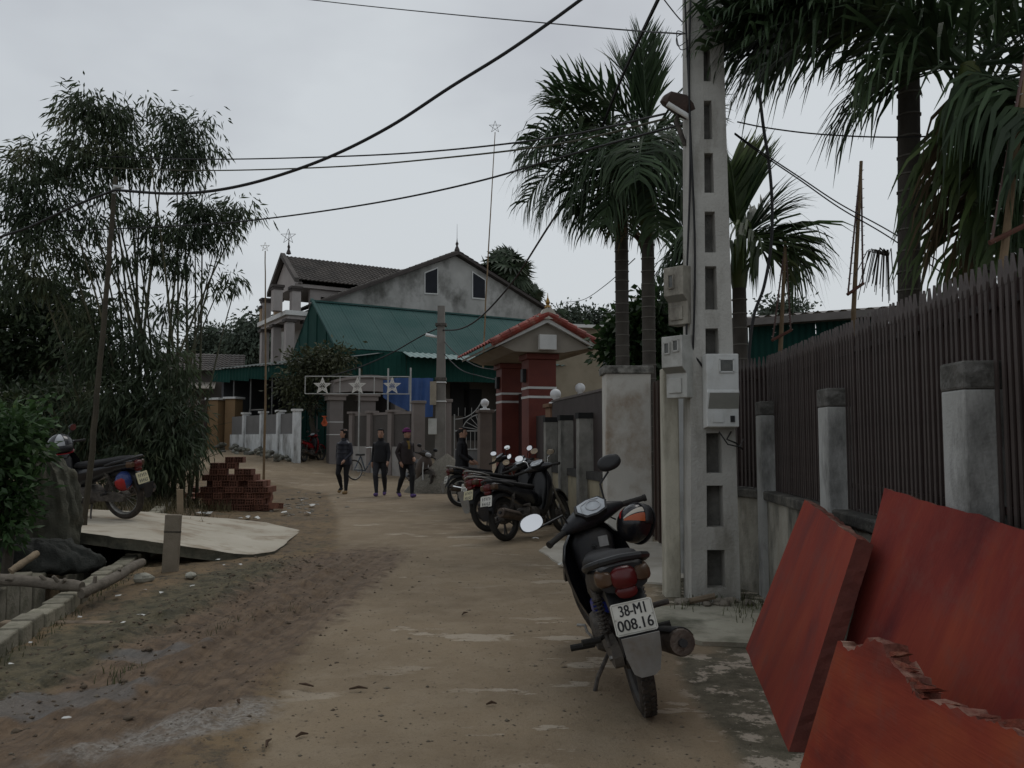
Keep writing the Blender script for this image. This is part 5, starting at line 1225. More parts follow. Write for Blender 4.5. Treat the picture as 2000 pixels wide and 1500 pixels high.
lst = [(200,205,14.6,58,30,30,26), (165,235,14.6,45,45,32,28), (235,250,15,42,48,34,28), (180,290,14.6,70,40,44,28), (240,320,14.8,50,36,32,26), (130,325,14.6,55,28,32,28), (75,300,14,36,26,22,24), (55,345,14,48,34,30,24), (95,400,14,64,42,42,26), (25,420,14,40,50,32,26), (80,470,14,64,38,36,26), (20,490,14,40,30,20,24), (200,370,14.6,50,22,20,22),
       (335,235,15.2,32,34,24,26), (375,285,15.4,42,42,34,26), (330,300,15,46,36,30,26), (400,240,15.2,18,14,8,18), (293,200,15,7,16,5,14), (410,290,15.2,18,20,10,18), (370,340,15.4,30,14,12,20), (300,340,15,24,16,10,18),
       (400,410,15.4,48,26,32,28), (465,408,15.6,36,20,22,24), (370,450,15.2,56,38,40,28), (430,450,15.6,34,26,20,24), (310,430,15,34,30,16,22), (300,490,15,40,30,16,22), (350,520,15.2,40,24,18,22), (452,545,15.8,26,12,12,18), (420,565,15.8,18,10,6,16), (385,600,15.8,16,16,6,16),
       (235,420,14.8,44,26,16,22), (165,440,14.4,44,32,22,22), (150,520,14.6,50,34,26,24), (70,545,14,56,28,26,22), (235,500,14.8,36,36,14,20), (20,560,14,36,30,18,22),
       (230,600,14.8,44,44,24,20), (320,610,15,40,44,14,20), (150,610,14.6,50,44,34,22), (190,700,14.4,60,60,80,24), (270,690,14.4,56,56,54,22), (335,720,14.4,36,60,40,22), (255,800,14.2,80,70,140,24), (330,840,14.2,46,80,110,24), (180,830,14.2,64,80,110,24), (365,830,14.3,18,80,50,22), (290,900,14.0,80,50,110,24)]
V, F_ = leaf_cloud([(c, r, max(3, int(nc*.55)), int(nl*1.55)) for c, r, nc, nl in px_blobs(lst, .85)], .19, .034, 1.0, 5, csize=.155)
V -= np.array(bo); o = npmesh('foliage', V, F_, m_bleaf, bam); tag(o, kind='stuff')
# fine dead twigs at the bottom of the clump
mb = MB()
for i in range(320):
    p = Vector((rb2.uniform(-1.2, .85), rb2.uniform(-1.0, .2), rb2.uniform(.0, 1.5))); d = Vector((rb2.uniform(-.8, .8), rb2.uniform(-.4, .3), rb2.uniform(.2, 1.3)))
    mb.tube([p, p+d*.5+Vector((0, 0, .05)), p+d], [.008, .006, .003], 4)
tag(mb.build('twigs', m_culm, bam), kind='stuff')

# ------------------------------------------------------------------ dark broadleaf trees behind on the left
def tree(name, label, base, h, blobs, L, W, m, seed, trunk=.12, droop=.3, csize=.25, group=None, cat='tree'):
    r = empty(name, base); tag(r, label, cat, group); g = random.Random(seed); b = Vector(base)
    mb = MB(); top = Vector((g.uniform(-.2, .2), g.uniform(-.2, .2), h*.62))
    pts = [Vector((0, 0, -.2)), Vector((g.uniform(-.1, .1), 0, h*.25)), top*.75, top]; mb.tube(pts, [trunk*1.3, trunk, trunk*.7, trunk*.4], 8)
    for (c, rr, nc, nl) in blobs:
        e = Vector(c)-b; s = pts[1].lerp(pts[3], g.uniform(.2, .9)); mid = s.lerp(e, .5)+Vector((0, 0, -.1*h*.3))
        mb.tube([s, mid, e], [trunk*.42, trunk*.25, trunk*.08], 6)
    tag(mb.build('trunk', m_bark, r), None)
    V, F_ = leaf_cloud(blobs, L, W, droop, seed, csize=csize); V -= np.array(base); tag(npmesh('crown', V, F_, m, r), kind='stuff'); return r
def gtree(name, label, px, Yd, lst, L, W, m, seed, sc=1.0, **k):
    bl = px_blobs(lst, sc); p = at(px, 858, Yd); base = (p.x, p.y, H(p.x, p.y)); h = max(c[2]+r[2] for c, r, _, _ in bl)-base[2]
    return tree(name, label, base, h, bl, L, W, m, seed, **k)
gtree('broadleaf_tree', 'dark broadleaf tree at the left edge below the bamboo crown', 60, 18, [(20,600,18,70,50,40,22), (90,590,18,60,45,36,22), (140,620,18,40,50,30,20), (50,660,18,80,50,50,22), (120,690,18,60,50,40,22), (10,700,18,50,60,40,22), (60,740,18,70,40,44,22)], .20, .085, m_dleaf, 11, trunk=.13)
gtree('broadleaf_tree', 'low dark shrub tree behind the parked motorbike on the left', 120, 16, [(40,800,16,70,50,50,24), (110,810,16,60,60,56,24), (170,820,16,50,70,50,24), (60,860,16,70,40,50,24), (150,890,16,70,40,50,24), (10,830,15,60,70,40,24)], .17, .07, m_dleaf, 12, trunk=.09)
gtree('broadleaf_tree', 'dense green bush growing beside the net at the left edge', 20, 7.4, [(8,830,7.4,26,26,14,24), (30,850,7.4,24,20,12,22), (4,900,7.4,34,44,26,26), (20,965,7.4,24,44,18,24), (-40,930,7.2,46,90,36,26), (-10,1030,7.2,44,34,18,22), (66,815,7.8,14,10,5,18), (52,880,7.5,14,16,6,16)], .11, .042, m_gleaf, 13, trunk=.04, csize=.11)
# foliage tree in front of the veranda
gtree('broadleaf_tree', 'olive green tree in front of the veranda left of the star frame', 610, 30.2, [(600,715,30.2,42,26,44,24), (650,698,30.2,36,16,34,22), (572,752,30.2,26,22,30,22), (595,785,30.2,30,24,20,20), (630,735,30.2,36,22,32,22)], .20, .085, leafmat('olive_leaf', (.035,.042,.022), (.06,.066,.032), None, .8, .6, .2), 14, trunk=.1, csize=.3)
# far trees
far_lab = 'distant trees behind the houses'
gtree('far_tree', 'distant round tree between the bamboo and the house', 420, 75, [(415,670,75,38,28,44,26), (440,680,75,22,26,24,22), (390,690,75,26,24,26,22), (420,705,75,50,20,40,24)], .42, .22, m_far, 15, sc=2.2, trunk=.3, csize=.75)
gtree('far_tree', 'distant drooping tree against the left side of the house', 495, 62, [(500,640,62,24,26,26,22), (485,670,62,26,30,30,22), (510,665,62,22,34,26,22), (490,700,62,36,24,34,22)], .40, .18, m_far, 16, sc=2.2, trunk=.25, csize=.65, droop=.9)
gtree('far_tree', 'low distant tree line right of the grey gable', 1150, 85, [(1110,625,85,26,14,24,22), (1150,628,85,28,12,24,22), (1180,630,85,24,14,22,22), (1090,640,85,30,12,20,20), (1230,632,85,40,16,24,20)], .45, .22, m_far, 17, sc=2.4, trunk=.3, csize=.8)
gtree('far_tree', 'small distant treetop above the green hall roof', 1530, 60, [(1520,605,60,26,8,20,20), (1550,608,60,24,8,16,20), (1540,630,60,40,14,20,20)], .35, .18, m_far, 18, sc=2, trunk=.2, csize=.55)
gtree('broadleaf_tree', 'glossy dark leafy tree behind the wide gate post', 1255, 13.0, [(1285,610,13,28,40,40,22), (1240,640,13,40,30,40,22), (1220,680,13,34,30,36,22), (1290,670,13,34,40,40,22), (1255,690,13,45,25,40,22), (1300,720,13,30,30,24,20)], .16, .085, leafmat('glossy_leaf', (.016,.035,.012), (.035,.070,.022), (.05,.095,.03), 1.4, .4, .25), 19, trunk=.06, csize=.16)

# ------------------------------------------------------------------ areca palms
m_frond = leafmat('palm_leaflet', (.028,.052,.024), (.056,.090,.040), (.095,.125,.055), 1.6, .5, .35)
m_frondY = leafmat('palm_leaflet_yellowing', (.035,.06,.02), (.065,.095,.03), (.11,.13,.05), 1.8, .45, .3)
m_dead = leafmat('palm_leaflet_dead', (.07,.052,.03), (.12,.088,.05), None, 1.6, .7, .2)
m_trunk = mat('palm_trunk', (.075,.066,.055), (.05,.044,.037), 5, .85, .3, 30)
m_ringm = mat('palm_ring', (.16,.15,.13), None, 8, .9)
m_shaft = mat('palm_crownshaft', (.085,.115,.03), (.06,.085,.028), 3, .5, .05, stain=(.16,.10,.04), sscale=2, samt=.5)
def frond(parent, base, az, el, length, curl, nleaf, ll, lw, seed, m, hang=.6, sidef=1.0):
    g = random.Random(seed); pts = []; p = Vector(base); e = el; seg = 14
    d_h = Vector((math.cos(az), math.sin(az), 0))
    for i in range(seg+1):
        pts.append(p.copy()); d = d_h*math.cos(e)+Vector((0, 0, math.sin(e))); p = p+d*(length/seg); e -= curl/seg*(.5+i/seg)
    mb = MB(); mb.tube(pts, [.020*(1-i/(seg+1))+.004 for i in range(seg+1)], 5)
    side0 = Vector((-math.sin(az), math.cos(az), 0))
    V = []; F_ = []
    for k in range(nleaf):
        t = .14+.86*(k+.5)/nleaf; x = t*seg; i = min(seg-1, int(x)); f = x-i; q = pts[i].lerp(pts[i+1], f); tg = (pts[i+1]-pts[i]).normalized()
        nrm = side0.cross(tg); L_ = ll*(.55+.75*math.sin(math.pi*min(1, (t*.9+.12))))*g.uniform(.85, 1.12)
        for s in (-1, 1):
            if g.random() < .07: continue
            sd = (side0*s+Vector((0, 0, g.uniform(-.25, .25)))).normalized()
            d = (sd*g.uniform(.75, 1.0)*sidef+tg*g.uniform(.45, .8)+(-nrm if nrm.z < 0 else nrm)*g.uniform(.05, .45)).normalized()
            wv = tg.cross(d).cross(d).normalized()*lw*.5*g.uniform(.8, 1.15)
            c = q.copy(); dd = d.copy(); b0 = len(V); nseg = 4; hk = hang*g.uniform(.5, 2.0); L_ *= (1.22 if hang > 1.0 else 1)
            for j in range(nseg+1):
                u = j/nseg; wf = (.55, 1, .95, .7, .08)[j]
                V += [tuple(c+wv*wf), tuple(c-wv*wf)]
                c = c+dd*(L_/nseg); dd = (dd+Vector((0, 0, -hk*.42*(j+1)/2))).normalized()
            for j in range(nseg): F_.append((b0+2*j, b0+2*j+1, b0+2*j+3, b0+2*j+2))
    mb.add(V, F_)
    o = mb.build('frond', m, parent, smooth=0, fix=False); return o
def palm(label, x, y, zt, r, shaft, fronds, seed, lean=(0, 0), ring_gap=.16, fl=1.9):
    z0 = H(x, y); root = empty('areca_palm', (x, y, z0)); tag(root, label, 'palm tree'); g = random.Random(seed); h = zt-z0
    mb = MB(); mb.tube([(lean[0]*f, lean[1]*f, h*f-.2*(f == 0)) for f in (0, .3, .6, .85, 1)], [r*1.15, r, r*.95, r*.95, r*.9], 14); mb.build('trunk', m_trunk, root)
    z = .5
    while z < h-.1:
        f = z/h; mb = MB(); mb.tube([(lean[0]*f, lean[1]*f, z), (lean[0]*f, lean[1]*f, z+.012)], [r*1.04, r*1.04], 14); mb.build('trunk_ring', m_ringm, root); z += ring_gap*g.uniform(.85, 1.2)
    t = Vector((lean[0], lean[1], h))
    if shaft:
        mb = MB(); mb.tube([t-Vector((0,0,.02)), t+Vector((0,0,shaft*.25)), t+Vector((0,0,shaft*.7)), t+Vector((0,0,shaft))], [r*.95, r*1.2, r*.95, r*.55], 14); mb.build('crownshaft', m_shaft, root)
    c = t+Vector((0, 0, shaft*.95))
    for i, fr in enumerate(fronds):
        az, el, ln, cu = fr[:4]; hang = fr[4] if len(fr) > 4 else .7; mm = fr[5] if len(fr) > 5 else m_frond
        frond(root, c+Vector((0, 0, g.uniform(-.08, .05))), R(az), R(el), ln, R(cu), 44, .68*g.uniform(.85, 1.1), .038*g.uniform(.8, 1.15), seed*50+i, mm, hang, fr[6] if len(fr) > 6 else 1.0)
    return root
def pxy(px, Yd): return (px-1000)/1600*Yd*1.0
# the two palms left of the utility pole (azimuth: 0 right, 180 left, 270 towards the camera)
c1 = at(1212, 265, 12.2); palm('areca palm with a dark trunk, leftmost beside the wide gate post', c1.x, c1.y, c1.z-.55, .105, .5, [(180,30,1.75,110,1.3), (200,8,1.7,80,1.5), (166,-8,1.8,65,1.6), (186,-28,1.75,45,1.6), (245,10,1.5,100,1.5), (300,0,1.5,90,1.5), (152,58,1.35,70,.6,m_frond,.7), (192,52,1.3,70,.5,m_frond,.7), (345,-10,1.4,90,1.6), (235,-50,1.7,30,1.6), (310,-52,1.6,30,1.6), (275,-72,1.6,12,1.4,m_dead)], 31)
c2 = at(1265, 462, 11.2); palm('areca palm with a ringed trunk and yellowish crownshaft left of the utility pole', c2.x, c2.y, c2.z, .095, 1.5, [(172,58,1.3,60,.35,m_frond,.7), (100,87,1.6,8,.08,m_frond,.30), (72,82,1.55,12,.1,m_frond,.32), (128,76,1.45,24,.15,m_frond,.45), (10,48,1.0,80,.6,m_frond,.8), (350,-10,1.4,85,1.6), (255,-15,1.5,75,1.6), (150,-15,1.5,70,1.6), (215,-45,1.6,40,1.6), (310,-45,1.6,40,1.6), (275,-62,1.6,22,1.5), (190,-20,1.5,60,1.5)], 32)
c3 = at(1447, 560, 9.3); palm('short areca palm half hidden behind the utility pole', c3.x-.02, c3.y, c3.z, .085, .55, [(65,78,0.94,22,.2,m_frond,.4), (20,48,0.64,40,.4,m_frond,.6), (5,25,0.89,125,1.2), (100,85,0.94,12,.1,m_frondY,.35), (180,25,0.81,110,1.3), (200,0,0.81,90,1.4), (300,15,0.51,130,1.3,m_frondY)], 33)
c4 = at(1800, 60, 6.6); palm('tall thick-trunked areca palm right of centre behind the fence', at(1748, 300, 6.6).x, c4.y, c4.z-.25, .092, .35, [(186,10,1.75,42,.75), (176,16,1.7,40,.6), (194,2,1.6,46,.9), (170,26,1.5,52,.5), (183,-6,1.35,38,1.1), (190,18,1.75,36,.5), (180,5,1.75,40,.8), (200,12,1.6,50,.8), (172,6,1.6,45,.9), (330,20,1.3,100,1.1), (20,40,1.3,90,.9), (100,60,1.3,70,.7), (150,20,1.3,70,.9)], 34, lean=(.14, 0))
c5 = at(1900, 150, 6.0); palm('areca palm with long hanging fronds at the right edge', at(1898, 300, 6.0).x, c5.y, c5.z-.3, .105, .4, [(262,-60,1.6,22,1.7,m_frondY), (290,-62,1.6,20,1.5), (238,-74,1.6,14,1.7,m_frondY), (320,-48,1.5,30,1.4), (270,-25,1.4,60,1.5), (300,-70,1.5,14,1.6), (172,15,.8,80,1.2), (186,42,1.3,60,.8), (90,50,1.4,80,.8), (340,0,1.4,80,1.2), (20,35,1.4,80,1.0), (250,60,1.5,80,.9), (140,60,1.4,60,.7), (300,45,1.4,90,1.0), (262,-80,1.6,6,1.6,m_dead), (350,-45,1.5,40,1.4)], 35)
# betel-nut sprays and dark stalk by the thick palm
mb = MB(); c = at(1735, 500, 6.5)
for i in range(26):
    d = Vector((rb2.uniform(-.28, .02), rb2.uniform(-.15, .1), 0)); mb.tube([c, c+d*.6+Vector((0, 0, .05)), c+d+Vector((0, 0, -rb2.uniform(.15, .38)))], [.006, .005, .003], 4)
tag(mb.build('palm_flower_stalk', m_trunk), 'dark dried flower stalk hanging from the thick palm trunk', 'palm stalk')
# fan palm beyond the house
m_fan = leafmat('fan_leaf', (.03,.046,.028), (.055,.078,.045), None, .5, .6, .25)
def fan_palm(label, px, pyc, Yd, Rpx, seed, n=34):
    c = at(px, pyc, Yd); k = Yd/1600; g = random.Random(seed); root = empty('fan_palm', (c.x, c.y, H(c.x, c.y))); tag(root, label, 'palm tree'); h = c.z-root.location.z
    mb = MB(); mb.tube([(0, 0, -.3), (0, 0, h)], [.28, .22], 10); mb.build('trunk', m_trunk, root)
    for i in range(n):
        az, el = g.uniform(0, 2*math.pi), g.uniform(-.7, 1.35); d = Vector((math.cos(az)*math.cos(el), math.sin(az)*math.cos(el), math.sin(el)))
        Rr = Rpx*k*g.uniform(.75, 1.05); st_ = d*Rr*.45; mb = MB(); mb.tube([(0, 0, h), tuple(Vector((0, 0, h))+st_)], .03, 5)
        sd = d.cross(Vector((0, 0, 1))).normalized(); up = sd.cross(d); V = []; F_ = []; e1 = (d*.55+up*g.choice((-.8, .8, .5))).normalized(); up = sd.cross(e1)
        hub = Vector((0, 0, h))+st_
        for q in range(15):
            a = -1.9+3.8*q/14; dr = (e1*math.cos(a)+sd*math.sin(a)).normalized(); L_ = Rr*.58*g.uniform(.85, 1.05); w = dr.cross(up)*Rr*.045
            b0 = len(V); tip = hub+dr*L_+Vector((0, 0, -L_*.22)); mid = hub+dr*L_*.55
            V += [tuple(hub), tuple(mid+w), tuple(tip), tuple(mid-w)]; F_.append((b0, b0+1, b0+2, b0+3))
        mb.add(V, F_); mb.build('frond', m_fan, root, smooth=0, fix=False)
fan_palm('fan palm rising behind the right slope of the grey gable', 985, 540, 56, 78, 3, 60)
fan_palm('lower fan palm at the right eave of the grey house', 1032, 582, 58, 44, 4, 30)
fan_palm('far fan palm in the tree line right of the house', 1098, 620, 70, 26, 5, 22)
# ------------------------------------------------------------------ motorbikes (local frame: x right, y forward, z up, origin under the rear wheel)
m_paintblack = mat('bike_black_paint', (.010,.010,.012), (.016,.016,.018), 5, .22, 0, spec=.5)
m_paintmatte = mat('bike_dark_grey', (.016,.016,.018), (.012,.012,.014), 9, .45, .05, spec=.25, stain=(.045,.038,.03), sscale=7, samt=.5)
m_paintred = mat('bike_red_paint', (.20,.008,.012), (.15,.007,.01), 4, .25, 0, spec=.5)
m_paintblue = mat('bike_blue_panel', (.015,.03,.22), (.012,.025,.17), 5, .35, 0)
m_redlens = mat('tail_lens_red', (.10,.010,.010), (.07,.008,.008), 9, .3, 0, spec=.4)
m_amber = mat('indicator_amber', (.10,.055,.03), (.07,.045,.03), 9, .3, 0)
m_clear = mat('clear_lens', (.45,.46,.47), (.30,.31,.32), 12, .15, 0, spec=.5)
m_dial = mat('dial_sky_sheen', (.46,.49,.51), (.32,.34,.36), 14, .1, 0, spec=.6)  # sky reflected in the dial glass painted as a pale bluish base
m_flap = mat('mudflap_grey', (.23,.225,.21), (.17,.165,.15), 8, .75, .1, stain=(.15,.125,.095), sscale=7, samt=.7)
m_plate = mat('plate_white', (.62,.61,.55), (.54,.53,.47), 14, .5, .05, stain=(.36,.33,.26), sscale=16, samt=.5)
m_plateY = mat('plate_cream', (.55,.50,.32), (.46,.42,.27), 14, .5, .05)
m_ink = mat('plate_ink', (.015,.015,.016), None, 9, .6, 0)
m_muffler = mat('muffler_burnt', (.13,.105,.085), (.06,.045,.037), 12, .5, .2, 60, metal=.6)
m_mirror = mat('mirror_glass', (.9,.9,.9), (.88,.88,.88), 3, .02, 0, metal=1, rvar=0)
m_seat = mat('seat_vinyl', (.012,.012,.013), (.018,.017,.017), 12, .6, .1, 150, spec=.2)
m_alloy = mat('wheel_alloy_dark', (.035,.034,.033), (.06,.055,.05), 12, .6, .1)
m_whiterim = mat('wheel_rim_pale', (.55,.54,.5), (.4,.39,.36), 12, .4, .05)
def wheel(root, name, y, M, rim_m, tyre_m, style, Ro=.285, tr=.042, tread=False):
    C = M @ Matrix.Translation((0, y, Ro)) @ Matrix.Rotation(math.pi/2, 4, 'Y')
    mb = MB(); mb.lathe([(.001,-.055), (.062,-.05), (.068,-.02), (.068,.02), (.062,.05), (.001,.055)], 18, M=C); w = mb.build(name, m_dirtmetal, root)
    mb = MB(); prof = [(Ro-tr+tr*1.0*math.cos(a)*(1 if math.cos(a) > 0 else .9), tr*.95*math.sin(a)) for a in [2*math.pi*k/14 for k in range(15)]]
    mb.lathe(prof, 40, M=C)
    if tread:
        for k in range(46):
            a = 2*math.pi*k/46
            for s in (-1, 1):
                T = C @ Matrix.Rotation(a+(.5 if s > 0 else 0)*2*math.pi/46, 4, 'Z') @ Matrix.Translation((Ro-.003, 0, s*.017)) @ Matrix.Rotation(s*.35, 4, 'X')
                mb.box((0, 0, 0), (.012, .022, .022), M=T)
    mb.build('tyre', tyre_m, w, smooth=40)
    rr = Ro-2*tr+.012
    mb = MB(); mb.lathe([(rr+.012,-.028), (rr+.004,-.03), (rr-.012,-.016), (rr-.014,.016), (rr+.004,.03), (rr+.012,.028)], 40, M=C); mb.build('rim', rim_m, w, smooth=40)
    mb = MB()
    if style == 'wire':
        for k in range(28):
            a = 2*math.pi*k/28; s = 1 if k % 2 else -1; b = a+.5*s
            mb.tube([(.06*math.cos(b), .06*math.sin(b), s*.03), (rr*math.cos(a), rr*math.sin(a), 0)], .0022, 4, False, M=C)
        mb.build('spokes', m_steel, w)
    else:
        for k in range(5):
            a = 2*math.pi*k/5
            for off in (-.12, .12):
                p0 = Vector((.06*math.cos(a), .06*math.sin(a), 0)); p1 = Vector((rr*math.cos(a+off), rr*math.sin(a+off), 0))
                mb.tube([p0, p0.lerp(p1, .5), p1], [.013, .010, .012], 6, M=C)
        mb.build('spokes', rim_m, w)
    return w
def plate(root, M, text, m, blocks=True):
    mb = MB(); w, h, r = .095, .07, .008
    poly = [(-w+r,-h), (w-r,-h), (w,-h+r), (w,h-r), (w-r,h), (-w+r,h), (-w,h-r), (-w,-h+r)]
    mb.prism(poly, -.002, .002, 'y', M=M); p = mb.build('license_plate', m, root, smooth=0)
    mb = MB()
    if text:
        for s, z in ((text[0], .031), (text[1], -.031)):
            for q in (-1, 0, 1): text_mesh(s, .068, .0006, M @ Matrix.Translation((q*.0013, -.0032-.00015*q, z)) @ Matrix.Rotation(math.pi/2, 4, 'X') @ Matrix.Scale(1.0, 4), mb, 0, width=.118 if z > 0 else .160)
        mb.build('plate_characters', m_ink, p, smooth=0, fix=False)
        mb = MB()
        for sx in (-1, 1):
            mb.box((sx*.084, -.0035, .0), (.006, .003, .006), M=M)
        e = .003
        for (a, b) in (((0, -h+.006), (2*w-.02, e)), ((0, h-.006), (2*w-.02, e)), ((-w+.006, 0), (e, 2*h-.02)), ((w-.006, 0), (e, 2*h-.02))): mb.box((a[0], -.0028, a[1]), (b[0], .0016, b[1]), M=M)
        mb.build('plate_border', mat('plate_border_grey', (.36,.35,.31), None, 9, .6), p, smooth=0)
    elif blocks:
        g = random.Random(5)
        for z in (.03, -.032):
            for k in range(5):
                x = -.06+.03*k; mb.box((x, -.0032, z), (.008, .0016, .042), M=M); mb.box((x+.009, -.0032, z+g.choice((-.015, .015, 0))), (.010, .0016, .009), M=M)
        mb.build('plate_characters', mat('plate_smudge', (.10,.10,.10), None, 9, .7), p, smooth=0)
    return p
def motorbike(label, loc, heading, lean, steer, o):
    root = empty('motorbike', loc, rot=(0, -lean, -heading)); tag(root, label, 'motorbike', o.get('group'))
    I = Matrix(); body = o.get('body', m_paintblack); side = o.get('side', body); tail = o.get('tail', body); shield = o.get('shield', body)
    tyre = o.get('tyre', m_rubber); rim = o.get('rim', m_alloy); style = o.get('style', 'alloy'); hero = o.get('hero', False)
    HD = o.get('drop', .03)
    ax0 = Vector((0, .95, .86)); axd = Vector((0, -.42, .907))
    S = Matrix.Translation(ax0) @ Matrix.Rotation(steer, 4, axd) @ Matrix.Translation(-ax0)
    wheel(root, 'rear_wheel', 0, I, rim, tyre, style, tread=hero, Ro=o.get('Ro', .285))
    wheel(root, 'front_wheel', 1.23, S, rim, tyre, style, Ro=o.get('Ro', .285))
    B = lambda nm, m, sm=35, bev=0: lambda f: f
    def part(nm, m, fn, sm=35, bev=0, par=root):
        mb = MB(); fn(mb); return mb.build(nm, m, par, smooth=sm, bevel=bev)
    # chassis
    for s in (-1, 1):
        part('swingarm', m_dirtmetal, lambda mb: mb.tube([(s*.075,-.02,.285), (s*.08,.25,.29), (s*.07,.48,.33)], [.018,.02,.024], 8))
        def shock(mb):
            a, b = Vector((s*.105,.02,.33)), Vector((s*.11,.16,.66)); mb.tube([a, b], .011, 8); mb.tube([a.lerp(b,.62), b], .022, 10)
            pts = []
            for k in range(73):
                t = k/72; c = a.lerp(b, .18+.5*t); pts.append(c+Vector((math.cos(t*9*2*math.pi)*.024, math.sin(t*9*2*math.pi)*.022, 0)))
            mb.tube(pts, .005, 5)
        part('shock_absorber', m_dirtmetal, shock)
    part('chain_case', o.get('case', m_dirtmetal), lambda mb: mb.loft([ring((x, .22, .30), 1, 1) and [(x, .22+.30*math.copysign(abs(math.cos(a))**.6, math.cos(a)), .30+.055*math.copysign(abs(math.sin(a))**.7, math.sin(a))+.02*math.cos(a)) for a in [2*math.pi*k/24 for k in range(24)]] for x in (-.105, -.06)]))
    def engine(mb):
        mb.loft([ring((x, .50, .30), ry, rz, 18, 2.6, 'x') for x, ry, rz in ((-.135,.06,.06), (-.13,.11,.09), (-.09,.145,.11), (.09,.145,.11), (.125,.11,.085), (.135,.05,.05))])
        for k in range(7): mb.tube([(0,.63+k*.024,.335), (0,.636+k*.024,.336)], .068, 12)
        mb.tube([(0,.62,.335), (0,.86,.35)], [.05,.045], 12)
    part('engine', m_dirtmetal, engine)
    part('frame_tube', m_black, lambda mb: mb.tube([(0,.93,.80), (0,.86,.58), (0,.72,.47), (0,.5,.47), (0,.25,.6)], [.03,.032,.03,.03,.025], 8))
    # exhaust on the right
    ex = part('exhaust', m_muffler, lambda mb: (mb.tube([(.05,.80,.29), (.10,.72,.19), (.13,.45,.19), (.15,.2,.25)], .016, 8), mb.tube([(.15,.22,.25), (.155,.14,.275), (.165,.10,.29), (.19,-.26,.36), (.191,-.275,.362)], [.018,.035,.052,.062,.056], 16)))
    part('tailpipe', m_black, lambda mb: mb.tube([(.190,-.255,.358), (.192,-.30,.366)], [.021,.019], 12), par=ex)
    part('heat_shield', o.get('hshield', m_black), lambda mb: mb.lathe([(.060,0), (.066,.02), (.069,.34), (.065,.36)], 12, M=Matrix.Translation((.166,.10,.29)) @ Vector((.025,-.36,.07)).to_track_quat('Z', 'Y').to_matrix().to_4x4(), a0=.2, a1=2.2), par=ex)
    # pegs, stand
    for s in (-1, 1):
        part('footpeg', m_rubber, lambda mb: (mb.tube([(s*.13,.14,.345), (s*.225,.13,.35)], .017, 8), mb.tube([(s*.07,.2,.36), (s*.14,.14,.345)], .012, 6)))
        part('rider_peg', m_rubber, lambda mb: (mb.tube([(s*.14,.50,.235), (s*.27,.50,.24)], .018, 8)))
    part('peg_bar', m_dirtmetal, lambda mb: mb.tube([(-.15,.50,.235), (.15,.50,.235)], .012, 8))
    part('gear_pedal', m_steel, lambda mb: mb.tube([(-.15,.40,.30), (-.16,.55,.29), (-.16,.64,.31), (-.20,.66,.315)], .008, 6))
    part('kick_pedal', m_dirtmetal, lambda mb: (mb.tube([(.13,.42,.33), (.18,.36,.40), (.19,.26,.42)], .011, 6), mb.tube([(.16,.25,.425), (.26,.25,.43)], .015, 8)))
    part('side_stand', m_dirtmetal, lambda mb: (mb.tube([(-.07,.42,.21), (-.17,.36,.10), (-.24,.31,-.035)], .011, 6), mb.box((-.25,.31,-.04), (.07,.035,.012))))
    # seat
    part('seat', m_seat, lambda mb: mb.loft([ring((0, y, z), w, t, 16, 2.8, 'y', .5) for y, z, w, t in ((.66,.655,.05,.02), (.62,.66,.085,.045), (.45,.665,.115,.055), (.25,.69,.135,.055), (.05,.725,.13,.052), (-.12,.745,.105,.045), (-.20,.75,.07,.02))]), 60)
    part('grab_rail', o.get('rail', m_black), lambda mb: mb.tube([(.125,.12,.69), (.145,-.02,.725), (.135,-.16,.755), (.09,-.235,.775), (0,-.262,.785), (-.09,-.235,.775), (-.135,-.16,.755), (-.145,-.02,.725), (-.125,.12,.69)], .018, 8))
    # side and tail panels
    part('side_panel', side, lambda mb: mb.loft([ring((0, y, z), w, t, 18, 3.0, 'y') for y, z, w, t in ((.70,.50,.07,.09), (.55,.53,.105,.13), (.35,.575,.128,.105), (.15,.63,.135,.085), (.0,.665,.13,.07))], True, True), 45)
    part('tail_cowl', tail, lambda mb: mb.loft([ring((0, y, z), w, t, 18, 3.0, 'y') for y, z, w, t in ((.01,.663,.132,.069), (-.10,.685,.128,.064), (-.19,.695,.12,.062), (-.235,.69,.112,.062))], True, True), 45)
    if hero: part('side_stripe', m_paintblue, lambda mb: mb.loft([ring((0, y, z), w, t, 18, 3.0, 'y') for y, z, w, t in ((.52,.44,.115,.05), (.42,.45,.122,.055), (.33,.47,.118,.05))], True, True), 45)
    # rear lamp cluster
    tl = part('tail_light', m_redlens, lambda mb: mb.loft([ring((0, y, z), w, t, 18, 2.6, 'y') for y, z, w, t in ((-.225,.695,.062,.052), (-.262,.690,.058,.048), (-.275,.687,.045,.036))]), 50)
    part('tail_reflector', m_redlens, lambda mb: mb.loft([ring((0, y, z), w, t, 14, 2.2, 'y') for y, z, w, t in ((-.235,.635,.052,.03), (-.262,.63,.048,.028), (-.268,.63,.03,.018))]), 50)
    for s in (-1, 1):
        part('indicator', m_amber, lambda mb: mb.loft([ring((s*(.088-max(0,-.24-y)*.5), y, .697), w, t, 14, 3.0, 'y') for y, w, t in ((-.18,.040,.042), (-.238,.038,.036), (-.252,.028,.026))]), 50)
    # rear mudguard, plate, flap
    part('rear_mudguard', m_black, lambda mb: mb.loft([[(x*w, y, z+zz) for x, zz in ((-1,-.05), (-.96,0), (-.6,.012), (.6,.012), (.96,0), (1,-.05), (.9,-.05), (.86,-.012), (-.86,-.012), (-.9,-.05))] for y, z, w in ((.25,.585,.07), (.1,.60,.08), (-.05,.615,.085), (-.17,.60,.09), (-.245,.545,.09), (-.28,.45,.085), (-.30,.41,.08))]), 45)
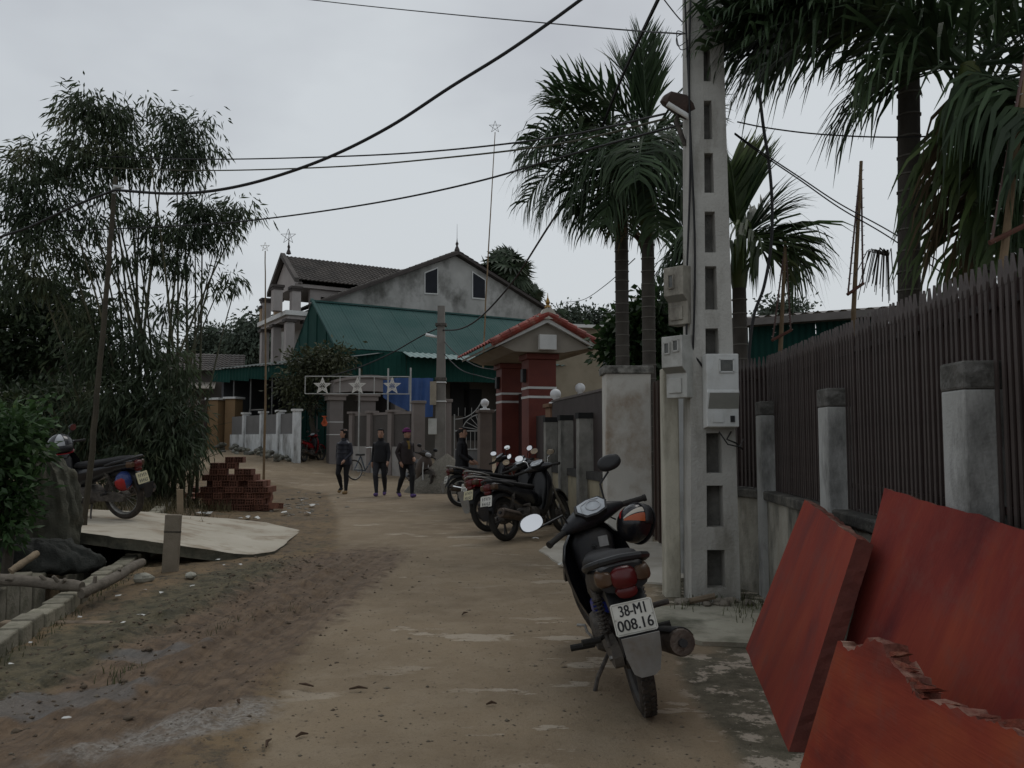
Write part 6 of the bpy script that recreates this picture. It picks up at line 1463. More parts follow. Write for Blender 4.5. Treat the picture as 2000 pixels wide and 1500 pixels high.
    PM = Matrix.Translation((0, -.300, .525)) @ Matrix.Rotation(R(-14), 4, 'X')
    plate(root, PM, o.get('plate'), o.get('platem', m_plate), o.get('blocks', True))
    part('mud_flap', o.get('flap', m_flap), lambda mb: mb.prism([(-.085,.47), (.085,.47), (.078,.38), (.058,.305), (.03,.285), (-.03,.285), (-.058,.305), (-.078,.38)], 0, .006, 'y', M=Matrix.Translation((0, -.298, 0)) @ Matrix.Rotation(R(7), 4, 'X') @ Matrix.Translation((0, -.03, 0))), 30)
    # leg shield
    zs = [(.24,.075,.80,.10), (.32,.12,.88,.16), (.42,.165,.95,.20), (.55,.195,.99,.22), (.68,.20,1.0,.20), (.78,.175,.995,.15), (.86,.12,.98,.09), (.90,.07,.97,.05)]
    def shieldf(mb, inn=0):
        rings = []
        for z, w, yf, dp in zs:
            prof = []; z = z-(HD-.03)*sstep(.5, .9, z)
            for k in range(17):
                t = -1+2*k/16; prof.append((w*math.sin(t*math.pi/2), yf-dp*(abs(t)**2.2), z))
            pin = [(p[0]*.93, p[1]-.022, p[2]) for p in prof[::-1]]
            rings.append(prof+pin)
        mb.loft(rings)
    part('leg_shield', shield, shieldf, 50)
    part('inner_cover', m_paintmatte if hero else m_black, lambda mb: mb.loft([ring((0, y, z), w, dy, 16, 2.8, 'z') for y, z, w, dy in ((.80,.36,.07,.08), (.84,.48,.095,.08), (.875,.62,.12,.075), (.885,.73,.13,.07), (.89,.80-HD*.3,.10,.06), (.90,.89-HD,.06,.05))]), 50)
    part('centre_tunnel', m_black, lambda mb: mb.loft([ring((0, y, z), w, t, 14, 2.6, 'y') for y, z, w, t in ((.86,.52,.07,.13), (.78,.47,.07,.09), (.70,.47,.075,.07), (.6,.5,.08,.09))]), 50)
    # steering parts
    def sp(nm, m, fn, sm=50, par=root):
        mb = MB(); fn(mb); mb.v = [tuple(S @ Vector((p[0], p[1], p[2]-(HD if p[2] > .8 else 0)))) for p in mb.v]; return mb.build(nm, m, par, smooth=sm)
    for s in (-1, 1):
        sp('fork_leg', m_steel, lambda mb: mb.tube([(s*.075,.985,.72), (s*.075,1.08,.5), (s*.08,1.22,.285)], [.018,.02,.024], 10))
    sp('front_mudguard', o.get('guard', body), lambda mb: mb.loft([[(x*w, 1.23-math.cos(a)*r0*1.0, .285+math.sin(a)*r0) for x, r0 in ((-1,.30), (-.9,.325), (-.4,.34), (.4,.34), (.9,.325), (1,.30), (.85,.295), (-.85,.295))] for a, w in [(R(20+k*13), .055+.012*math.sin(k*.35)) for k in range(11)]]))
    hc = sp('handlebar_cover', o.get('cover', body), lambda mb: mb.loft([ring((x, y, z), ry, rz, 18, 2.4, 'x') for x, y, z, ry, rz in ((-.215,.865,.945,.022,.020), (-.17,.875,.95,.045,.034), (-.10,.895,.955,.085,.055), (-.04,.915,.955,.105,.068), (.04,.915,.955,.105,.068), (.10,.895,.955,.085,.055), (.17,.875,.95,.045,.034), (.215,.865,.945,.022,.020))]), 60)
    DM = Matrix.Translation((0,.842,1.005)) @ Matrix.Rotation(R(-48), 4, 'X') @ Matrix.Rotation(0, 4, 'Z')
    hexa = [(-.095,.0), (-.075,.043), (0,.054), (.075,.043), (.095,0), (.062,-.050), (0,-.060), (-.062,-.050)]
    ip = sp('instrument_panel', m_black, lambda mb: mb.prism([(a*1.16, b*1.18) for a, b in hexa], -.018, .02, 'y', M=DM), 30)
    sp('dial_glass', m_dial, lambda mb: mb.prism(hexa, -.022, .0, 'y', M=DM), 30, ip)
    sp('dial_bezel', m_clear, lambda mb: (mb.tube([(.01+.046*math.cos(a), -.024, .036*math.sin(a)-.002) for a in [2*math.pi*k/20 for k in range(21)]], .0045, 5, M=DM), mb.tube([(-.08, -.024, -.03), (-.055, -.024, .03), (.02, -.024, .044), (.07, -.024, .030)], .004, 5, M=DM)), 60, ip)
    sp('headlight', m_clear, lambda mb: mb.loft([ring((0, y, .955), w, t, 18, 2.4, 'y') for y, w, t in ((.99,.085,.055), (1.02,.075,.048), (1.03,.05,.03))]), 60)
    for s in (-1, 1):
        sp('grip', m_rubber, lambda mb: (mb.tube([(s*.20,.862,.945), (s*.335,.81,.93)], .0175, 12), mb.tube([(s*.335,.81,.93), (s*.35,.805,.928)], .021, 12)))
        sp('brake_lever', m_black, lambda mb: mb.tube([(s*.20,.90,.94), (s*.27,.885,.93), (s*.335,.85,.92)], .007, 6))
    if hero:
        for k, (x0, x1) in enumerate(((-.10, -.04), (.12, .05), (-.06, .03))):
            part('control_cable', m_black, lambda mb: mb.tube([(x0*1.4,.90,.86-HD*.5), (x0,1.0,.84), (x1,.96,.72), (x1*.6,.90,.60)], .005, 6))
        part('warning_sticker', mat('sticker_grey', (.30,.30,.29), (.22,.22,.21), 30, .5), lambda mb: mb.box((.06,.812,.715), (.055,.004,.06), M=Matrix()), 0)
        part('fuel_knob', m_chrome, lambda mb: mb.tube([(.0,.80,.70), (0,.785,.70)], .014, 12))
        part('rear_reflector', m_redlens, lambda mb: mb.loft([ring((0, y, .425), .03, .014, 14, 2.4, 'y') for y in (-.335, -.342)]))
        part('brake_rod', m_steel, lambda mb: mb.tube([(.10,.42,.22), (.10,.05,.24), (.085,-.02,.26)], .005, 6))
        part('brake_arm', m_dirtmetal, lambda mb: mb.box((.08,-.01,.25), (.012,.025,.09)))
        part('axle_nut', m_steel, lambda mb: mb.tube([(-.12,0,.285), (.12,0,.285)], .013, 6))
    for s, (sx, sy, sz, mx_, my_, mz, yaw, pit) in o.get('mirrors', {-1: (-.15,.88,.985,-.24,.86,1.13,0,0), 1: (.15,.88,.985,.24,.86,1.13,0,0)}).items():
        st_ = sp('mirror_stem', m_black if not o.get('chromestem') else m_chrome, lambda mb: mb.tube([(sx,sy,sz), (sx+s*.015,sy-.005,sz+(mz-sz)*.55), (mx_-s*.02,my_+.01,mz-.045 if mz > sz+.08 else mz)], .0065, 8))
        MM = Matrix.Translation((mx_,my_,mz)) @ Matrix.Rotation(yaw, 4, 'Z') @ Matrix.Rotation(pit, 4, 'X')
        sh = o.get('mshape', (.062,.042))
        sp('mirror_back', m_black, lambda mb: mb.loft([ring((0, y, 0), sh[0]*k, sh[1]*k, 20, 2.3, 'y') for y, k in ((.0,1.0), (.012,1.02), (.025,.85), (.032,.5))], M=MM), 60, st_)
        sp('mirror_glass', m_mirror, lambda mb: mb.loft([ring((0, y, 0), sh[0]*.93, sh[1]*.93, 20, 2.3, 'y') for y in (-.0025, .001)], M=MM), 30, st_)
    return root
def helmet(label, loc, rot, shell, trim, extra=None, size=.13, visor=True):
    h = empty('helmet', loc, rot=rot); tag(h, label, 'helmet')
    mb = MB(); rings = []
    for k in range(11):
        a = -.55+ (math.pi/2+.53)*k/10; rr = math.cos(a) if a > 0 else 1-.10*(a/.55)**2
        rings.append([(size*rr*math.cos(t), size*1.14*rr*math.sin(t), size*1.0*math.sin(a)) for t in [2*math.pi*j/28 for j in range(28)]])
    mb.loft(rings, False, True); sh = mb.build('shell', shell, h, smooth=60); s = sh.modifiers.new('thick', 'SOLIDIFY'); s.thickness = .02; s.offset = -1
    mb = MB(); mb.lathe([(size*.86,-.56*size), (size*1.03,-.56*size), (size*1.03,-.47*size), (size*.86,-.47*size)], 28, M=Matrix.Scale(1.13, 4, (0,1,0))); mb.build('rim_trim', trim, h)
    if visor:
        mb = MB(); mb.loft([[(size*1.04*math.cos(t), size*1.19*math.sin(t), z*size) for t in [R(30+120*j/14) for j in range(15)]] for z in (-.35, -.1, .2)], False, False, False); v = mb.build('visor', m_black, h, smooth=60); s = v.modifiers.new('thick', 'SOLIDIFY'); s.thickness = .006
    if extra:
        for m_, a0, a1 in extra:
            mb = MB(); rg_ = []
            for k in range(9):
                a = -.35+1.75*k/8; rr = math.cos(a) if a > 0 else 1-.10*(a/.55)**2
                rg_.append([(size*1.012*rr*math.cos(t), size*1.155*rr*math.sin(t), size*1.012*math.sin(a)) for t in [a0+(a1-a0)*j/8 for j in range(9)]])
            mb.loft(rg_, False, False, False); mb.build('stripe', m_, h, smooth=60)
    mb = MB(); mb.tube([(-size*.9,0,-.5*size), (-size*.4,size*.1,-1.15*size), (size*.3,size*.1,-1.2*size), (size*.9,0,-.5*size)], .008, 6); mb.build('chin_strap', m_black, h)
    return h
# --- nearest bike
hp = gp(1268, 1402)
hx, hy = hp.x-.0, hp.y+.07
hero = motorbike('dark muddy motorbike with plate 38-M1 008.16, nearest the camera', (hx, hy, .0), R(-1.5), R(12), R(24), dict(hero=True, drop=.10, tyre=m_mudrub, style='alloy', body=m_paintblack, cover=m_paintmatte, side=m_paintmatte, tail=m_paintmatte, plate=('38-M1', '008.16'), platem=m_plate, case=mat('case_mud', (.11,.092,.072), (.07,.06,.05), 9, .85, .3),
    mirrors={1: (.13,.90,.985,.235,.86,1.20,R(158),R(20)), -1: (-.16,.875,.975,-.40,.80,1.085,R(-6),R(-13))}, mshape=(.072,.048)))
# helmet hanging under its right grip
hg = hero.matrix_basis
bpy.context.view_layer.update()
wp = hero.matrix_world @ Vector((.17, .84, .80))
helmet('black helmet with orange and white stripes hanging from the nearest motorbike', at(1240, 1022, wp.y), (R(78), R(28), R(-62)), m_paintblack, m_black, [(mat('helmet_orange', (.42,.10,.03), (.34,.08,.03), 9, .35, 0), R(35), R(62)), (mat('helmet_cream', (.55,.5,.42), None, 9, .4, 0), R(66), R(84)), (mat('helmet_red', (.35,.02,.02), None, 9, .35, 0), R(150), R(175))], .105)
# --- row of bikes by the sheet fence
def bike_at(px, py, z=None):
    p = gp(px, py); return p
grp = 'motorbikes parked by the sheet fence'
a = gp(990, 1058); b = gp(1108, 1040); hd = math.atan2(b.x-a.x, b.y-a.y)
motorbike('black scooter with white plate, front one of the row by the sheet fence', (a.x, a.y+.03, 0), hd, R(10), R(12), dict(group=grp, body=m_paintblack, tail=m_paintblack, side=m_paintblack, rim=m_alloy, hshield=m_muffler, chromestem=True, flap=m_paintmatte, mirrors={1: (.15,.88,.985,.23,.86,1.12,0,R(6)), -1: (-.15,.88,.985,-.25,.84,1.14,R(10),R(2))}))
a2 = gp(955, 1040)
motorbike('red-tailed motorbike with cream plate, second in the row by the fence', (a2.x, a2.y+.1, 0), hd+R(6), R(12), R(15), dict(group=grp, body=m_paintblack, tail=m_paintred, side=m_paintred, shield=m_paintblack, platem=m_plateY, rail=m_steel, mirrors={1: (.15,.88,.985,.25,.86,1.10,R(10),R(8)), -1: (-.15,.88,.985,-.26,.84,1.08,R(6),R(20))}))
a7 = gp(930, 1018)
motorbike('black motorbike squeezed between the red-tailed one and the pale-rimmed one', (a7.x+.1, a7.y+.35, 0), hd+R(18), R(11), R(10), dict(group=grp, body=m_paintblack, tail=m_paintblack, side=m_paintblack, rail=m_steel, mirrors={1: (.15,.88,.985,.25,.86,1.14,R(8),R(2)), -1: (-.15,.88,.985,-.26,.84,1.12,R(-6),R(-4))}))
a3 = gp(902, 990)
motorbike('black motorbike with pale wheel rims, farthest in the row by the red gate', (a3.x, a3.y, 0), R(68), R(9), R(14), dict(group=grp, body=m_paintblack, side=m_paintred, tail=m_paintblack, rim=m_whiterim, style='wire', hshield=m_chrome, rail=m_steel, mirrors={1: (.15,.88,.985,.25,.86,1.12,R(40),R(10)), -1: (-.15,.88,.985,-.25,.86,1.12,R(50),R(8))}))
# --- bike on the ramp at the left
zr_ = .325
a4 = gp(245, 1014, zr_)
motorbike('black motorbike with a cream plate standing on the concrete ramp', (a4.x, a4.y+.02, zr_), R(-74), R(10), R(8), dict(body=m_paintblack, tail=m_paintblack, side=m_paintblack, platem=m_plateY, blocks=True, flap=m_paintmatte, style='wire', rim=m_steel, tyre=m_mudrub, mirrors={1: (.15,.88,.985,.24,.86,1.12,0,0)}))
helmet('blue and red helmet hanging under the seat of the ramp motorbike', at(242, 938, a4.y-.2), (R(70), R(10), R(20)), mat('helmet_blue', (.03,.05,.16), (.025,.04,.12), 5, .25, 0), mat('helmet_redtrim', (.30,.02,.02), None, 5, .4, 0), [(mat('helmet_red2', (.33,.02,.02), None, 9, .35, 0), R(200), R(300))], .10, False)
helmet('black helmet with silver visor hung on the ramp motorbike handlebar', at(118, 870, a4.y-.35), (R(-12), R(6), R(-150)), m_paintblack, m_paintred, [(m_clear, R(60), R(110))], .14)
# --- far bikes
a5 = gp(628, 914, .2)
motorbike('dark red motorbike parked in front of the arched gateway', (a5.x, 29.0, H(a5.x, 29.0)), R(15), R(8), R(-10), dict(body=m_paintred, side=m_paintred, tail=m_paintred, plate=None))
a6 = gp(782, 966, .05)
motorbike('mud-brown motorbike standing between the two women in the middle', (a6.x-.02, 21.2, H(a6.x, 21.2)), R(160), R(8), R(18), dict(body=m_mudrub, side=m_mudrub, tail=m_mudrub, shield=mat('bike_brown', (.10,.075,.06), None, 5, .6), tyre=m_mudrub))
# --- bicycle behind the first walker
def bicycle(label, loc, heading, lean):
    root = empty('bicycle', loc, rot=(0, -lean, -heading)); tag(root, label, 'bicycle')
    m_f = mat('bicycle_frame', (.05,.07,.10), None, 5, .4, 0)
    for nm, y in (('rear_wheel', 0), ('front_wheel', 1.02)):
        C = Matrix.Translation((0, y, .31)) @ Matrix.Rotation(math.pi/2, 4, 'Y')
        mb = MB(); mb.lathe([(.29+.018*math.cos(t), .018*math.sin(t)) for t in [2*math.pi*k/8 for k in range(9)]], 32, M=C); w = mb.build(nm, m_rubber, root)
        mb = MB(); mb.lathe([(.272,-.012), (.26,0), (.272,.012)], 32, M=C); mb.build('rim', m_steel, w)
        mb = MB()
        for k in range(20):
            t = 2*math.pi*k/20; mb.tube([(.02*math.cos(t+1), .02*math.sin(t+1), .02*(-1)**k), (.265*math.cos(t), .265*math.sin(t), 0)], .003, 4, False, M=C)
        mb.build('spokes', m_steel, w)
    J = dict(bb=(0,.42,.28), seat=(0,.27,.72), head=(0,.86,.80), ra=(0,0,.31), fa=(0,1.02,.31))
    for a_, b_ in (('bb','seat'), ('bb','head'), ('bb','ra'), ('seat','ra'), ('head','fa')):
        mb = MB(); mb.tube([J[a_], J[b_]], .017, 8); mb.build('frame_tube', m_f, root)
    mb = MB(); mb.loft([ring((0, y, .76), w, .03, 12, 2.4, 'y') for y, w in ((.14,.09), (.22,.10), (.32,.05), (.42,.025))]); mb.build('saddle', m_black, root)
    mb = MB(); mb.tube([(-.26,.70,.98), (-.2,.82,1.0), (0,.86,.96), (.2,.82,1.0), (.26,.70,.98)], .012, 8); mb.tube([(0,.86,.8), (0,.85,.96)], .014, 8); mb.build('handlebar', m_chrome, root)
    mb = MB(); 
    for k in range(5):
        z = .62+.06*k; w = .12+.012*k
        mb.tube([(-w,.95,z), (w,.95,z), (w,1.17,z), (-w,1.17,z), (-w,.95,z)], .004, 4)
    for x in (-.12,-.06,0,.06,.12):
        for y in (.95,1.17): mb.tube([(x,y,.62), (x*1.3,y,.86)], .004, 4)
    tag(mb.build('basket', m_steel, root), kind='stuff')
    mb = MB(); mb.tube([(-.09,.42,.14), (.09,.42,.42)], .01, 6); mb.box((-.12,.42,.14), (.08,.05,.02)); mb.box((.12,.42,.42), (.08,.05,.02)); mb.build('crank', m_steel, root)
bc = gp(690, 935, .1)
bicycle('blue bicycle with a wire basket behind the first walker', (bc.x+.15, 24.6, H(bc.x, 24.6)), R(40), R(6))
# ------------------------------------------------------------------ people
m_skin = mat('skin', (.37,.215,.15), (.32,.185,.125), 9, .55, .03)
m_hair = mat('hair_black', (.008,.007,.007), (.014,.012,.011), 30, .85, .3, 80)
m_jack1 = mat('jacket_black_quilt', (.012,.013,.022), (.02,.021,.03), 10, .4, .2, 40)
m_jack2 = mat('top_black', (.010,.010,.012), (.014,.014,.016), 10, .8, .2, 60)
m_jack3 = mat('jacket_dark_brown', (.034,.024,.024), (.024,.018,.018), 10, .75, .2, 60)
m_trs = mat('trousers_black', (.010,.010,.012), (.016,.016,.019), 12, .8, .3, 40)
m_trs2 = mat('trousers_charcoal', (.026,.027,.032), (.018,.018,.022), 12, .8, .3, 40)
m_shoetan = mat('shoe_tan', (.27,.17,.07), None, 9, .7)
m_shoepur = mat('shoe_purple', (.12,.07,.22), None, 9, .7)
def person(label, loc, rz, o):
    """faces local -y; joints dict in metres; body is one remeshed surface with clothing by region, clothes/hair as children"""
    r = empty('person', loc, rz); tag(r, label, 'person', o.get('group'))
    J = dict(pel=(0,0,.84), hipL=(.085,0,.82), hipR=(-.085,0,.82), kneeL=(.095,-.01,.46), kneeR=(-.095,-.01,.46), ankL=(.095,.03,.08), ankR=(-.095,.03,.08), toeL=(.105,-.12,.035), toeR=(-.105,-.12,.035),
             chest=(0,.0,1.12), neck=(0,.005,1.30), shL=(.142,.005,1.215), shR=(-.142,.005,1.215), elL=(.185,.03,.98), elR=(-.185,.03,.98), wrL=(.185,-.06,.765), wrR=(-.185,-.06,.765), head=(0,-.015,1.435))
    J.update(o.get('J', {})); J = {k: Vector(v) for k, v in J.items()}
    mb = MB()
    def limb(pts, rad): mb.tube(pts, rad, 12)
    def mid(a, b, t, off=(0,0,0)): return J[a].lerp(J[b], t)+Vector(off)
    segs = []   # for clothing regions: (p0, p1, tag)
    bulk = o.get('bulk', 1.0)
    for s in 'LR':
        limb([J['hip'+s]+Vector((0,0,.05)), mid('hip'+s,'knee'+s,.3,(0,.01,0)), mid('hip'+s,'knee'+s,.75), J['knee'+s], mid('knee'+s,'ank'+s,.3,(0,.018,0)), mid('knee'+s,'ank'+s,.75), J['ank'+s]], [.088,.092,.068,.060,.062,.046,.040])
        heel = J['ank'+s]+Vector((0,.035,-.045)); limb([heel, J['ank'+s]+Vector((0,-.02,-.04)), J['toe'+s]+Vector((0,.04,.005)), J['toe'+s]], [.034,.044,.042,.028])
        limb([J['sh'+s], mid('sh'+s,'el'+s,.4), J['el'+s], mid('el'+s,'wr'+s,.35), J['wr'+s]], [.052*bulk,.052*bulk,.045*bulk,.043*bulk,.033])
        d = (J['wr'+s]-J['el'+s]).normalized(); side = d.cross(Vector((0,1,0))).normalized()
        w = J['wr'+s]; fwd = side.cross(d)
        limb([w, w+d*.04, w+d*.085], [.026,.034,.030])
        for k in range(4):
            b = w+d*.08+fwd*(.024-.016*k); l = (.062,.070,.066,.052)[k]; limb([b, b+d*l*.5, b+d*l*.85+side*(.012 if s == 'L' else .012)], [.0105,.010,.008])
        b = w+d*.03+fwd*.03; limb([b, b+fwd*.022+d*.03, b+fwd*.018+d*.058], [.013,.011,.009])
    torso = [((0,.0,.78),.150,.105), ((0,.0,.86),.158,.115), ((0,.0,.97),.142,.108), ((0,0,1.08),.150,.112), ((0,.0,1.16),.155,.108), ((0,.005,1.22),.128,.090), ((0,.005,1.275),.075,.066)]
    off = J['neck']-Vector((0,.005,1.30))
    mb.loft([ring((c[0]+off.x*max(0,(c[2]-.8)/.5), c[1]+off.y*max(0,(c[2]-.8)/.5), c[2]), a*bulk, b_*bulk, 18, 2.3, 'z') for c, a, b_ in torso])
    limb([J['neck']-Vector((0,0,.06)), J['neck'], J['head']-Vector((0,-.015,.04))], [.058,.050,.048])
    hd = J['head']; yaw = o.get('yaw', 0); HM = Matrix.Translation(hd) @ Matrix.Rotation(yaw, 4, 'Z') @ Matrix.Rotation(o.get('nod', 0), 4, 'X')
    mb.loft([ring((0, y, z), a, b_, 16, 2.1, 'z') for z, a, b_, y in ((-.112,.022,.028,-.045), (-.10,.040,.046,-.030), (-.07,.056,.066,-.018), (-.03,.064,.080,-.004), (.02,.070,.088,.002), (.06,.070,.088,.006), (.09,.058,.072,.008), (.108,.030,.040,.008))], M=HM)
    mb.loft([ring((0, y, z), a, .012, 8, 2, 'z') for z, a, y in ((.018,.007,-.082), (-.012,.011,-.094), (-.03,.014,-.098), (-.038,.010,-.086))], M=HM)
    for s in (-1, 1): mb.sphere((s*.070,.006,-.008), (.009,.018,.028), 8, 6, M=HM)
    tmp = mb.build('tmp', m_skin); rm = tmp.modifiers.new('r', 'REMESH'); rm.mode = 'VOXEL'; rm.voxel_size = .0115; sm_ = tmp.modifiers.new('s', 'SMOOTH'); sm_.iterations = 3; sm_.factor = .5
    bpy.context.view_layer.update(); dg = bpy.context.evaluated_depsgraph_get(); me = bpy.data.meshes.new_from_object(tmp.evaluated_get(dg)); bpy.data.objects.remove(tmp)
    me.name = 'body'; me.materials.clear()
    for m in (m_skin, o['top'], o['trs'], o['shoe'], o.get('shirt', o['top'])): me.materials.append(m)
    hem = o.get('hem', .76); cz = o.get('collar', 1.305)
    mi = []
    wr = [J['wrL'], J['wrR']]; el = [J['elL'], J['elR']]
    for p in me.polygons:
        c = p.center; k = 2
        hand = False
        for w, e in zip(wr, el):
            d = (w-e).normalized(); t = (c-w).dot(d)
            if t > .0 and (c-w-d*t).length < .075 and t < .22: hand = True
        arm = min(((c-(e.lerp(w, .5))).length for w, e in zip(wr, el))) < .14 and abs(c.x) > .15
        if hand: k = 0
        elif c.z > cz-.02*(c.y < -.03): k = 0
        elif c.z > hem or arm or (abs(c.x-J['pel'].x) > .19 and c.z > .6): k = 1
        elif c.z < .085: k = 3
        if k == 1 and o.get('shirt') and c.y < -.06 and abs(c.x) < .03+.05*max(0, c.z-1.15) and c.z > 1.0: k = 4
        mi.append(k)
    me.polygons.foreach_set('material_index', mi); me.polygons.foreach_set('use_smooth', [True]*len(mi))
    b = bpy.data.objects.new('body', me); link(b, r)
    # hair
    mb = MB(); hs = o.get('hairstyle', 'short')
    rings = []
    for k in range(9):
        a = -.35+(math.pi/2+.33)*k/8; ca = math.cos(a)
        rr = [( .076*ca*math.cos(t), .008+.096*ca*math.sin(t), .022+.098*math.sin(a)) for t in [2*math.pi*j/20 for j in range(20)]]
        rr = [(x, y, z+(.075 if y < -.02 else 0)*max(0, (1-k/6))) for x, y, z in rr]; rings.append(rr)
    mb.loft(rings, True, True, M=HM)
    if hs == 'pony': mb.tube([tuple(HM @ Vector(p)) for p in ((0,.09,.03), (0,.125,0), (0,.12,-.08), (.01,.10,-.20), (.01,.09,-.30))], [.03,.035,.03,.025,.01], 10)
    if hs == 'bun': mb.sphere((0,.105,-.01), (.04,.035,.04), 10, 8, M=HM)
    if hs == 'bob':
        mb.loft([ring((0, .045, z), a, b_, 18, 2.1, 'z') for z, a, b_ in ((-.11,.062,.045), (-.06,.078,.058), (0,.080,.062), (.05,.076,.066))], M=HM)
    mb.build('hair', m_hair, r, smooth=70)
    for s in (-1, 1):
        mb = MB(); mb.sphere((s*.027,-.078,.012), (.011,.006,.006), 8, 6, M=HM); mb.build('eye', m_black, r)
        mb = MB(); mb.box((s*.028,-.082,.032), (.03,.008,.006), M=HM); mb.build('eyebrow', m_hair, r)
    mb = MB(); mb.sphere((0,-.080,-.062), (.020,.008,.006), 10, 6, M=HM); mb.build('mouth', mat('lips', (.22,.08,.07), None, 9, .5), r)
    if o.get('cap'):
        mb = MB(); rings = []
        for k in range(9):
            a = -.15+(math.pi/2+.13)*k/8; ca = math.cos(a); rings.append([(.084*ca*math.cos(t), .006+.105*ca*math.sin(t), .040+.092*math.sin(a)) for t in [2*math.pi*j/22 for j in range(22)]])
        mb.loft(rings, True, True, M=HM)
        mb.lathe([(.080,.0), (.092,.0), (.094,.03), (.082,.035)], 22, M=HM @ Matrix.Translation((0,.006,.028)) @ Matrix.Scale(1.22, 4, (0,1,0))); mb.build('knitted_cap', o['cap'], r, smooth=60)
    # jacket skirt and collar
    if o.get('skirt', True):
        mb = MB(); mb.loft([ring((0, .0, z), a*bulk, b_*bulk, 22, 2.2, 'z') for z, a, b_ in ((hem-.02,.178,.134), (hem+.01,.182,.138), (hem+.12,.172,.128), (.99,.158,.122), (1.08,.150,.115))], True, True); mb.build('jacket_hem', o['top'], r, smooth=60)
        if o.get('quilt'):
            for z in (.86, .97, 1.08, 1.18):
                mb = MB(); mb.loft([ring((0, 0, zz), .172*bulk*k, .132*bulk*k, 22, 2.2, 'z') for zz, k in ((z-.018,.97), (z,1.0), (z+.018,.97))], True, True); mb.build('quilt_band', o['top'], r, smooth=60)
    if o.get('stripe'):
        for s in (-1, 1):
            mb = MB(); mb.tube([(s*.150,-.03,.84), (s*.148,-.035,.92), (s*.146,-.03,1.0)], .008, 6); mb.build('side_stripe', m_white, r)
    mb = MB(); mb.lathe([(.058,1.265), (.075,1.275), (.070,1.33), (.060,1.335)], 18, M=Matrix.Translation((off.x, off.y+.003, 0))); mb.build('collar', o['top'], r)
    return r
def pp(px, py): 
    d = gp(px, py, .06); return (d.x, d.y, H(d.x, d.y)+.0)
walk = dict(kneeR=(-.09,-.06,.47), ankR=(-.085,.06,.10), toeR=(-.09,-.08,.03), kneeL=(.09,-.05,.46), ankL=(.09,-.02,.07), toeL=(.10,-.16,.035))
p = pp(671, 960); person('person in a black quilted jacket and tan shoes walking, leftmost of the three', p, R(-16), dict(top=m_jack1, trs=m_trs, shoe=m_shoetan, hairstyle='bob', yaw=R(-52), bulk=1.08, quilt=True, hem=.72, J=dict(kneeL=(.07,-.02,.46), ankL=(.06,.0,.08), toeL=(.06,-.15,.035), wrL=(.10,-.17,.80), elL=(.19,.01,.97), wrR=(-.19,.02,.77), ankR=(-.12,.12,.16), toeR=(-.14,.0,.05), kneeR=(-.10,-.10,.49))))
p = pp(743, 964); person('person in a plain black top and charcoal trousers walking in the middle', p, R(-8), dict(top=m_jack2, trs=m_trs2, shoe=m_shoepur, hairstyle='bun', yaw=R(4), hem=.80, stripe=True, J=dict(kneeR=(-.08,-.14,.48), ankR=(-.05,-.14,.085), toeR=(-.05,-.29,.05), kneeL=(.07,.03,.46), ankL=(.03,.26,.15), toeL=(.035,.15,.035), elL=(.20,-.02,.98), wrL=(.205,-.13,.79), elR=(-.20,.08,.99), wrR=(-.215,.06,.77))))
p = pp(793, 966); person('person in a brown jacket and purple knitted cap walking on the right', p, R(40), dict(top=m_jack3, trs=m_trs, shoe=m_shoepur, hairstyle='short', yaw=R(20), hem=.76, bulk=1.04, shirt=mat('shirt_mustard', (.20,.13,.03), None, 9, .8), cap=mat('cap_purple', (.13,.015,.10), (.10,.012,.08), 30, .9, .5, 120), J=dict(kneeL=(.08,-.14,.48), ankL=(.06,-.15,.085), toeL=(.06,-.30,.05), kneeR=(-.07,.03,.46), ankR=(-.05,.25,.14), toeR=(-.05,.14,.03), elL=(.21,.06,1.0), wrL=(.12,-.13,.88), elR=(-.22,.05,1.0), wrR=(-.19,-.06,.79))))
q = gp(900, 985); person('person in black with a ponytail standing behind the parked motorbikes', (-1.03, 16.9, 0), R(78), dict(top=m_jack2, trs=m_trs, shoe=m_trs, hairstyle='pony', yaw=R(-6), hem=.74, J=dict(elL=(.20,-.02,.98), wrL=(.16,-.20,.86), elR=(-.20,-.02,.98), wrR=(-.16,-.2,.86))))
# ------------------------------------------------------------------ overhead cables
def cable(label, pts, r, m=m_cable, name='overhead_cable'):
    P = [at(*p) for p in pts]; out = []
    n = len(P)
    for i in range(n-1):                       # Catmull-Rom through the points
        p0, p1, p2, p3 = P[max(0, i-1)], P[i], P[i+1], P[min(n-1, i+2)]
        for k in range(8):
            t = k/8; out.append(.5*((2*p1)+(p2-p0)*t+(2*p0-5*p1+4*p2-p3)*t*t+(3*p1-p0-3*p2+p3)*t*t*t))
    out.append(P[-1]); mb = MB(); mb.tube(out, r, 6); return tag(mb.build(name, m), label, 'cable')
def yl(pts, y0, y1):
    x0, x1 = pts[0][0], pts[-1][0]
    return [(x, y, y0+(y1-y0)*(x-x0)/(x1-x0)) for x, y in pts]
cable('thick black cable from the wooden pole up to the top edge', yl([(225,371), (330,378), (420,372), (520,350), (640,308), (760,248), (880,170), (1000,95), (1140,-5), (1300,-130)], 9.0, 6.9), .016)
cable('black cable running down left from the wooden pole', yl([(225,371), (150,400), (60,442), (0,463), (-120,505)], 9.0, 9.6), .014)
cable('upper of two thin parallel cables crossing the sky', yl([(-60,288), (0,292), (200,305), (400,311), (650,306), (850,295), (1085,268), (1300,222)], 16, 6.9), .010)
cable('lower of two thin parallel cables crossing the sky', yl([(-60,307), (0,312), (200,327), (400,333), (650,326), (850,310), (1085,282), (1300,232)], 16, 6.9), .010, mat('cable_yellowgrey', (.06,.06,.035), None, 5, .6))
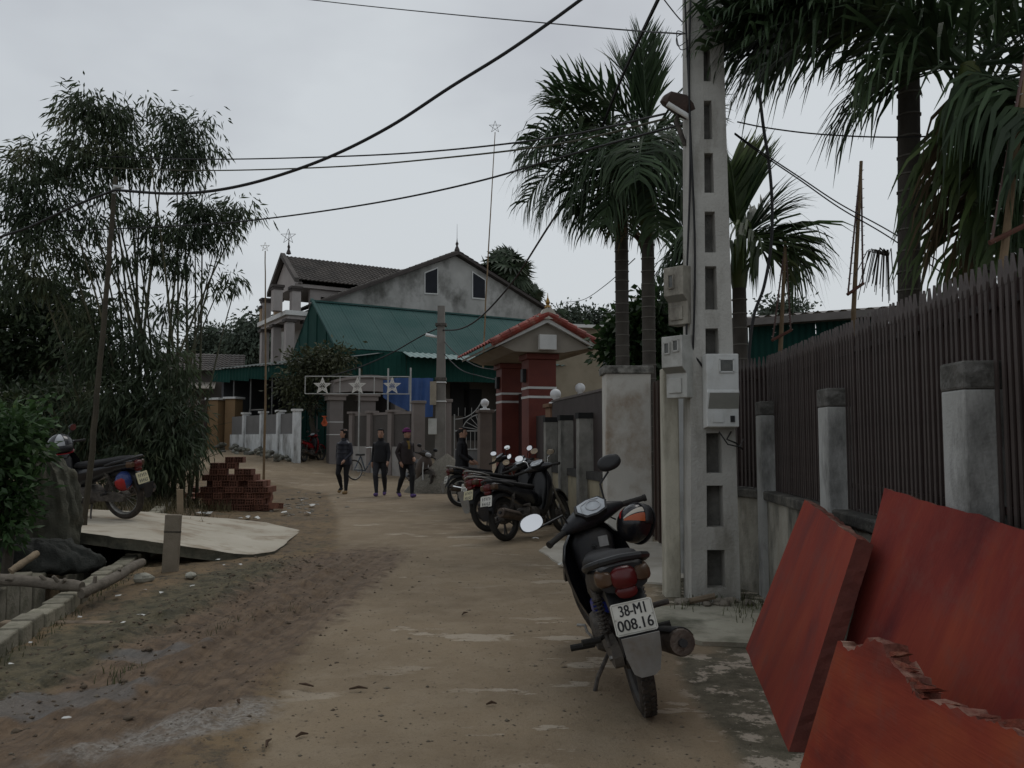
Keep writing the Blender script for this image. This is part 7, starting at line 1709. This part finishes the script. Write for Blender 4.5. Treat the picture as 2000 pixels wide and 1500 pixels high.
cable('slack cable sagging below the parallel pair', yl([(-60,458), (0,455), (200,448), (400,438), (520,427), (660,408), (800,384), (950,350), (1085,310), (1260,262), (1365,235)], 15, 6.9), .011)
cable('thin wire along the top of the sky to the pole', yl([(560,-6), (700,10), (900,30), (1100,48), (1240,60), (1366,68)], 14, 6.8), .0075)
cable('thick cable dropping from the pole to the far electric pole', [(1330,-90,7.2), (1285,0,8.2), (1215,150,10), (1140,330,13), (1060,460,16), (1000,552,18.5), (940,618,21), (900,642,22.6), (863,645,24)], .022)
cable('cable dropping left from the far electric pole to the gateway', [(858,640,24), (820,658,25), (760,692,26), (700,718,27), (640,736,28)], .02)
cable('wire from the far electric pole to the red gate', [(866,665,24), (890,690,23), (930,715,21.5), (968,722,20)], .014)
cable('thin wire sagging from the far pole toward the red gate pillar', [(866,690,24), (900,722,22), (940,735,21), (972,742,19.5)], .012)
cable('thin wire from the pole to the right behind the palm', yl([(1440,238), (1500,250), (1600,262), (1740,268), (1900,262), (2050,250)], 6.8, 5.6), .006)
cable('twisted wire from the pole down to the right, upper strand', yl([(1435,260), (1480,292), (1560,345), (1640,398), (1735,450), (1850,520)], 6.9, 8), .006)
cable('twisted wire from the pole down to the right, lower strand', yl([(1435,262), (1480,296), (1560,350), (1640,406), (1735,462), (1850,540)], 6.9, 8), .006)
cable('heavy black cable hanging in a bend behind the fence', [(1478,130,8), (1490,240,8), (1502,320,8), (1508,400,8), (1506,480,8), (1492,560,8), (1474,610,8), (1465,668,8), (1462,720,8)], .016)
cable('thin wire rising from the pole top to the left', [(1366,68,6.8), (1330,40,6.9), (1290,-10,7)], .006)
cable('thin wire between the palm and the gate roof', [(1105,590,40), (1140,585,33), (1185,555,25), (1240,505,18)], .012)
for k, (dx, dy) in enumerate(((0, 0), (18, 10))):
    cable('curled loose wire end by the pole top' if k == 0 else 'second curled loose wire end by the pole top', [(1366+0,68,6.7), (1345+dx*.3,78+dy,6.65), (1325+dx*.2,90+dy*.6,6.65), (1322,72-dy,6.68), (1340,66,6.7), (1358,72,6.7)], .004)

# ------------------------------------------------------------------ poles with stars
m_cablegrey = mat('wire_grey', (.16,.16,.16), None, 5, .6)
def thin_pole(name, label, pts, r0, r1, m=m_wood, star=None, sm=None, cat='pole'):
    P = [at(*p) for p in pts]; b = P[0]; root = empty(name, b); tag(root, label, cat)
    mb = MB(); n = len(P); out = []
    for i in range(n-1):
        for k in range(5): out.append(P[i].lerp(P[i+1], k/5)-b+Vector((rb2.uniform(-.006,.006), 0, 0)))
    out.append(P[-1]-b); mb.tube(out, [r0+(r1-r0)*i/(len(out)-1) for i in range(len(out))], 8); mb.build('shaft', m, root)
    if star:
        mb = MB(); Ro = star; pts_ = []
        for i in range(5):
            a0 = math.pi/2+i*4*math.pi/5; a1 = a0+4*math.pi/5
            c = P[-1]-b+Vector((0, -.02, Ro*.8)); mb.tube([c+Vector((Ro*math.cos(a0), 0, Ro*math.sin(a0))), c+Vector((Ro*math.cos(a1), 0, Ro*math.sin(a1)))], Ro*.022+.003, 5)
        mb.build('star', sm or m_star, root)
    return root
bp_ = gp(162, 1036, .28)
yb = bp_.y
wp_ = thin_pole('wooden_pole', 'tall rough wooden pole carrying the thick cable on the left', [(162,1036,yb-.02), (180,880,yb-.02), (196,700,yb), (212,520,yb+.02), (226,345,yb+.05)], .036, .026, mat('pole_wood', (.06,.05,.033), (.04,.035,.025), 6, .9, .4, 30))
mb = MB(); c = at(226, 372, yb)-bp_; mb.tube([c+Vector((-.02,0,-.04)), c+Vector((.0,-.03,.03)), c+Vector((.10,-.02,.02))], [.02,.024,.012], 7); mb.build('tie_rag', m_whitedirty, wp_)
thin_pole('star_pole', 'brown pole with a white star on top beside the brick pile', [(515,944,22), (518,800,22), (519,700,22), (518,600,22), (518,490,22)], .036, .014, m_bamboo, .13)
thin_pole('star_pole', 'very tall thin pole with a faint wire star high above the houses', [(943,720,28), (950,560,28), (958,420,28), (967,258,28)], .03, .014, m_bamboo, .22, m_cablegrey)
thin_pole('star_pole', 'thin wire star mast on the ridge of the balcony roof', [(563,492,43.2), (563,474,43.2)], .02, .012, m_cablegrey, .42, m_cablegrey)

# ------------------------------------------------------------------ bamboo light masts behind the fence
def light_mast(label, px0, py0, px1, py1, Yd, spread, pyb):
    b = at(px0, py0, Yd); b0 = Vector((b.x, b.y, 0)); t = at(px1, py1, Yd); root = empty('light_mast', b0); tag(root, label, 'light mast')
    mb = MB(); mb.tube([(0, 0, 0), tuple(b-b0), tuple(t-b0)], [.028, .026, .018], 8); mb.build('shaft', m_bamboo, root)
    k = Yd/1600; zb = at(px0, pyb, Yd).z; c = (b-b0).lerp(t-b0, (zb-b.z)/(t.z-b.z)); 
    mb = MB(); mb.tube([c+Vector((-spread*k*1.1, -.02, -.06)), c+Vector((spread*k*1.1, -.02, .06))], .018, 6); mb.build('crossbar', mat('rusty_bar', (.12,.05,.035), None, 6, .8), root)
    for s in (-1, 1):
        e = c+Vector((s*spread*k, -.02, s*.06)); tp_ = t-b0
        mb = MB(); mb.tube([e, tp_], .010, 5); w = mb.build('light_string', mat('string_brown', (.14,.085,.075), None, 6, .7), root)
        mb = MB(); n = 26
        for i in range(n):
            q = e.lerp(tp_, i/n); mb.tube([q, q+Vector((.022*(-1)**i, -.012, .004))], .0035, 4)
        tag(mb.build('bulbs', m_pipe, w), kind='stuff')
    return root
light_mast('slim light mast of bamboo, farthest left over the spear fence', 1524, 690, 1534, 472, 9.0, 18, 655)
light_mast('tall light mast of bamboo left of the thick palm', 1667, 610, 1682, 315, 8.4, 15, 565)
light_mast('light mast with rusty crossbar at the right edge of the picture', 1958, 520, 2012, 60, 5.2, 34, 458)
# flower ledge under the palms
fl = at(1815, 362, 9); r = empty('flower_ledge', fl, .5, rot=(0, R(-16), .3)); tag(r, 'grey ledge with small pink flowers between the palm trunks', 'planter')
mb = MB(); mb.box((0, 0, 0), (.42, .14, .12)); mb.build('ledge', mat('ledge_grey', (.2,.185,.175), None, 5, .8), r, smooth=0)
m_pink = mat('flower_pink', (.5,.16,.22), (.4,.1,.15), 9, .6)
V, F_ = leaf_cloud([((0, 0, .10), (.2, .05, .03), 10, 6)], .03, .02, 0, 3, csize=.03); tag(npmesh('flowers', V, F_, m_pink, r), kind='stuff')

# ------------------------------------------------------------------ gravel heap
def heap(name, label, c, rx, ry, h, m, seed, n=26):
    rings = []
    for k in range(12):
        f = k/11; rr = (1-f); z = h*(1-(1-f)**1.0) if True else 0
        ring_ = []
        for i in range(n):
            a = 2*math.pi*i/n; w = 1+.18*(float(fbm(np.array([math.cos(a)*2+seed+f*3]), np.array([math.sin(a)*2+f*3]), 3)[0])-.45)*2
            ring_.append((rx*rr*w*math.cos(a), ry*rr*w*math.sin(a), h*(f**.9)-.05*(k == 0)))
        rings.append(ring_)
    mb = MB(); mb.loft(rings, True, True); o = mb.build(name, m, None, c, smooth=60); tag(o, label, 'heap'); return o
m_grav = mat('gravel', (.16,.145,.115), (.09,.082,.065), 30, .95, 1.0, 45, stain=(.22,.20,.165), sscale=20, samt=.6)
hc = gp(845, 966); heap('gravel_heap', 'grey-brown gravel heap beside the person in the purple cap', (hc.x+.25, hc.y+1.1, 0), 1.15, 1.0, .95, m_grav, 2)
hc = gp(470, 985); 

# ------------------------------------------------------------------ bricks
m_brick = mat('hollow_brick', (.19,.082,.052), (.14,.06,.04), 9, .9, .3, 60, stain=(.06,.035,.028), sscale=8, samt=.5, rndv=.3)
def brick_mesh():
    W_, D_, H_ = .15, .22, .105
    bm_ = MB(); xs = [-W_/2, -.060, -.030, -.015, .015, .030, .060, W_/2]; zs = [0, .014, .046, .059, .091, H_]
    for yy in (-D_/2, D_/2):
        for i in range(7):
            for j in range(5):
                hole = i in (1, 3, 5) and j in (1, 3); y2 = yy if not hole else yy*.55
                v = [(xs[i], y2, zs[j]), (xs[i+1], y2, zs[j]), (xs[i+1], y2, zs[j+1]), (xs[i], y2, zs[j+1])]; bm_.add(v, [(0,1,2,3)])
                if hole:
                    v8 = [(a, yy, b) for a, _, b in v]+v; bm_.add(v8, [(0,1,5,4), (1,2,6,5), (2,3,7,6), (3,0,4,7)])
    v = [(x, y, z) for x in (-W_/2, W_/2) for y in (-D_/2, D_/2) for z in (0, H_)]
    bm_.add(v, [(0,1,3,2), (4,6,7,5), (0,4,5,1)][0:2]+[(0,2,6,4), (1,5,7,3)])
    return bm_
br0 = None; nb = 0
def brick(loc, rot, label, grp):
    global br0, nb
    if br0 is None: o = br0 = brick_mesh().build('brick', m_brick, None, smooth=0)
    else: o = br0.copy(); col.objects.link(o)
    o.location = loc; o.rotation_euler = rot; tag(o, label, 'brick', grp); nb += 1
bc_ = gp(455, 1000); k = bc_.y/1600; xb = lambda px: (px-1000)*k
zg = H(bc_.x, bc_.y)
rows = [(392,520), (398,522), (386,520), (394,524), (400,522), (396,498), (410,500), (412,462), (440,468)]
for r_i, (p0, p1) in enumerate(rows):
    x0, x1 = xb(p0), xb(p1); n = max(1, int(round((x1-x0)/.156)))
    for d in range(2 if r_i < 6 else 1):
        for i in range(n):
            if rb2.random() < .05 and r_i > 3: continue
            x = x0+(i+.5)*.156+rb2.uniform(-.008, .008)
            brick((x, bc_.y+.12+d*.235+rb2.uniform(-.045, .045), zg-.01+r_i*.107), (0, 0, rb2.uniform(-.13, .13)), 'dark red hollow brick stacked in the roadside pile', 'bricks stacked in the roadside pile')
for (px, py, rx, ry_, rz) in ((540,998,.1,.5,.3), (556,1000,0,-.2,.9), (560,985,.9,.1,.2), (575,990,.9,.2,.1), (552,975,1.0,.1,.15), (570,968,1.0,.05,.2), (530,965,1.1,.2,.2), (590,1000,0,.1,1.2), (548,960,1.1,.0,.1), (374,992,.1,.1,.5), (366,985,0,0,1.0), (378,975,.1,.2,.3)):
    p = gp(px-55 if px > 500 else px, py); brick((p.x, p.y+.1, zg+.02+(1000-py)*.004), (rx, ry_, rz), 'dark red hollow brick tumbled beside the roadside pile', 'bricks tumbled beside the pile')

# ------------------------------------------------------------------ stakes, logs, net, rubble on the left
sp_ = at(333, 1098, 8.15); mb = MB(); mb.box2((-.075, -.03, -.15), (.075, .03, .52)); mb.box2((-.077, -.032, .34), (.077, .032, .365), 1)
tag(mb.build('wooden_stake', [mat('stake_wood', (.22,.185,.14), (.16,.135,.10), 6, .85, .3), m_bark], None, (sp_.x, sp_.y, 0.04), (0, R(2), .1), smooth=0, bevel=.008), 'wide plank stake driven in before the concrete ramp', 'stake')
sp_ = gp(352, 1010, .12); mb = MB(); mb.box2((-.045, -.02, -.2), (.045, .02, .44)); tag(mb.build('wooden_stake', mat('stake_pale', (.30,.23,.15), None, 6, .85, .3), None, (sp_.x, sp_.y, .1), (0, R(-2), .2), smooth=0, bevel=.006), 'slim pale plank stake standing behind the ramp edge', 'stake')
def log(label, pts, r, m=None, kn=0):
    P = [Vector(p) for p in pts]; mb = MB(); out = []; rr = []
    for i in range(len(P)-1):
        for q in range(5): out.append(P[i].lerp(P[i+1], q/5)+Vector((rb2.uniform(-1,1), rb2.uniform(-1,1), rb2.uniform(-1,1)))*r*.12); rr.append(r*rb2.uniform(.9, 1.08))
    out.append(P[-1]); rr.append(r*.85); mb.tube(out, rr, 10)
    for i in range(kn):
        q = out[rb2.randrange(1, len(out)-1)]; d = Vector((rb2.uniform(-1,1), rb2.uniform(-1,0), rb2.uniform(.2,1))).normalized(); mb.tube([q, q+d*r*2.2], [r*.45, r*.3], 6)
    return tag(mb.build('log', m or mat('log_bark', (.17,.145,.115), (.105,.09,.07), 12, .9, .5, 40), smooth=60), label, 'log')
log('knobbly log lying across the ditch wall at the left edge', [gp(-60,1128,.2), gp(60,1135,.2), gp(160,1146,.17)], .045, kn=4)
log('crooked log lying along the ditch edge blocks', [gp(158,1160,.12), gp(200,1140,.16), gp(240,1118,.16), gp(278,1098,.17)], .042, kn=3)
log('short cut branch leaning on the dark net', [gp(20,1116,.22), gp(48,1098,.28), gp(74,1080,.34)], .03, mat('cut_branch', (.30,.23,.15), (.2,.155,.105), 12, .9, .4))
cw = [gp(300,1006,.2), gp(345,964,.2)]
block_wall('kerb_wall', [(cw[0].x, cw[0].y), (cw[1].x, cw[1].y)], -.1, lambda y: .24, .3, .16, 'short row of kerb blocks behind the concrete ramp')
# draped net
m_net = mat('green_grey_net', (.085,.083,.060), (.055,.055,.041), 5, .9, .6, 60, stain=(.10,.085,.055), sscale=4, samt=.5)
def draped(name, label, cx, cy, zs, m, cat, seed, fold=.1, nf=9):
    rings = []; n = 48; g = random.Random(seed); ph = [g.uniform(0, 6) for _ in range(6)]
    for (z, rx, ry_, ox, oy) in zs:
        rr = []
        for i in range(n):
            a = 2*math.pi*i/n; w = 1+fold*(math.sin(a*nf+ph[0]+z*2)*.5+math.sin(a*(nf*2+1)+ph[1]-z*3)*.3+math.sin(a*3+ph[2]+z*4)*.6)
            rr.append((ox+rx*w*math.cos(a), oy+ry_*w*math.sin(a), z))
        rings.append(rr)
    mb = MB(); mb.loft(rings, True, True); o = mb.build(name, m, None, (cx, cy, 0), smooth=60)
    s = o.modifiers.new('sub', 'SUBSURF'); s.levels = s.render_levels = 2
    d = bpy.data.textures.new(name+'_noise', 'CLOUDS'); d.noise_scale = .09; dm = o.modifiers.new('disp', 'DISPLACE'); dm.texture = d; dm.strength = .11; dm.mid_level = .5
    return tag(o, label, cat)
nc = at(92, 1040, 8.2)
draped('draped_net', 'grey-green net draped over a tall stack beside the ramp motorbike', nc.x, 8.2, [(.12,.33,.26,.0,0), (.35,.30,.24,.02,0), (.6,.30,.22,-.0,0), (.85,.29,.2,-.03,0), (1.0,.24,.18,-.05,0), (1.10,.16,.13,-.08,0), (1.18,.09,.09,-.10,0), (1.24,.04,.05,-.10,0)], m_net, 'net', 3, .17, 11)
nc = at(70, 1090, 7.7)
draped('dark_net_heap', 'low black bundle of netting lying beside the ditch', nc.x+.02, 7.75, [(.05,.62,.30,0,0), (.18,.56,.27,.0,0), (.30,.44,.20,-.05,0), (.38,.25,.12,-.1,0)], mat('black_net', (.026,.028,.024), (.04,.041,.035), 6, .95, .7, 70), 'net', 8, .08)
# stones and scraps of litter
for (px, py, s, lab) in ((278,1132,.085,'large pale stone beside the ditch blocks'), (372,1126,.055,'small grey stone on the dirt verge'), (300,1085,.07,'brown stone by the plank stake')):
    p = gp(px, py, .03); stone('verge_stone', (p.x, p.y, .04), (s*1.2, s, s*.65), lab, mat('verge_rock', (.36,.35,.29), (.25,.24,.2), 6, .9, .4, 40) if 'verge_rock' not in bpy.data.materials else bpy.data.materials['verge_rock'], 'stone', None, int(px))
m_scrap = mat('paper_scrap', (.55,.55,.52), (.42,.42,.4), 8, .8, .1, rndv=.25)
def scrap(p, s, label, grp, m=m_scrap):
    mb = MB(); n = 7; V = []
    for i in range(n):
        a = 2*math.pi*i/n; r_ = s*rb2.uniform(.5, 1.1); V.append((r_*math.cos(a)*1.3, r_*math.sin(a)*.8, rb2.uniform(0, s*.5)))
    V.append((0, 0, s*.45)); mb.add(V, [(i, (i+1) % n, n) for i in range(n)])
    tag(mb.build('litter_scrap', m, None, p, (0, 0, rb2.uniform(0, 6)), smooth=0), label, 'litter', grp)
for (px, py) in ((338,1097), (425,1100), (437,1110), (155,1215), (230,1172), (278,1212), (240,1225), (60,1265), (22,1308), (128,1418), (375,1152), (282,1160), (315,1165), (470,1110)):
    p = gp(px, py); scrap((p.x, p.y, .03), rb2.uniform(.018, .04), 'small pale scrap of litter on the dirt verge', 'litter scraps on the dirt verge')
for (px, py) in ((388,1008), (405,1006), (470,1010), (485,1008), (500,1010), (545,990), (610,985), (600,1000), (590,975), (650,905), (555,1000)):
    p = gp(px, py, .06); scrap((p.x, p.y, H(p.x, p.y)+.03), rb2.uniform(.05, .10), 'pale scrap of rubbish lying around the brick pile', 'rubbish scraps around the brick pile')
for i in range(60):
    px, py = rb2.gauss(590, 32), rb2.gauss(988, 12); p = gp(px, py); s = rb2.uniform(.02, .065)
    stone('rubble_stone', (p.x, p.y, .0), (s, s, s*.6), 'lump of grey rubble on the ground right of the brick pile', m_rub, 'stone', 'rubble lumps right of the brick pile', i)
p = gp(1030, 1057); scrap((p.x+.1, p.y, .03), .05, 'white crumpled litter beside the front scooter of the row', None)
p = gp(1098, 1105, .02); scrap((p.x, p.y, .03), .06, 'flat white litter at the tip of the concrete apron', None)
for i, (px, py) in enumerate(((598,1343), (590,1442), (525,1457), (468,1375), (672,1135), (908,1202), (960,1380), (700,1350))):
    p = gp(px, py); mb = MB(); l = rb2.uniform(.02, .05); mb.tube([(-l, 0, 0), (0, .008, .008), (l, 0, .003)], [.004, .008, .003], 5); tag(mb.build('dry_leaf', mat('leaf_litter_brown', (.06,.035,.02), None, 9, .9) if i == 0 else bpy.data.materials['leaf_litter_brown'], None, (p.x, p.y, .012), (0, 0, rb2.uniform(0, 3)), smooth=0), 'curled dark leaf lying on the road', 'leaf', 'dark curled leaves on the road')
# clods of churned mud along the track
g = np.random.default_rng(4); NC = 900
ss = g.uniform(.3, 6.0, NC); dd = np.where(g.random(NC) < .65, g.normal(.66, .26, NC), g.normal(.0, .45, NC))
cx = p_r0.x+rd.x*ss-rd.y*dd; cy = p_r0.y+rd.y*ss+rd.x*dd; cz = height(cx, cy)
sz = g.uniform(.005, .016, NC)*np.where(g.random(NC) < .08, 1.8, 1)
ico = np.array([(1,0,0), (-1,0,0), (0,1,0), (0,-1,0), (0,0,1), (0,0,-.6)], dtype=float); fc = np.array([(0,2,4), (2,1,4), (1,3,4), (3,0,4), (2,0,5), (1,2,5), (3,1,5), (0,3,5)])
V = (ico[None]*g.uniform(.6, 1.3, (NC, 6, 1))*sz[:, None, None]*np.array((1.2, 1.2, .7))); an = g.uniform(0, 6.28, NC); ca, sa = np.cos(an)[:, None], np.sin(an)[:, None]
V = np.stack([V[..., 0]*ca-V[..., 1]*sa, V[..., 0]*sa+V[..., 1]*ca, V[..., 2]], -1)+np.stack([cx, cy, cz], -1)[:, None]
F_ = (fc[None]+np.arange(NC)[:, None, None]*6).reshape(-1, 3)
tag(npmesh('mud_clods', V.reshape(-1, 3), F_, mat('mud_clod', (.115,.085,.058), (.075,.058,.04), 6, .95, .5, 60)), 'loose clods of churned mud along the tyre track', 'mud', kind='stuff')
# grit scattered over the road
g = np.random.default_rng(14); NC = 5200
yy_ = 2.2+7.5*g.random(NC)**1.4; xx_ = g.uniform(-1, 1, NC)*(.75*yy_); k_ = (xx_ < 1.1) & (xx_ > curb_x(yy_)+.05); xx_, yy_ = xx_[k_], yy_[k_]; NC = len(xx_)
sz = g.uniform(.0025, .007, NC)*np.where(g.random(NC) < .04, 2.2, 1); V = (ico[None]*g.uniform(.6, 1.3, (NC, 6, 1))*sz[:, None, None]*np.array((1.2, 1.0, .7)))+np.stack([xx_, yy_, height(xx_, yy_)+.001], -1)[:, None]
F_ = (fc[None]+np.arange(NC)[:, None, None]*6).reshape(-1, 3)
tag(npmesh('road_grit', V.reshape(-1, 3), F_, mat('grit', (.20,.17,.13), (.09,.075,.055), 9, .95, .2, 60)), 'fine grit and pebbles scattered over the road', 'grit', kind='stuff')
# weeds
def grass(label, pts, n, h, w, m, seed, cat='grass'):
    g = np.random.default_rng(seed); V = []; F_ = []
    for (x, y, z, r_) in pts:
        for i in range(n):
            bx, by = x+g.normal()*r_, y+g.normal()*r_; hh = h*g.uniform(.5, 1.2); a = g.uniform(0, 6.28); lx, ly = math.cos(a)*hh*.5, math.sin(a)*hh*.5; b = len(V); px_, py_ = -math.sin(a)*w, math.cos(a)*w
            z0 = float(height(np.array([bx]), np.array([by]))[0])-.01 if z is None else z
            V += [(bx-px_, by-py_, z0), (bx+px_, by+py_, z0), (bx+lx*.4+px_*.7, by+ly*.4+py_*.7, z0+hh*.6), (bx+lx*.4-px_*.7, by+ly*.4-py_*.7, z0+hh*.6), (bx+lx, by+ly, z0+hh*.95), (bx+lx*1.02, by+ly*1.02, z0+hh*.95)]
            F_ += [(b, b+1, b+2, b+3), (b+3, b+2, b+5, b+4)]
    return tag(npmesh('grass', np.array(V), np.array(F_), m), label, cat, kind='stuff')
gl = leafmat('weed_leaf', (.045,.055,.022), (.08,.085,.035), None, 3, .7, .2)
pts = [(q.x, q.y, None, .06) for q in (gp(235,1315), gp(222,1322), gp(250,1310), gp(430,1240), gp(470,1215), gp(560,1190))]
pts += [(float(curb_x(y))+.05, y, None, .05) for y in np.arange(4, 9, .22)]
grass('sparse weeds on the dirt verge by the ditch', pts, 16, .06, .003, gl, 3)
pts = [(x, 6.4+.2*math.sin(x*9), .02, .05) for x in np.arange(1.3, 2.0, .07)]+[(1.75+.1*math.sin(y*5), y, .02, .06) for y in np.arange(4.9, 7.2, .16)]
grass('dusty weeds at the foot of the utility pole and fence', pts, 14, .07, .003, gl, 4)
pts = [(rb2.uniform(-7.6, -5.0), rb2.uniform(12.5, 15.3), None, .12) for i in range(60)]+[(rb2.uniform(-9, -4.4), rb2.uniform(10.9, 13), None, .15) for i in range(50)]
grass('rough dry grass around the base of the bamboo', pts, 26, .22, .006, leafmat('dry_grass', (.05,.045,.022), (.095,.08,.04), None, 2, .8, .2), 5)
